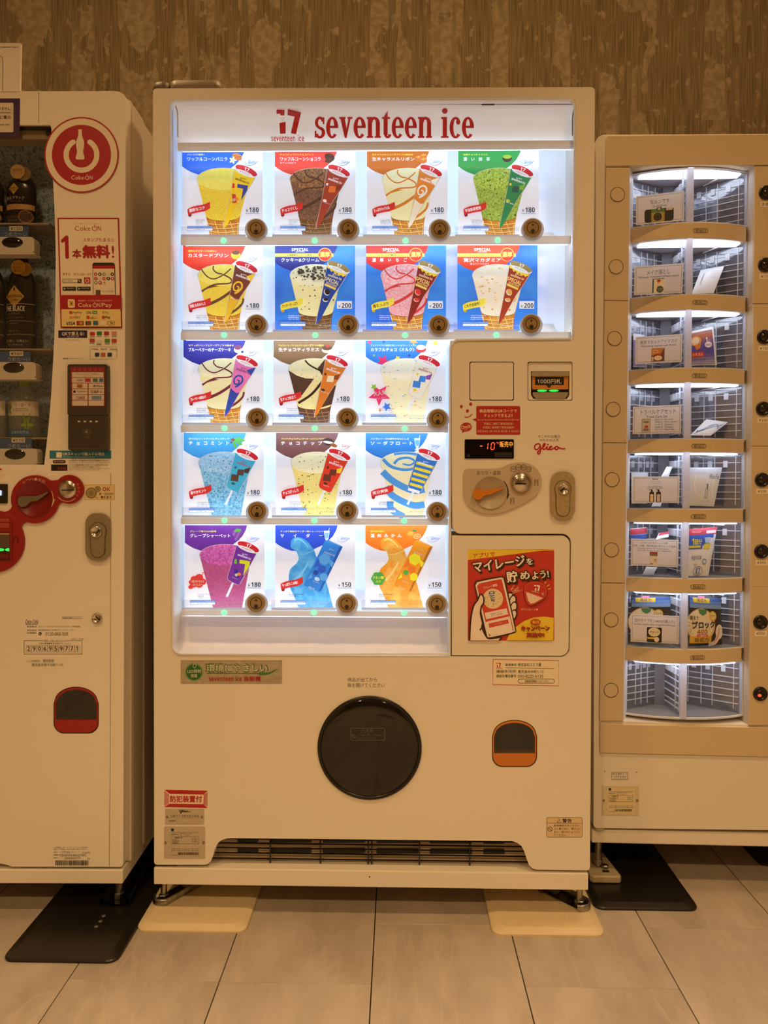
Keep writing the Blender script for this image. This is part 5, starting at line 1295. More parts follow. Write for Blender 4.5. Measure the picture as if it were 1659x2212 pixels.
def bottle(px, ybase, ytop, wpx, kind, label, cap, ydep=0.062):
    p0, p1 = Q(px, ybase, ydep), Q(px, ytop, ydep)
    o = thing('drink_bottle', label, 'bottle', (0, 0, 0)); o.matrix_world = D.M @ Matrix.Translation((p0.x, ydep, p0.z))
    h = p1.z-p0.z; r = wpx/2/940
    if kind == 'water':
        prof = [(r*.9, 0), (r, .02*h), (r*.97, .08*h), (r, .18*h), (r*.95, .22*h), (r, .26*h), (r, .62*h), (r*.9, .70*h), (r*.62, .80*h), (r*.36, .86*h), (r*.34, .87*h)]
        body = clear('water_bottle_plastic', (.86, .9, .92), .10, .16, .08, (.62, .7, .74, 1)) if 'WB' not in MC else MC['WB']; MC['WB'] = body
    else:
        prof = [(r*.92, 0), (r, .02*h), (r, .62*h), (r*.97, .68*h), (r*.80, .78*h), (r*.5, .86*h), (r*.40, .885*h), (r*.38, .89*h)]
        body = pm('#15110f', .25)
    part(B().lathe(prof, (0, 0, 0), body, 28, sy=.55), 'body', o)
    rc = r*(.36 if kind == 'water' else .42)
    part(B().lathe([(rc, prof[-1][1]), (rc, h*.985), (rc*.92, h), (0, h)], (0, 0, 0), pm(cap, .4), 24, sy=.55), 'cap', o)
    def wrap(u, v, d):   # print wrapped round the front of the bottle: u in radii, v from the top in heights
        z = h*(1-v); rr_ = prof[0][0]
        for i in range(len(prof)-1):
            if prof[i][1] <= z <= prof[i+1][1]: rr_ = prof[i][0]+(prof[i+1][0]-prof[i][0])*(z-prof[i][1])/max(prof[i+1][1]-prof[i][1], 1e-6)
        u = max(-.999, min(.999, u))
        return Vector((r*u, -math.sqrt(max(rr_*rr_-(r*u)**2, (r*.02)**2))*.55-0.0006-d, z))
    b = B(wrap, step=6e-5); b.maxe = .16; b.ey = 4.0
    def band(v0, v1, c, u=.97): b.line([(-u+2*u*i/16, (v0+v1)/2) for i in range(17)], v1-v0, c)
    G_ = '#c8a04a'; W2 = '#d8d0c0'
    if kind == 'aroma':
        b.poly([(-.3, .26), (.05, .36), (-.3, .47), (-.66, .36)], G_); b.text('GEORGIA', -.6, .345, .0, .37, '#20180e', .02); b.text('Coffee', -.5, .385, -.12, .405, '#20180e', shear=.2)
        b.text('香るブラック', -.86, .50, .42, .56, W2, .006); b.text('ほのかな余韻', -.6, .58, .2, .60, '#8a8076')
        band(.64, .735, TAGC); b.text('挽きたてアロマ仕立て', -.7, .655, .2, .675, '#5a3018'); b.text('香り広がる', -.45, .69, -.1, .705, '#5a3018')
        band(.83, .99, '#2a211c'); b.text('挽きたてのような', -.9, .85, .0, .88, '#a89c88'); b.text('香りとコク', -.75, .91, -.05, .94, '#c8bca4')
        b.ell(.48, .86, .45, .115, '#b58a5a', n=24); b.ell(.48, .855, .40, .10, '#4a2f20', n=24)
    elif kind == 'black':
        b.poly(ring(-.25, .45, .66, .115, 4), G_); b.ell(-.25, .45, .5, .07, G_); b.ell(-.25, .375, .06, .02, '#20180e'); b.text('GEORGIA', -.78, .435, .28, .462, '#20180e', .02); b.text('Coffee', -.55, .475, .05, .50, '#20180e', .0, 0, .2)
        band(.525, .53, '#c8bca4'); b.text('THE BLACK', -.93, .55, .45, .605, '#e8e0d0', .012); b.text('ザ・ブラック', -.75, .62, .1, .64, '#b8ac98')
        b.text('香りゆたかな、心地よい後味', -.9, .665, .35, .68, '#8a8070'); band(.705, .709, '#a89c88'); b.text('無糖 BLACK', -.6, .725, .0, .74, '#8a8070'); b.text('無糖 / コーヒー', -.7, .80, .1, .82, '#a89868'); band(.845, .849, '#c8bca4')
        band(.90, 1.0, '#1c1613'); b.text('香り高く、心地よい', -.97, .90, .62, .93, '#d8ccb8', .006); b.text('ザ・ブラック', -.75, .945, .3, .97, '#d8ccb8', .006)
    else:
        band(.40, .645, '#e4ddd0'); b.text('い・ろ・は・す', -.78, .435, .62, .495, '#1c1814', .01); b.text('日本の天然水', -.5, .52, .5, .545, '#5a5244'); b.text('NATURAL MINERAL WATER', -.55, .555, .5, .57, '#5a5244')
        for a in (-100, -60, -20, 40, 80): b.ell(-.82+.12*math.cos(math.radians(a)), .53+.035*math.sin(math.radians(a)), .12, .022, '#3f7a34', a, 10)
        for a in range(0, 360, 60): b.ell(.38+.2*math.cos(math.radians(a)), .80+.045*math.sin(math.radians(a)), .2, .035, '#86a82c', a, 12)
        b.rect(-.95, .87, .55, .985, '#2f6cab', .02); b.text('日本の天然水', -.62, .895, .5, .945, '#e8eef4', .01)
    part(b, 'label_print', o)
    if kind != 'water':
        tg = B(lambda a, c_, d: Vector(((a-px)/940, -r*.62-d, p1.z-p0.z-(c_-ytop)/940)))
        tx, ty, tr = (48, 379, 15.4) if kind == 'aroma' else (50, 583, 15.6)
        if px < 20: tx -= 70
        col = TAGC if kind == 'aroma' else '#d8a634'
        tg.d = -0.002; tg.ell(tx+13, ty+4, tr, tr*.95, '#8a7148' if kind == 'aroma' else '#b08a2c'); tg.d = 0
        tg.ell(tx, ty, tr, tr, col); tl_ = ('高級豆', 'ブレンド') if kind == 'aroma' else ('すっきり', '飲みやすい', '味わい')
        for i, s_ in enumerate(tl_): tg.text(s_, tx-10.5, ty-6+i*7-(3 if len(tl_) > 2 else 0), tx+10.5, ty-1+i*7-(3 if len(tl_) > 2 else 0), '#2a1a0e', .01)
        part(tg, 'neck_tag', o)
    return o
GRP = None
bottle(47.5, 491, 369, 63, 'aroma', 'dark bottle with tan round tag above the 150 yen label in the drinks machine', '#14100e')
bottle(48, 757, 552, 64, 'black', 'tall black coffee bottle with yellow round tag above the 160 yen label', '#2a241e')
bottle(53.5, 945, 817, 67, 'water', 'clear water bottle with a green cap above the 110 yen label', '#8cb024')
bottle(-22, 491, 369, 63, 'aroma', 'bottle cut by the photo edge on the upper shelf of the drinks machine', '#14100e')
bottle(-19, 757, 552, 64, 'black', 'bottle cut by the photo edge on the middle shelf of the drinks machine', '#2a241e')
bottle(-18, 944, 816, 67, 'water', 'water bottle cut by the photo edge on the lower shelf of the drinks machine', '#8cb024')
# signs
def toplate(b):
    b.slab([(-300, 93), (44.5, 93)]+ring(44, 94, 1, 1, 2, 270, 360)+[(43, 197), (-300, 197)], -0.002, 0.004, PAINT); b.d = 0.0022
    b.text('COCA-COLA BOTTLERS JAPAN INC.', -78, 100.5, 40.5, 104, '#2a1c12', .02)
    b.line([(-30, 117), (-6, 118), (2, 122), (6, 132), (5.5, 196)], 1, '#4a3a28', 3)
part_b = B(D.at(0.0)); toplate(part_b); part(part_b, 'top_sign', DRK)
def purple(b):
    b.poly([(-200, 213), (43, 212.5), (42, 295), (-200, 293)], '#3a2450'); b.rect(-200, 222, 29, 285.5, '#d8cab4', 3)
    K = '#1c140e'
    b.text('ん入力する必要はありません。', -60, 231, 24, 238.5, K, .02); b.text('enter ID or card information.', -60, 240.5, 24, 245, K, .01); b.text('液晶画面の上部に紫の', -60, 249, 23.5, 257, K, .02); b.text('purple lamp above the', -45, 267.5, 20.5, 272, K, .01)
sticker('purple bordered notice', D.at(-0.001), purple, DRK, 2e-4)
def power(b):
    R1 = '#a8141c'; W1 = '#e9dcc8'; cx, cy = 176, 334.6
    b.ell(cx, cy, 80.5, 82, R1, n=56); b.ell(cx, cy, 77.3, 78.8, W1, n=56); b.ell(cx, cy, 64, 65, R1, n=56)
    b.hoop(cx, cy, 38.8, 11.3, W1, -57, 237, 44)
    for a in (-57, 237): b.ell(cx+33.1*math.cos(math.radians(a)), cy+33.1*math.sin(math.radians(a)), 5.6, 5.6, W1, n=14)
    hp = [(3.6, 279.5), (4.2, 281), (3.6, 283), (4, 292), (5.5, 297), (8, 304), (8.8, 311), (7.6, 320), (6.6, 326), (7.6, 333), (9.3, 339), (9.3, 342), (7.5, 344.5)]
    ht = smooth(hp, 3); b.poly([(173+x, y) for x, y in ht]+[(173-x, y) for x, y in reversed(ht)], W1)
    b.text('Coke', 154, 379, 181, 388, W1, .0); b.hoop(188, 384, 4.6, 1.2, W1, -60, 240, 16); b.line([(188, 376.5), (188, 383)], 1.2, W1); b.text('N', 194, 379.3, 200, 388, W1, .0)
sticker('round red and white power symbol sticker', D.at(-0.0015), power, DRK, 2e-4)
def coke(b):
    RD = '#a8141c'; W1 = '#ecdfca'; K = '#1c1410'
    f0 = b.m
    Zm = lambda x, y: (124+x/1.0+(y/236)*7, 470.5+y+x*0.0)
    b.m = lambda x, y, d: f0(*Zm(x, y), d)
    b.rect(0, 0, 133, 238, RD); b.rect(3, 3, 130, 235, W1)
    b.text('おトクで楽しいコカ・コーラ公式アプリ', 37, 11, 94, 14, RD)
    def co(x, y, s, c): b.text('Coke', x, y, x+34*s, y+10.5*s, c, .0); b.hoop(x+43*s, y+5.5*s, 5.6*s, 1.4*s, c, -60, 240, 16); b.line([(x+43*s, y-3*s), (x+43*s, y+4*s)], 1.4*s, c); b.text('N', x+50*s, y, x+57*s, y+10.5*s, c, .0)
    co(36.5, 17.5, 1.0, RD)
    b.text('スタンプたまると', 53.5, 43, 121, 51.5, RD, .015); b.line([(18.5, 40), (18.5, 86)], 8, RD); b.line([(9, 50.5), (18, 42.5)], 7.5, RD); b.ell(18.5, 42, 4, 4, RD, n=12); b.ell(9.5, 50, 3.6, 3.6, RD, n=12); b.ell(18.5, 84.5, 4, 4, RD, n=12); b.text('本', 30, 68, 49, 87, RD, .035); b.text('無料', 53, 60, 110, 86, RD, .05); b.text('!', 115, 60, 120.5, 86, RD, .05)
    b.text('今すぐ、ダウンロード!!', 7, 118.5, 69, 125, RD, .004)
    b.frame(7, 132, 48, 140.5, .7, K); b.text('コークオン', 10, 134, 29, 138.5, K); b.rect(39.5, 132, 48, 140.5, K); b.hoop(43, 135.5, 2.2, .7, W1); b.line([(44.5, 137), (46.3, 139)], .9, W1)
    b.rect(53.5, 128.5, 67, 142, '#b8403c', 1); b.hoop(60, 135.5, 4.3, 1, W1, -60, 240, 14); b.line([(60, 130.5), (60, 135.5)], 1, W1)
    for x, t in ((6.5, 'App Store'), (38, 'Google Play')): b.rect(x, 149, x+29, 157, K, 1.5); b.text(t, x+9, 151, x+26, 154, W1); b.poly([(x+3, 151), (x+7, 153), (x+3, 155.5)], W1)
    b.rect(72.5, 97, 121, 167, '#2a1a16', 5); b.rect(73.5, 103, 120, 110, RD); b.rect(73.5, 110, 119.5, 166.5, '#e6d8c4')
    cols = [RD, K, '#8a9a4a', '#d8ccb8', K, RD, '#d8ccb8', '#b0343c', K, '#b83a38', '#8a9a4a', '#a82a30', W1]
    for i, c in enumerate(cols): cx, cy = 79+9*(i % 5), 122+9*(i//5); b.ell(cx, cy, 3.7, 3.7, c, n=14); b.ell(cx, cy, 1.4, 2, '#e6d8c4' if c != W1 else RD, n=8)
    b.rect(78, 156, 88, 166, '#5a4a3c'); b.text('ポイント おすすめ情報', 92, 157, 116, 160, K)
    b.rect(0, 167, 133, 197, RD)
    b.rect(17, 176, 32, 194, W1, 3); b.rect(19.5, 178.5, 29.5, 191.5, '#e0b84a', 1); b.text('¥', 22, 181, 27.5, 189, '#5a2a10', .02); b.text('各決済サービスがご利用いただけます!', 39.5, 177, 113, 181, W1); co(39, 184, .84, W1); b.text('Pay', 90, 184, 112, 195.5, W1, .0)
    b.rect(2.5, 197.5, 130.5, 235, '#e6cf8a')
    def pay(x, y, t, c, w_=20, h_=5.5, bo=.01, sh=0): b.text(t, x, y, x+w_, y+h_, c, bo, 0, sh)
    b.rect(19.5, 201.5, 26, 208, '#c0302c', 1); pay(27, 202.5, 'PayPay', K, 19.5); pay(56, 202, 'LINE', K, 11); b.rect(69, 201, 80, 207.5, '#2f7a34', 1); pay(70.5, 202.5, 'Pay', W1, 8, 4); pay(91.5, 202, 'B.Pay', '#7a4034', 14, 6, 0)
    pay(19.5, 212.5, 'au', '#c86a2a', 10, 5, .01, .3); pay(31, 212, 'PAY', '#6a3420', 13, 6, 0); b.rect(56.5, 211.5, 63, 218.5, '#c03a34', 1); pay(64.5, 212, 'd払い', K, 16, 6.5); b.ell(93, 215, 3.6, 3.6, '#b83a34', n=14); pay(97.5, 212, 'Pay', K, 10, 7)
    pay(13, 224.5, 'VISA', '#23305e', 18, 7, .03, .25); b.rect(35, 223, 49.5, 232, '#3a2414'); b.ell(40, 227.5, 3.6, 3.6, '#c8302a', n=14); b.ell(44.5, 227.5, 3.6, 3.6, '#d88a2a', n=14)
    for i, c in enumerate(('#23407a', '#b0302c', '#2f6a34')): b.rect(54+i*4, 223, 57.6+i*4, 232, c, 1)
    b.rect(70.5, 222.5, 81, 232, '#3f6a86'); b.rect(86, 222.5, 98, 231.5, '#e8dcc4', 1); b.frame(102, 223, 117, 232, .6, K, 1.5); pay(107, 225, 'Pay', K, 7, 5)
sticker('tall red bordered poster about collecting stamps', D.at(-0.001), coke, DRK)
def qr(b):
    K = '#1c1410'; W1 = '#ecdfca'
    b.rect(126, 713.5, 188.5, 730, '#2a2140'); b.text('QRで買える!', 133.5, 717, 181.5, 725.5, W1, .02); b.text('Pay with QR', 145, 726, 170, 729, W1); b.text('スキャンはこちらから', 143, 733.5, 171, 736.5, K)
    b.text('Coca-Cola', 136, 772, 147.5, 776, K, .02, 0, .3); b.text('BOTTLERS JAPAN INC.', 149, 773.5, 178.5, 775.5, K)
    for x, y, c, t in ((194, 717, '#b8302c', 'PayPay'), (209, 716, '#2f7a34', 'LINE Pay'), (224.5, 716, '#a8242c', 'd払い'), (241, 716, '#c88a6a', 'au PAY'), (193.5, 731.5, '#b83a34', 'R Pay'), (208.5, 734, '#d8ccb8', 'B.Pay'), (226, 732, '#4a8a3a', 'WeChat'), (241, 732, '#b8403a', 'ゆうちょ')):
        b.rect(x, y, x+11, y+8, c, 1.5); b.text(t, x+.5, y+9, x+10.5, y+12, K, .01)
    b.frame(194, 748.5, 252.5, 775.5, .6, '#9a8468', 3)
    for x, t in ((198, 'A Alipay'), (217, 'Alipay HK'), (238, 'Kakao')): b.text(t, x, 752.5, x+14, 756, K, .01)
    for x, c in ((205, '#22344e'), (218, '#b8602a'), (232, '#22344e')): b.rect(x, 762, x+9.5, 770, c, 1.5)
sticker('printed QR payment logos below the red poster', D.at(0), qr, DRK, name='lettering')
# card reader
RD_ = pm('#3c342a', .4)
b = B(D.at(-0.012)); b.slab(rr(145.5, 786.8, 231.5, 897, 4, 4), -0.016, 0.0, RD_); b.slab(rr(147, 896, 232.5, 972.5, 4, 4), -0.014, 0.0, RD_)
rdr = part(b, 'card_reader', DRK, solid=True, bevel=0.002)
def scr(b):
    W1 = '#cdbcb0'; RD = '#8a2426'; K = '#2a1c18'
    b.poly([(152, 793), (226, 793), (227, 878), (154, 878)], RD)
    for i in range(6): b.ell(161+i*11.3, 798.5, 1.6, 1.6, '#c05a5a', n=8)
    b.rect(155.5, 804, 223.5, 815, W1); b.text('キャッシュレスでお支払い', 165.5, 805.5, 213.5, 810, K, .01); b.text('Tap to PAY', 180, 811, 199, 813.5, K)
    b.rect(155.5, 816.2, 224, 826.8, W1); b.text('VISA', 167, 819, 179, 823.5, '#22306a', .03, 0, .2); b.rect(183.5, 817.5, 196, 825, '#a8342c'); b.rect(200.5, 817.5, 211, 825, '#4a6a4a'); b.rect(214.5, 817.5, 223, 825, '#3a6a8a')
    for i in range(4):
        for j in (0, 1): y0 = 828+i*12.4; b.rect(156+j*35.3, y0, 189.2+j*35.3, y0+11.3, W1)
    b.rect(166, 829.5, 178.5, 838, '#b87a2a'); b.text('iD', 168, 831, 176, 836.5, K, .03); b.text('楽天Edy', 201, 831, 222.5, 837, K, .01); b.ell(161, 846, 2.8, 2.8, K, n=12); b.text('QUICPay', 166, 844.5, 187, 847.5, K); b.text('交通系 IC', 196, 843, 221, 849.5, K, .01)
    b.text('T LANDS', 164, 856, 183, 862.5, '#7a3a34', .01); b.rect(198, 855, 219, 862.5, '#6a8aa0')
part(B(D.at(-0.016), d=6e-5), 'x') if False else None
sb = B(D.at(-0.016), d=6e-5); scr(sb); part(sb, 'screen_print', rdr)
sb = B(D.at(-0.014), d=6e-5)
sb.frame(149, 899.5, 229.5, 970, .8, '#5c5142', 4)
for x in (168, 180.8, 193.5, 205.8): sb.rect(x, 908.8, x+5.2, 912, '#c8bfae')
sb.hoop(187.5, 933.5, 8.5, .8, '#6e6250', 20, 330, 24, 6); sb.ell(187, 933, 3.4, 3.2, '#7e725e', n=10); sb.line([(192, 929), (196, 934), (192, 938)], 1, '#7e725e', 3); sb.text('P)', 186.5, 942.5, 193.5, 948.5, '#6e6250')
part(sb, 'tap_mark', rdr)
def scan(b):
    K = '#1c1410'; W1 = '#e6e2d4'
    b.rect(107, 973.3, 240.3, 990.8, '#2a7890'); b.rect(121.5, 977, 133.5, 988.5, W1)
    b.text('QRスキャンで購入する場合', 135, 977, 226, 984.5, W1, .02); b.text('For Customers who purchase by QR scan', 136, 986, 205, 988.8, W1)
    b.rect(114, 993.5, 142, 1001, '#4a3040', 3.5); b.text('紫ランプ点灯', 117, 995.5, 139, 999, '#d8c8bc', .01); b.rect(110.5, 1003.5, 145.5, 1016.8, '#120c0a')
    for i, ch in enumerate('12345'): seg7(b, ch, 121+i*4.6, 1009.5, 2.8, 5.2, '#c8452a', .7)
    for y, t, x1 in ((993.5, 'ID/PASS/カード番号は入力する必要ありません。', 235), (1002.5, 'スマホが自動販売機に接続されると金額表示部に紫の', 234), (1007, 'ランプが点灯しますのでご確認ください。', 218)): b.text(t, 148.5, y, x1, y+3.6, K, .01)
    for y, t, x1 in ((998.2, 'Customers will not be asked to enter ID/Pass or card number information.', 238), (1011.3, 'Please check that the vending machine digital display has turned the', 238), (1014.3, 'number has turned purple to continue with purchase.', 216)): b.text(t, 148.5, y, x1, y+2.2, K)
sticker('blue strip and small instructions for scanning', D.at(0), scan, DRK)
# red coin panel of merged discs
RDP = noisy('red_plastic', '#8e1216', '#96161a', 200, .3)
b = B(D.at(-0.004))
def disc(cx, cy, r, y): b.slab(ring(cx, cy, r, r, 52), y, 0.001, RDP)
neck1 = smooth([(97, 1032.5), (105, 1036), (112, 1038), (120, 1037.5), (128, 1036)], 4)+smooth([(137, 1084), (130, 1087.5), (125, 1093), (121, 1100), (116, 1107)], 4)
neck2 = smooth([(27, 1090), (23, 1099), (15, 1104.5), (2, 1106)], 4)+smooth([(44, 1146), (46.5, 1136), (54, 1129), (66, 1127.5)], 4)
rows_ = []
b.slab(neck1, -0.0040, 0.001, RDP); b.slab(neck2, -0.0041, 0.001, RDP)
cpn = part(b, 'coin_panel', DRK, solid=True)
for cx, cy, r, y in ((75.3, 1078.5, 52, -0.0046), (149.2, 1057, 31.2, -0.0050), (-15, 1169.6, 67.6, -0.0048)):
    part(B(D.at(y)).slab(ring(cx, cy, r, r, 56), y, 0.001, RDP), 'red_disc', cpn, solid=True, bevel=0.0016)
c0 = Q(74.9, 1077.5, -0.0046)
part(B().lathe([(0.0415, 0.0), (0.041, 0.0018), (0.0395, 0.0018), (0.0385, 0.0007), (0, 0.0005)], c0, pm('#7c0f13', .35), 48, 'Y'), 'return_dial', cpn)
lv = smooth([(37.5, 1083), (40, 1075), (48, 1072), (62, 1072), (78, 1071.5), (90, 1068), (100, 1063), (103, 1064), (100, 1067), (88, 1076), (78, 1082), (66, 1083.5), (61, 1088), (56, 1093), (48, 1095), (41, 1092), (37.5, 1083)], 3)[:-1]
part(B(D.at(-0.010)).slab(lv, -0.012, -0.005, pm('#6e6450', .4)), 'return_lever', cpn, solid=True, bevel=0.001, label='grey coin return lever')
cc = Q(145.5, 1057, -0.005)
part(B().lathe([(0.0205, 0.0), (0.0195, 0.0025), (0.012, 0.004), (0, 0.0045)], cc, CHROME, 32, 'Y'), 'coin_dome', cpn)
part(B(D.at(-0.0102)).slab(rr(133, 1057.5, 159, 1060, 1), -0.0103, -0.006, BLACK), 'coin_slot', cpn, solid=True)
b = B(D.at(-0.0052), d=6e-5)
for i, ch in enumerate('おつり・返却'):
    a = math.radians(-122+i*11.5); x, y = 75.3+43*math.cos(a), 1078.5+43*math.sin(a); b.text(ch, x-3.6, y-3.6, x+3.6, y+3.6, '#d0a48c', .004, math.degrees(a)+90)
for i, ch in enumerate(('10', '50', '100', '500')):
    a = math.radians(-26+i*19); x, y = 145.5+24.5*math.cos(a), 1057+24.5*math.sin(a); b.hoop(x, y, 2.3, .5, '#d0a48c')
b.line(ring(145.5, 1057, 26, 26, 10, 48, 140), 2.2, '#c08a78'); b.line(ring(74.9, 1077.5, 40, 40, 10, -25, 24), 1.2, '#d8b49a', wd2=2.4); b.poly([(114, 1079), (119.5, 1078), (113.5, 1092)], '#d8b49a')
part(b, 'coin_lettering', cpn)
# note slot of the red panel
b = B(D.at(-0.006)); b.rect(-40, 1120, 20, 1127, '#a8442c'); b.rect(-40, 1129, 20.5, 1140, '#a8402a'); b.rect(-40, 1149.5, 20.5, 1210, '#4a1310'); b.rect(-40, 1151.5, 20.5, 1155, '#b08a6a'); b.rect(-40, 1155, 20.5, 1183, '#5a4a38')
b.rect(-40, 1183, 20.5, 1191.5, '#0c1208'); b.poly([(-2, 1184), (8, 1185), (9, 1187), (8, 1190), (-2, 1191)], LED_NOTE); b.poly([(10.5, 1187), (14, 1184.5), (20, 1184), (20, 1191), (13, 1190)], LED_NOTE)
b.rect(-40, 1196, 18, 1205, '#6e1512'); b.frame(-40, 1127.5, 26.5, 1211, .8, '#4a0c0c', 3); b.line([(29, 1172), (29, 1164), (33.5, 1160.5), (38, 1164), (38, 1173)], 1.3, '#4a0c0c', 3)
part(b, 'note_slot', cpn)
b = B(D.at(-0.003)); b.slab(rr(-60, 1045.5, 15.8, 1087.3, 2, 3), -0.003, 0.0, pm('#060505', .1)); b.d = 0.0032; b.rect(-12, 1059, 3.6, 1070.5, emis('display_white', (.75, .82, 1), 1.0), 2)
part(b, 'amount_display', DRK)
b = B(D.at(0), d=1e-4); b.rect(-60, 1010, 8.5, 1034, '#e6d8c4', 2); b.ell(-8, 1020, 14, 11, '#9a1a1c'); b.rect(-60, 1016, 8, 1034, '#e6d8c4'); part(b, 'sticker', DRK)
def okc(b):
    b.rect(181.5, 1046.5, 248, 1080, '#cdb070', 2); b.rect(183.2, 1048.2, 246.3, 1078.3, '#dcc898', 1.5)
    for cx, cy, r in ((197, 1065, 12), (211, 1056.5, 6.6)): b.ell(cx, cy, r, r, '#7a6a44'); b.ell(cx, cy, r*.82, r*.82, '#a08f60'); b.ell(cx, cy, r*.45, r*.5, '#8a7a50')
    b.text('OK', 222, 1052.5, 237.5, 1061, '#a0342a', .03); b.text('新・旧500円', 214.5, 1064, 245, 1070, '#2a1c12', .015); b.text('使えます', 217.5, 1071.5, 241, 1077, '#2a1c12', .02); b.text('NEW', 206, 1073.5, 213, 1076, '#a0342a')
sticker('yellowed sticker with two coins', D.at(0), okc, DRK)
lock_plate(DRK, D, 184, 1108.5, 237.8, 1210.8, 0.0, noisy('satin_steel', '#9a9078', '#a89d84', 300, .4, metal=.7), CHROME)
kc = Q(210.3, 1335.3)
ky_ = part(B().lathe([(0.0118, 0), (0.0115, 0.004), (0.0095, 0.0055), (0.0088, 0.004), (0, 0.0045)], kc, CHROME, 28, 'Y'), 'key_lock', DRK)
part(B(D.at(-0.0047), d=5e-5).line([(206.5, 1331.5), (214, 1339.5)], 2.4, '#2a2014'), 'keyhole', ky_)
def coca(b):
    K = '#241a10'
    b.rect(50, 1330, 184, 1420, noisy('label_film', '#e6dfd2', '#e9e2d6', 900, .5)); b.text('Coca-Cola', 55, 1338, 82.5, 1347.5, K, .02, 0, .3); b.line([(55, 1349.3), (81.5, 1349.3)], .9, K)
    b.frame(134.5, 1332.5, 178.5, 1337, .5, K); b.text('自動販売機統一ステッカー', 136, 1333.5, 177, 1336.3, K, .01)
    for y, l, t, x1, hh in ((1351.5, '管理者名', 'コカ・コーラボトラーズジャパンベンディング株式会社', 173.5, 5), (1359.5, '本社所在地', '東京都港区赤坂九丁目7番1号 ミッドタウン・タワー', 162, 4), (1365.5, '受付電話番号', None, 0, 3.6)):
        b.text(l, 58, y, 79, y+3.8, K, .01)
        if t: b.text(t, 83, y, x1, y+hh-1, K, .01)
    b.ell(86.5, 1369, 3.5, 3.5, K); b.line([(85, 1367.3), (86, 1369.8), (88.2, 1370.5)], 1.1, '#e6d8c2', 3); b.text('0120-866-509', 98.5, 1366, 147, 1373, K, .008); b.text('(9:00〜17:00)', 154, 1379.3, 181, 1382, K)
    b.frame(51.5, 1383.5, 177.5, 1413, .8, K); b.rect(93, 1382, 142, 1385.5, '#e6dfd2'); b.text('故障・お問い合わせには', 95, 1382.3, 141, 1386, K, .01); b.text('下記の管理番号をお知らせください', 83, 1388, 153, 1391.5, K, .01)
    for i, ch in enumerate('2906959771'): b.frame(56+i*11.7, 1394, 67.4+i*11.7, 1408.5, .5, '#8a7458'); b.text(ch, 58.6+i*11.7, 1396, (65 if ch != '1' else 62.5)+i*11.7, 1406, K, .0)
    b.text('ここの住所は', 56.5, 1425.5, 86, 1430, K); b.text('鹿児島県', 92.5, 1424, 116.5, 1430, K, .01); b.text('鹿児島市東千石町1−31', 68.5, 1433, 135, 1439, K, .008)
sticker('black printed contact label with a boxed ten digit number', D.at(0), coca, DRK)
coin_return(DRK, D, 164.5, 1484, 1584, 96.5, 32, pm('#9c1f1c', .3), label='red framed coin return with smoked flap')
def ser(b):
    K = '#2a2016'
    for y, t, x1 in ((1829, 'この自販機は、コカ・コーラボトラーズジャパン株式会社の', 190), (1833, '財産です。転売禁止、持ち出し厳禁、持出しできません。', 189)): b.text(t, 116, y, x1, y+3, K, .01)
    b.text('製造コード', 116, 1839.5, 131, 1842, K); b.text('2777408', 133.5, 1838.8, 151.5, 1843, K); b.text('型式コード', 154, 1839.5, 172, 1842, K); b.text('1110379', 176, 1840, 194.5, 1844, K); b.text('機種名', 116, 1845.5, 128, 1848.3, K); b.text('F2ASM30L6BG2Y3FC', 130, 1845, 186.5, 1850, K, .004)
    b.text('自販コード', 116, 1851.5, 134, 1854, K); b.text('2906959771', 139, 1851.5, 173.5, 1856.3, K, .004); b.text('22', 188.5, 1852.5, 194, 1856.5, K)
    x = 119.5
    while x < 191: wd = random.choice((.7, 1, 1.5)); b.rect(x, 1858.5, x+wd, 1869.5, K); x += wd+random.choice((.7, .9, 1.2))
sticker('serial number print with a bar code near the floor', D.at(0), ser, DRK, name='lettering')
part(B().box(xr0+0.002, xr0+0.006, 0.50, 0.72, Q(320, 1790, .5).z+.1, Q(320, 1730, .5).z+0.13, pm('#2e2820', .5)), 'side_cover', DRK)
# feet and black floor plate with its channel bracket
foot(DRK, D, 257, 0.05, 0.010, zb0+0.001, 0.0085, nut=0.012, nz=0.017)
foot(DRK, D, 250, 0.66, 0.0, zb0+0.001, 0.0085)
foot(DRK, D, -500, 0.05, 0.0, zb0+0.001, 0.0085)
q0, q1 = floor_x(-10, 2092), floor_x(243, 2090)
tp3 = tilt_plate(q0.x, q1.x+0.004, q0.y+0.02, 0.36, BLKP, 'black floor plate under the drinks machine at the left edge', 0)
fw = D.M @ Q(257, 1900, 0.05)
b = B(); ux, uy = fw.x-(q0.x+q1.x+.004)/2, fw.y-(q0.y+.02)
pr = [(-0.034, 0.0108), (-0.034, 0.026), (-0.031, 0.028), (-0.026, 0.022), (-0.020, 0.016), (0.020, 0.016), (0.026, 0.022), (0.031, 0.028), (0.034, 0.026), (0.034, 0.0108)]
b.sheet([[Vector((ux+a, uy-0.028, z)) for a, z in pr], [Vector((ux+a-0.012, uy+0.16, z)) for a, z in pr]], STEELD, False)
part(b, 'channel_bracket', tp3)
for px, py in ((224, 1978), (217, 1989.5), (208, 2001)):
    c = floor_x(px, py, 0.011)
    part(B().lathe([(0.0045, 0.0104), (0.0045, 0.0112), (0, 0.0113)], (c.x-(q0.x+q1.x+.004)/2, c.y-(q0.y+.02), 0), pm('#6a6256', .5), 14), 'plate_hole', tp3)
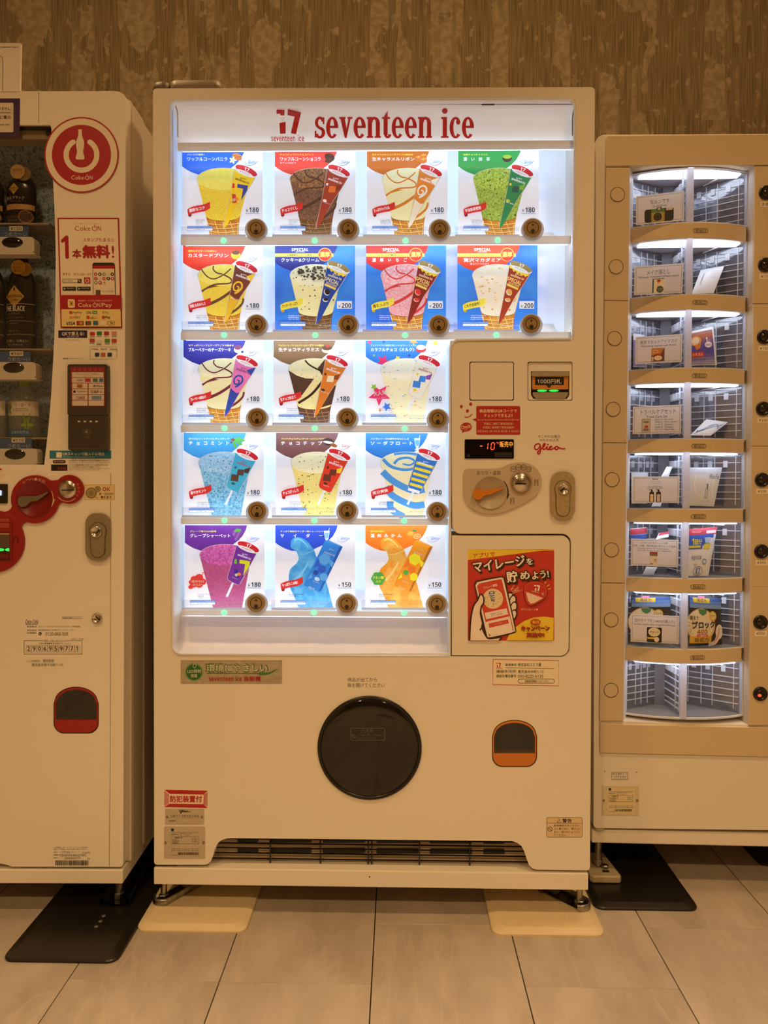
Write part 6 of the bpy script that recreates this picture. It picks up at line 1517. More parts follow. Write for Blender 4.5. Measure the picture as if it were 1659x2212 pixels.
# ------------------------------------------------------------------ compartment machine on the right
RX = CAM + (RM @ Vector(((1287-PX0)/FPX, -(1055-PY0)/FPX, -1)))*1.0
dr = RX-CAM; RX = CAM+dr*(1.79/dr.y)
AME = thing('amenity_vending_machine', 'beige compartment vending machine cut by the right edge of the photo', 'vending machine', (RX.x, 0.14, 0), math.radians(-1.25))
A = Frame(AME); S = A.pt; MA = A.at(0)
zt, zdo, zb1, zb0 = S(1450, 290).z, S(1450, 1792).z, S(1450, 1801).z, S(1450, 1830).z
WID = 0.86
b = B(); b.box(0.004, WID, 0.16, 0.66, zb1, zt-0.004, PAINT_G)
part(b, 'cabinet', AME, solid=True, bevel=0.006)
b = B(); b.box(0.0, WID, 0.012, 0.64, zb0, zb1, PAINT)
part(b, 'base_rail', AME, solid=True, bevel=0.003)
part(B().lathe([(0.016, zb1), (0.016, zb1+0.006)], (0.018, 0.022, 0), pm('#b8a684', .4), 20), 'hinge', AME)
hole = [(1361, 358.5), (1627, 358.5), (1617, 1566), (1346, 1558)]
dpts = [(1287, 320)]+ring(1305, 309, 18, 18, 6, 190, 270)+[(1900, 288), (1900, 1796)]+[(1296, 1789)]+ring(1290, 1781, 8, 8, 4, 90, 180)
b = B(MA); b.slab(dpts, 0.006, 0.155, PAINT, holes=[hole])
part(b, 'door', AME, solid=True, bevel=0.014, seg=4)
def panel(pts, name='front_panel', y=0.0, mat=BEIGE):
    return part(B(A.at(y)).slab(pts, y, 0.03, mat), name, AME, solid=True, bevel=0.0018)
panel(rr(1310, 293, 1900, 357.5, 5, 3)[:-6]+[(1310, 357.5), (1310, 297), (1314, 293)] if False else [(1310, 297), (1314, 293.5), (1900, 290), (1900, 354), (1631, 356), (1361, 357.5), (1309.5, 358.5)])
LSEG = (361, 649, 956.5, 1259.5, 1558)
lx = lambda y: 1309.3-(y-361)*0.0115
lxr = lambda y: 1360.5-(y-361)*0.0122
rxl = lambda y: 1630-(y-361)*0.0105
for i in range(4):
    a, c = LSEG[i]+.8, LSEG[i+1]-.8
    panel([(lx(a), a), (lxr(a), a+.5), (lxr(c), c+1), (lx(c), c)], 'side_panel')
    a2, c2 = a+(0 if i == 0 else 7)-(3 if i == 0 else 0), c+7+i*1.0
    panel([(rxl(a2), a2), (1900, a2), (1900, c2), (rxl(c2), c2)], 'side_panel')
panel([(1296, 1561), (1345, 1565), (1617, 1571), (1900, 1573), (1900, 1640), (1296, 1626)])
# white reveals left and right of the window column
yW = 0.052
for (ya, yb) in ((358, 1560),):
    b = B()
    Lf = [S(lxr(y), y, 0.002) for y in (ya, yb)]; Lb = [S(lxr(y)+8, y, yW) for y in (ya, yb)]
    b.add([Lf[0], Lb[0], Lb[1], Lf[1]], [(0, 1, 2, 3)], WHITE)
    Rf = [S(rxl(y)-1, y, 0.002) for y in (ya-2, yb+8)]; Rb = [S(rxl(y)-13, y, yW) for y in (ya-2, yb+8)]
    b.add([Rf[0], Rb[0], Rb[1], Rf[1]], [(0, 1, 2, 3)], WHITE)
    part(b, 'window_reveal', AME)
# rows
BANDS = [(481, 513.5), (636.5, 668), (795.5, 825), (948.5, 976), (1100.5, 1128), (1251, 1281), (1404, 1433.5)]
xcl = lambda y: 1489-(y-361)*0.0075          # centre line of the windows in the photo
tops = [361]+[q[1] for q in BANDS]; bots = [q[0] for q in BANDS]+[1553]
RB = 0.30
def geo(y):
    cl, cr = S(lxr(y)+6, y, 0.03).x, S(rxl(y)-12, y, 0.03).x
    return cl, cr, (cl+cr)/2
def bow(x, xc, y0): return y0+RB-math.sqrt(RB*RB-(x-xc)**2)
RIB = clear('clear_rib', (.92, .94, 1), .16, .6, .1, (.95, .96, 1, 1)); WALLP = clear('clear_divider', (.80, .82, .87), .16, .10, .08, (.5, .52, .6, 1))
HUB = pm('#7a7d86', .4); DRUM = pm('#2e2c2e', .35); TRAYW = pm('#d7d9e4', .4); FLOORG = pm('#8b8a88', .5)
LED_CELL = emis('cell_led', (.80, .87, 1.0), 4.5)
CURVE = clear('curved_cover', (.96, .97, 1), .045)
prod = {}
PAPER = translucent('notice_paper', '#f2ece6', .45)
STILE = translucent('frosted_stile', '#eef0fa', .6, .3)
for k in range(8):
    yt, yb_ = tops[k], bots[k]
    z1, z0 = S(1490, yt, -0.004).z, S(1490, yb_, -0.004).z
    cl, cr, xc = geo((yt+yb_)/2)
    N = 14
    xs = [cl+(cr-cl)*i/N for i in range(N+1)]
    if k < 7:
        # lower band with its label
        za, zb = S(1490, BANDS[k][0], -0.008).z, S(1490, BANDS[k][1], -0.008).z
        bl_, br_ = S(lxr(BANDS[k][0])+1, BANDS[k][0], 0.02).x, S(rxl(BANDS[k][0])-14, BANDS[k][0], 0.02).x
        bx_ = (bl_+br_)/2
        pts = [(bl_+(br_-bl_)*i/16) for i in range(17)]
        plan = [(x, bow(x, bx_, -0.008)) for x in pts]
        bb = B().prism(plan+[(br_, 0.055), (bl_, 0.055)], zb, za, BEIGE)
        band = part(bb, 'cell_band', AME, solid=True, bevel=0.0012)
        py = (BANDS[k][0]+BANDS[k][1])/2+1.5; px = xcl(py)+25
        def wrapb(a, c, d, bx_=bx_):
            p = S(a, c, -0.006); return Vector((p.x, bow(p.x, bx_, -0.008)-d, p.z))
        lb_ = B(wrapb, d=9e-4); lb_.frame(px-16.3, py-4.8, px+16.3, py+4.8, .8, '#1c150c', 4.6); lb_.text('取出口', px-11.5, py-3.4, px+11.5, py+3.4, '#1c150c', .012)
        part(lb_, 'band_mark', band)
    # compartment shell: floor, lit ceiling, hub wall, back
    yin = 0.150
    plan = [(x, bow(x, xc, 0.002)) for x in xs]
    part(B().prism(plan+[(cr, yin), (cl, yin)], z0-0.004, z0, WHITE if k < 7 else WHITE), 'cell_sill', AME, solid=True)
    part(B().prism([(x, y+0.006) for x, y in plan]+[(cr, yin), (cl, yin)], z0, z0+0.0015, FLOORG), 'cell_floor', AME, solid=True)
    part(B().prism([(x, y+0.003) for x, y in plan]+[(cr, yin), (cl, yin)], z1-0.002, z1+0.002, TRAYW), 'cell_ceiling', AME, solid=True)
    led = B()
    led.prism([(x, bow(x, xc, 0.004)) for x in xs[1:-1]]+[(xs[-2], 0.052), (xs[1], 0.052)], z1-0.0055, z1-0.0032, LED_CELL)
    for f in (.40, .47, .80):
        xa_ = cl+(cr-cl)*f; xb_ = xa_+(0.03 if f < .6 else -0.03)
        led.prism([(xa_, bow(xa_, xc, 0.004)), (xa_+.0022, bow(xa_, xc, 0.004)), (xb_+.0022, 0.09), (xb_, 0.09)], z1-0.0085, z1-0.006, RIB)
    part(led, 'cell_led', AME, solid=True)
    part(B().box(cl-0.02, cr+0.02, yin, yin+0.004, z0-0.01, z1+0.01, DRUM), 'cell_back', AME)
    xm = S(1492-((yt+yb_)/2-420)*0.0141, (yt+yb_)/2, -0.003).x
    hx = S(xcl((yt+yb_)/2)-57, 1000, 0.10).x
    part(B().prism([(hx-0.004, 0.106), (hx+0.02, 0.100), (hx+0.024, 0.14), (hx-0.008, 0.14)], z0, z1-0.003, HUB), 'drum_hub', AME, solid=True)
    part(B().box(cr-0.004, cr+0.004, 0.03, yin, z0, z1, pm('#c8cad2', .4)).box(cl-0.006, cl-0.002, 0.03, yin, z0, z1, pm('#c8cad2', .4)), 'cell_side', AME)
    # clear dividers with raised ribs
    walls = [((hx-0.002, 0.108), (cl-0.001, 0.055)), ((hx+0.021, 0.102), (xm-0.001, 0.012)), ((xc+0.006, 0.135), (cr-0.005, 0.046))]
    h = z1-z0-0.006
    for i, (p, q) in enumerate(walls):
        wb = B(); dx, dy = q[0]-p[0], q[1]-p[1]; l = math.hypot(dx, dy); nx, ny = dy/l*0.0012, -dx/l*0.0012
        wb.prism([(p[0], p[1]), (q[0], q[1]), (q[0]+nx, q[1]+ny), (p[0]+nx, p[1]+ny)], z0+0.002, z0+h, WALLP)
        wall = part(wb, 'cell_divider', AME)
        rb = B()
        fr_ = (.18, .31, .44, .57, .68, .86) if i != 1 else (.12, .22, .36, .5, .64, .76, .88)
        for f in fr_:
            z = z0+h*f
            rb.prism([(p[0]-nx, p[1]-ny), (q[0]-nx, q[1]-ny), (q[0]+nx*2.4, q[1]+ny*2.4), (p[0]+nx*2.4, p[1]+ny*2.4)], z, z+0.0019, RIB)
        for f in ((.25, .45, .62, .93) if i != 1 else (.7, .93)):
            u = (p[0]+dx*f, p[1]+dy*f); e = 0.0009
            rb.prism([(u[0]-nx*1.2-dx/l*e, u[1]-ny*1.2-dy/l*e), (u[0]-nx*1.2+dx/l*e, u[1]-ny*1.2+dy/l*e), (u[0]+nx*2.6+dx/l*e, u[1]+ny*2.6+dy/l*e), (u[0]+nx*2.6-dx/l*e, u[1]+ny*2.6-dy/l*e)], z0+h*.08, z0+h*.98, RIB)
        # clip blocks near the top
        for f in (.2, .34, .55, .78):
            u = (p[0]+dx*f, p[1]+dy*f); e = 0.005
            rb.prism([(u[0]-dx/l*e, u[1]-dy/l*e), (u[0]+dx/l*e, u[1]+dy/l*e), (u[0]+nx*4+dx/l*e, u[1]+ny*4+dy/l*e), (u[0]+nx*4-dx/l*e, u[1]+ny*4-dy/l*e)], z0+h*.78, z0+h*.90, RIB)
        part(rb, 'divider_rib', wall)
    # curved clear covers, two per row, and the white stile between
    pass
    for a, c in ((cl, xm-0.007), (xm+0.007, cr)):
        xx = [a+(c-a)*i/8 for i in range(9)]
        gb = B().sheet([[Vector((x, bow(x, xc, -0.003), z)) for x in xx] for z in (z1-0.0005, z0+0.0005)], CURVE)
        door = part(gb, 'cell_door', AME)
        for z in (z1-0.0022, z0+0.0005):
            eb = B().prism([(x, bow(x, xc, -0.0036)) for x in xx]+[(x, bow(x, xc, -0.001)) for x in reversed(xx)], z, z+0.0017, RIB)
            part(eb, 'door_edge', door)
    part(B().prism([(xm-0.007, bow(xm, xc, -0.005)), (xm+0.007, bow(xm, xc, -0.005)), (xm+0.007, bow(xm, xc, 0.006)), (xm-0.007, bow(xm, xc, 0.006))], z0, z1, STILE), 'door_stile', AME, solid=True, bevel=0.0012)
    prod[k] = (cl, cr, xc, z0, z1, hx, xm)
# left circles, right buttons, price tags
for x, y in ((1334.2, 420), (1331, 576), (1327.7, 731), (1324.6, 884), (1322.5, 1036), (1321.3, 1187.8), (1320.4, 1339), (1320.2, 1491)):
    b = B(A.at(-0.0002)); b.slab(ring(x, y, 15.2, 15.2, 36), -0.0012, 0.001, BEIGE)
    o = part(b, 'blank_cap', AME, solid=True)
    part(B(A.at(0), d=0.00135).hoop(x, y, 15.8, 1.2, '#4a3720'), 'cap_outline', o)
for i, (x, y, t) in enumerate(((1654.5, 416.5, '2.000'), (1652.6, 572.5, '¥100'), (1650.3, 728, '¥150'), (1648, 883, '¥200'), (1645.8, 1036.6, '¥200'), (1644.4, 1191, '¥300'), (1642.3, 1344, '¥300'), (1641.9, 1498.4, ''))):
    c = S(x, y, 0)
    bt = part(B().lathe([(0.0168, -0.002), (0.0168, 0.003), (0.0145, 0.005), (0.012, 0.004), (0.0105, 0.0025), (0.0, 0.0025)], c, pm('#16120d', .3), 32, 'Y'), 'push_button', AME)
    part(B().lathe([(0.0098, 0.0026), (0.0085, 0.0042), (0, 0.005)], c, pm('#2b2419', .12), 24, 'Y'), 'button_lens', bt)
    if not t: part(B(A.at(-0.0052), d=1e-4).ell(x-1, y+4, 4.2, 3, LED_RED), 'button_glow', bt, label='small red glow in the lowest button')
    if t: part(B(MA, d=2e-4).rect(x-12, y+19, x+14 if i else x+22, y+30, '#f4ead4').text(t, x-9, y+21.5, (x+10 if i else x+18), y+27.5, '#1c150c', .01), 'price_tag', AME)
# lower front prints
b = B(A.at(0.006), d=2e-4)
K = '#2e2414'
b.frame(1321, 1668.5, 1356.7, 1684.5, .8, '#6a5638'); b.text('NPCS 電話コード', 1323, 1670, 1355, 1674, '#4a3a24'); b.text('1773151', 1326, 1676, 1352, 1682.5, K, .004)
for x, y in ((1306.3, 1666.3), (1375, 1668.3)): b.ell(x, y, 1.2, 1.2, '#1a120a', n=8)
part(b, 'sticker', AME, label='small boxed seven digit number above the rating plate')
b = B(A.at(0.0045)); b.slab([(1301, 1697.5), (1380.5, 1699), (1380, 1761.5), (1300.5, 1760)], 0.0045, 0.008, noisy('cream_plate', '#d8caa8', '#ddd0b0', 200, .4)); b.d = 1e-4
rating(b, 1301.5, 1698.5, 1380, 1760.5, noisy('cream_plate_face', '#d6c8a6', '#dbceae', 200, .4), '#e2d2a8')
part(b, 'rating_plate', AME)
# sign sheets taped to the left covers
def sheet_sign(k, quadpx, fn, label):
    cl, cr, xc, z0, z1, hx, xm = prod[k]
    p = [S(a, c, 0.004) for a, c in quadpx]
    yf = min(bow(v.x, xc, -0.0045) for v in p)-0.0045
    p = [S(a, c, yf) for a, c in quadpx]
    f0 = quad(p[0], p[1], p[2], p[3], 440, 260)
    def m(a, c, d):
        return f0(a, c, d)
    b = B(m, step=3e-5)
    for i in range(8): b.poly([(i*55, 0), (i*55+55, 0), (i*55+55, 260), (i*55, 260)], PAPER); b.d = 0
    b.d = 1e-4
    b.frame(12, 12, 428, 248, 1.6, '#4a5668'); b.frame(17, 17, 423, 243, .8, '#4a5668')
    fn(b)
    return part(b, 'sign_sheet', AME, label=label)
KS = '#2a2a30'
def s1(b):
    b.text('写ルンです', 130, 52, 305, 88, KS, .012); b.text('QuickSnap', 150, 98, 282, 120, KS, .0)
    b.rect(78, 132, 345, 250, '#2a2826', 22); b.rect(140, 132, 262, 250, '#b09a5c'); b.rect(140, 132, 262, 165, '#4f8a4a'); b.rect(190, 120, 235, 150, '#3a3a36', 5); b.rect(200, 125, 224, 145, '#c8ccd0'); b.rect(275, 132, 335, 155, '#d0d0cc', 4); b.ell(198, 205, 38, 36, '#242220'); b.ell(198, 205, 24, 23, '#4a4642'); b.ell(198, 205, 12, 12, '#161412')
def s2(b):
    b.text('メイク落とし', 110, 42, 320, 85, KS, .012); b.text('Makeup remover(sheet-type)', 35, 92, 400, 118, KS, .0)
    b.rect(165, 122, 272, 250, '#3a6a8a'); b.rect(178, 128, 272, 250, '#f0e8de'); b.ell(222, 150, 16, 18, '#e8b8a0'); b.ell(222, 142, 18, 12, '#b04a40'); b.poly([(200, 240), (208, 190), (222, 172), (240, 190), (246, 240)], '#eec8b4'); b.ell(235, 218, 32, 30, '#3c5a58'); b.text('メイク落とし', 208, 208, 262, 218, '#f0f0ea', .01); b.text('シート', 218, 222, 252, 232, '#f0f0ea', .01)
def s3(b):
    b.text('蒸気でホットアイマスク', 42, 40, 390, 75, KS, .008); b.text('Warming steam eye mask', 48, 84, 385, 110, KS, .0)
    b.rect(150, 118, 275, 244, '#6a4a5a'); b.poly([(150, 118), (275, 118), (240, 170), (150, 190)], '#c88a5a'); b.hoop(190, 150, 26, 4, '#f0dcb0', 0, 360, 20, 16); b.rect(185, 172, 245, 192, '#a83a34', 6); b.ell(215, 212, 38, 22, '#f0e4d8'); b.text('アイマスク', 190, 205, 240, 220, KS, .01); b.rect(155, 200, 172, 238, '#d8c8c0')
def s4(b):
    b.text('トラベルケアセット', 72, 34, 390, 78, KS, .008); b.text('Travel Care Set', 122, 88, 312, 112, KS, .0)
    b.rect(80, 118, 162, 250, '#a8a4a4'); b.rect(88, 128, 154, 240, '#c8c6c8'); b.rect(108, 180, 140, 205, '#b84a44'); b.rect(96, 210, 146, 232, '#7a7878'); b.rect(98, 140, 146, 160, '#8a8888')
    for i, (j, e) in enumerate((('耳かき', 'Ear pick'), ('爪切り', 'Nail clipper'), ('ハサミ', 'Scissors'), ('毛抜き', 'Tweezers'), ('爪やすり', 'Nail file'))):
        b.text(j, 200, 122+i*23, 272, 138+i*23, KS, .006); b.text(e, 288, 122+i*23, 288+10*len(e), 138+i*23, KS, .0)
def s5(b):
    b.text('ReFa', 188, 18, 240, 34, KS, .01); b.text('シャンプー10mL', 162, 42, 262, 56, KS, .004); b.text('トリートメント10g', 165, 62, 262, 74, KS, .004); b.text('ION CARE SHAMPOO', 145, 92, 280, 104, KS, .004); b.text('ION CARE TREATMENT', 138, 110, 285, 122, KS, .004)
    for x, c in ((158, '#f0e0b0'), (222, '#d8d0e0')):
        b.rect(x, 150, x+44, 255, '#2a241e', 8); b.rect(x+8, 175, x+36, 250, c, 3); b.rect(x+14, 132, x+30, 152, '#2a241e'); b.line([(x-4, 132), (x+28, 130)], 6, '#2a241e')
        b.line([(x+18, 190), (x+24, 215)], 2, KS)
def s6(b):
    b.text('ソフトコンタクトレンズ用', 96, 26, 336, 48, KS, .004); b.text('洗浄・消毒・保存液(使い切りタイプ1回用)', 20, 56, 420, 78, KS, .004); b.text('Cleaning solution for contact lenses', 58, 84, 350, 100, KS, .0); b.text('(For soft contact lenses / Single-use)', 60, 104, 372, 120, KS, .0)
    b.rect(175, 122, 248, 250, '#e0dce0'); b.rect(175, 122, 248, 142, '#a83a4a'); b.rect(175, 142, 248, 162, '#7a7a6a'); b.hoop(228, 205, 18, 2, '#8a98b8', n=20); b.ell(228, 200, 5, 9, '#5a5a7a'); b.rect(180, 232, 208, 244, '#8a7a80')
def s7(b):
    b.text('羽付きナプキン(40㎝/3個入り)', 35, 40, 400, 78, KS, .006); b.text('Sanitary napkin with wings(40㎝/3Pieces)', 28, 82, 408, 104, KS, .0)
    b.rect(148, 116, 285, 256, '#2a2824', 10); b.ell(215, 160, 55, 42, '#e6dcc4'); b.text('ブロック', 170, 150, 255, 172, KS, .03); b.rect(152, 208, 230, 226, '#d8b84a'); b.ell(238, 228, 22, 24, '#e6dcd8', 20)
QD = [[(1373.9, 424.3), (1478, 412), (1477.5, 476.3), (1373.9, 486.2)], [(1370.8, 576), (1477, 568.2), (1473.5, 633), (1369.6, 637.6)], [(1373.2, 728), (1474.5, 721.4), (1472.8, 781.9), (1372, 786.5)],
      [(1367.3, 878.7), (1472, 874), (1471, 936), (1366.6, 937.8)], [(1366.8, 1029.8), (1468, 1029), (1467, 1086.5), (1366.6, 1085.8)], [(1363.3, 1163.2), (1465.8, 1166.3), (1464, 1225.6), (1362.6, 1220.9)], [(1362.6, 1326), (1467, 1330.7), (1466, 1391.2), (1362, 1385.8)]]
for k, (fn, lab) in enumerate(((s1, 'camera notice'), (s2, 'makeup remover notice'), (s3, 'steam eye mask notice'), (s4, 'travel care set notice'), (s5, 'shampoo and treatment notice'), (s6, 'contact lens solution notice'), (s7, 'sanitary napkin notice'))):
    sheet_sign(k, QD[k], fn, lab+' on the left cover')
# goods inside: pillow packets
def packet(k, quadpx, deps, fn, label, col, puff=0.004, w=300, h=300, cat='packet', name='packet', group=None):
    """quadpx TL,TR,BR,BL as seen; deps the local depth of each corner"""
    p = [S(a, c, d) for (a, c), d in zip(quadpx, deps)]
    o = thing(name, label, cat, (0, 0, 0), 0, group); o.matrix_world = A.M
    f0 = quad(p[0], p[1], p[2], p[3], w, h)
    hf = lambda a, c: puff*(max(0.0, math.sin(math.pi*min(max(a/w, 0), 1)))**.5)*(max(0.0, math.sin(math.pi*min(max(c/h, 0), 1)))**.5)
    m = lambda a, c, d: f0(a, c, hf(a, c)+d)
    n = 12
    b = B()
    front = [[m(w*j/n, h*i/n, 0) for j in range(n+1)] for i in range(n+1)]
    back = [[f0(w*j/n, h*i/n, -hf(w*j/n, h*i/n)-0.0006) for j in range(n+1)] for i in range(n+1)]
    b.sheet(front, col); b.sheet(back, col)
    part(b, 'pouch', o)
    q = B(m, d=0.0004, step=5e-5); q.maxe = 28; fn(q)
    if q.v: part(q, 'pouch_print', o)
    return o
SIL = pm('#dfe6f0', .3); SILB = pm('#e9eef6', .35)
def grid_band(b, x0, y0, x1, y1, c, n=8):
    for i in range(n):
        a = x0+(x1-x0)*i/n; e = x0+(x1-x0)*(i+1)/n
        b.poly([(a, y0), (e, y0), (e, y1), (a, y1)], c); b.d -= b.step
    b.up()
def f_white(b):
    K = '#8a94a8'
    for i in range(5): b.text('拭き取り用化粧水シート', 165, 50+i*20, 285-i*4, 58+i*20, K)
    b.text('MAKEUP REMOVER', 60, 60, 80, 200, K); b.line([(150, 150), (120, 260)], 5, '#ffffff')
packet(1, [(1513.5, 583.5), (1564.5, 574.5), (1541.5, 633.5), (1494, 635)], (.07, .06, .03, .03), f_white, 'white folded makeup remover packet leaning in the second compartment from the top', SILB, .003)
def f_mask(b):
    for i in range(10):
        y = 20+i*27; grid_band(b, 0, y, 275, y+27, ['#b0786a', '#b86a50', '#9a6478', '#7a5c9c', '#5e54b0', '#5650b4', '#5650b4', '#6a62bc', '#8a86c8', '#a8a6d6'][i])
    b.hoop(70, 95, 62, 12, '#f0b050', 0, 360, 28, 42); b.ell(70, 95, 45, 30, '#f6e6c8'); b.poly([(60, 140), (130, 110), (120, 160), (80, 175)], '#e88a3a')
    b.text('1', 185, 75, 205, 115, '#ffffff', .01); b.text('枚入', 212, 98, 245, 112, '#ffffff', .01); b.ell(212, 138, 42, 24, '#f4f4fb'); b.text('無香料', 185, 130, 240, 148, '#5a50b0', .01)
    b.rect(0, 190, 160, 235, '#d23a2e', 14); b.text('めぐりズム', 8, 200, 145, 226, '#ffffff', .02); b.text('ホットアイマスク', 2, 250, 175, 275, '#2a2a5a', .01)
packet(2, [(1488, 717), (1541, 705.5), (1549, 788.5), (1486, 789)], (.03, .045, .03, .02), f_mask, 'purple steam eye mask packet in the third compartment from the top', SILB, .004)
packet(2, [(1368, 720), (1393, 724), (1393, 793), (1368, 793)], (.05, .07, .07, .05), lambda b: grid_band(b, 0, 60, 300, 290, '#9a94d0', 4), 'pale purple packet half hidden behind the eye mask notice', SILB, .003)
def f_blue(b):
    for i in range(6): b.line([(20+i*20, 280-i*30), (150+i*10, 180-i*20), (280, 60+i*22)], 7, ['#3a7ac8', '#8ab4e8', '#ffffff', '#5a96d8', '#c8dcf4', '#3a6ab8'][i], 3)
    b.text('歯ブラシ', 30, 200, 130, 240, '#2a5ab0', .02, -15)
packet(3, [(1526, 905.5), (1573, 912), (1535, 941), (1491, 940)], (.06, .06, .02, .02), f_blue, 'small blue and white packet lying in the fourth compartment', SIL, .003)
def f_refa(b):
    K = '#7a8aa6'
    b.text('ReFa', 190, 55, 285, 90, K, 0, 3, .2); b.rect(165, 165, 195, 240, '#c8d4e8', 6); b.frame(165, 165, 195, 240, 3, '#3a4a6a', 6); b.rect(176, 135, 186, 165, '#3a4a6a'); b.line([(165, 135), (186, 133)], 5, '#3a4a6a'); b.text('ION CARE TREATMENT', 125, 258, 235, 264, K)
    b.line([(250, 30), (235, 150), (255, 230)], 5, '#ffffff', 4); b.line([(60, 60), (50, 140), (70, 200)], 8, '#ffffff', 4)
packet(4, [(1488, 1010), (1560, 1009.5), (1542, 1094), (1487, 1092)], (.03, .05, .03, .02), f_refa, 'silvery white treatment sachet in the fifth compartment, right cover', SIL, .004)
packet(4, [(1440, 1008), (1453, 1008), (1444, 1030), (1428, 1030)], (.06, .06, .04, .04), lambda b: None, 'white sachet peeking above the shampoo notice', SILB, .002)
packet(4, [(1364, 1021), (1400, 1021), (1398, 1088), (1364, 1088)], (.05, .075, .075, .05), lambda b: None, 'pale sachet behind the left side of the shampoo notice', SIL, .003)
packet(4, [(1412, 1083), (1431, 1083), (1427, 1094), (1407, 1094)], (.03, .03, .015, .015), lambda b: None, 'white sachet corner below the shampoo notice', SILB, .001)
def f_epica(b):
    grid_band(b, 0, 0, 300, 42, '#c03648'); b.text('Menicon', 40, 15, 130, 28, '#e8b0b8'); b.rect(185, 18, 290, 36, '#ead8e4', 6)
    for i in range(4): grid_band(b, 0, 42+i*22, 270-i*40, 64+i*22, '#2f5ec0', 6)
    b.text('1', 35, 62, 58, 102, '#f2e63a', .03); b.text('回分', 66, 68, 140, 102, '#f2e63a', .03); b.rect(5, 108, 130, 122, '#d8c83a'); b.rect(165, 100, 245, 130, '#d8d24a', 3); b.poly([(170, 60), (240, 60), (230, 95), (180, 95)], '#b8d0ea')
    b.text('epica', 30, 165, 150, 205, '#6a86b8', .0); b.text('洗浄', 60, 222, 100, 236, '#8aa0c4'); b.ell(195, 210, 32, 18, '#7aa4dc', 8); b.ell(195, 210, 20, 9, '#e4ecf8', 8)
    b.ell(125, 262, 68, 0.1, '#fff'); b.hoop(122, 268-0, 66, 4, '#7a8cc0', 0, 360, 36, 30); b.rect(95, 250, 150, 284, '#6a86d0', 3); b.rect(115, 255, 135, 280, '#e8ecfa')
packet(5, [(1486, 1143), (1549.5, 1138), (1530, 1244.5), (1486.5, 1244.5)], (.03, .05, .03, .02), f_epica, 'contact lens solution pouch with red and blue top in the sixth compartment', SILB, .005)
packet(5, [(1362, 1142), (1397, 1139), (1396, 1166), (1362, 1168)], (.05, .07, .07, .05), lambda b: (grid_band(b, 0, 10, 300, 150, '#c03648', 4), grid_band(b, 0, 160, 300, 290, '#3a62c4', 4)), 'red and blue pouch top above the contact lens notice', SILB, .003)
packet(5, [(1424, 1151), (1446, 1148), (1444, 1160), (1416, 1166)], (.06, .06, .05, .05), lambda b: grid_band(b, 20, 10, 300, 150, '#c03648', 4), 'crumpled red and white pouch corner above the contact lens notice', SILB, .002)
packet(5, [(1396, 1224), (1420, 1225), (1412, 1241), (1388, 1241)], (.04, .04, .03, .03), lambda b: None, 'pale blue pouch corner below the contact lens notice', SIL, .001)
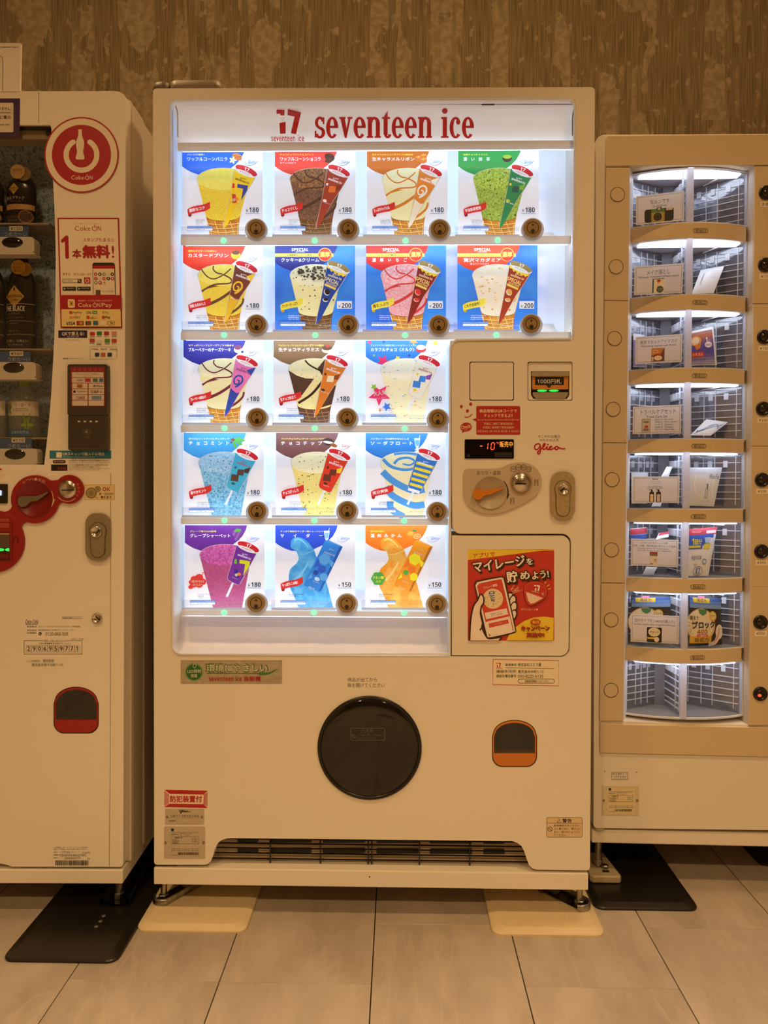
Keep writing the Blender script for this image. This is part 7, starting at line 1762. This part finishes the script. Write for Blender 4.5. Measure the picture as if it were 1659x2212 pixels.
def f_pad(b):
    for i in range(3): grid_band(b, 4, 8+i*22, 296, 30+i*22, ['#3a5a9a', '#5a86c4', '#7aa0d0'][i])
    b.poly([(30, 14), (185, 14), (180, 42), (35, 42)], '#e8c63a'); b.text('吸収力', 70, 18, 150, 38, '#2a3a7a', .02); b.rect(78, 4, 140, 16, '#e26a9a', 3)
    b.ell(100, 175, 122, 100, '#d8c08a'); b.ell(96, 172, 112, 92, '#efe6d0'); b.poly([(70, 80), (150, 80), (140, 105), (110, 118), (80, 105)], '#4a8a5a'); b.ell(200, 118, 36, 30, '#e6b83a'); b.ell(200, 118, 28, 23, '#f2e2a0'); b.text('特に多い夜', 180, 108, 220, 124, '#5a4a1a', .01)
    b.text('朝まで', 8, 120, 70, 145, '#3a3a40', .02); b.text('ブロック', 22, 150, 215, 192, '#1f2d50', .05, -3); b.text('400', 60, 198, 150, 226, '#b07a34', .04)
    grid_band(b, 4, 240, 190, 282, '#e2b638'); b.text('吸収力', 45, 250, 165, 276, '#2a2a34', .03); b.rect(60, 228, 155, 246, '#d85a84', 4); b.text('一晩中の', 70, 231, 145, 243, '#fff', .02)
    b.line([(255, 200), (250, 240), (225, 280), (170, 295)], 46, '#f0f0f6', 5, 24); b.ell(262, 215, 38, 46, '#f2f2f8'); b.line([(262, 190), (250, 240), (220, 280)], 16, '#e8b0a8', 4)
packet(6, [(1488, 1284), (1557, 1290), (1560, 1392.5), (1487, 1396)], (.016, .030, .030, .016), f_pad, 'black and blue sanitary napkin pack in the seventh compartment, right cover', pm('#22201e', .35), .010, cat='pack', name='napkin_pack')
packet(6, [(1363, 1286), (1448, 1286), (1452, 1384), (1363, 1384)], (.045, .035, .035, .045), f_pad, 'black and blue sanitary napkin pack behind the napkin notice', pm('#22201e', .35), .010, cat='pack', name='napkin_pack')
# foot, its clamp block and the black floor plates
foot(AME, A, 1294, 0.06, 0.030, zb0+0.001, 0.0085, nut=0.011, nz=0.034)
foot(AME, A, 1330, 0.60, 0.0, zb0+0.001, 0.0085)
foot(AME, A, 1880, 0.06, 0.0, zb0+0.001, 0.0085)
q0, q1 = floor_x(1285, 1966), floor_x(1512, 1969)
tp4 = tilt_plate(q0.x, q1.x, q0.y, 0.62, BLKP, 'black floor plate under the left foot of the compartment machine', 0)
fw = A.M @ S(1294, 1800, 0.06)
ux, uy = fw.x-(q0.x+q1.x)/2, fw.y-q0.y
b = B(); b.prism([(ux-0.033, uy-0.045), (ux-0.027, uy-0.051), (ux+0.037, uy-0.051), (ux+0.043, uy-0.045), (ux+0.030, uy+0.07), (ux-0.033, uy+0.07)], 0.0108, 0.029, noisy('cream_clamp', '#b5a688', '#bdae90', 80, .4))
cb = part(b, 'clamp', tp4, solid=True, bevel=0.004, seg=3)
part(B().box(ux+0.002, ux+0.018, uy-0.032, uy-0.022, 0.0288, 0.0294, BLACK), 'clamp_slot', cb)
part(B().lathe([(0.009, 0.029), (0.009, 0.036), (0.007, 0.038), (0, 0.038)], (ux+0.012, uy-0.012, 0), STEEL, 6, sm=False), 'clamp_bolt', cb)
q0, q1 = floor_x(1645, 1872), floor_x(1860, 1872)
tilt_plate(q0.x, q1.x, q0.y, 0.62, BLKP, 'black floor plate at the right edge under the compartment machine', 0)
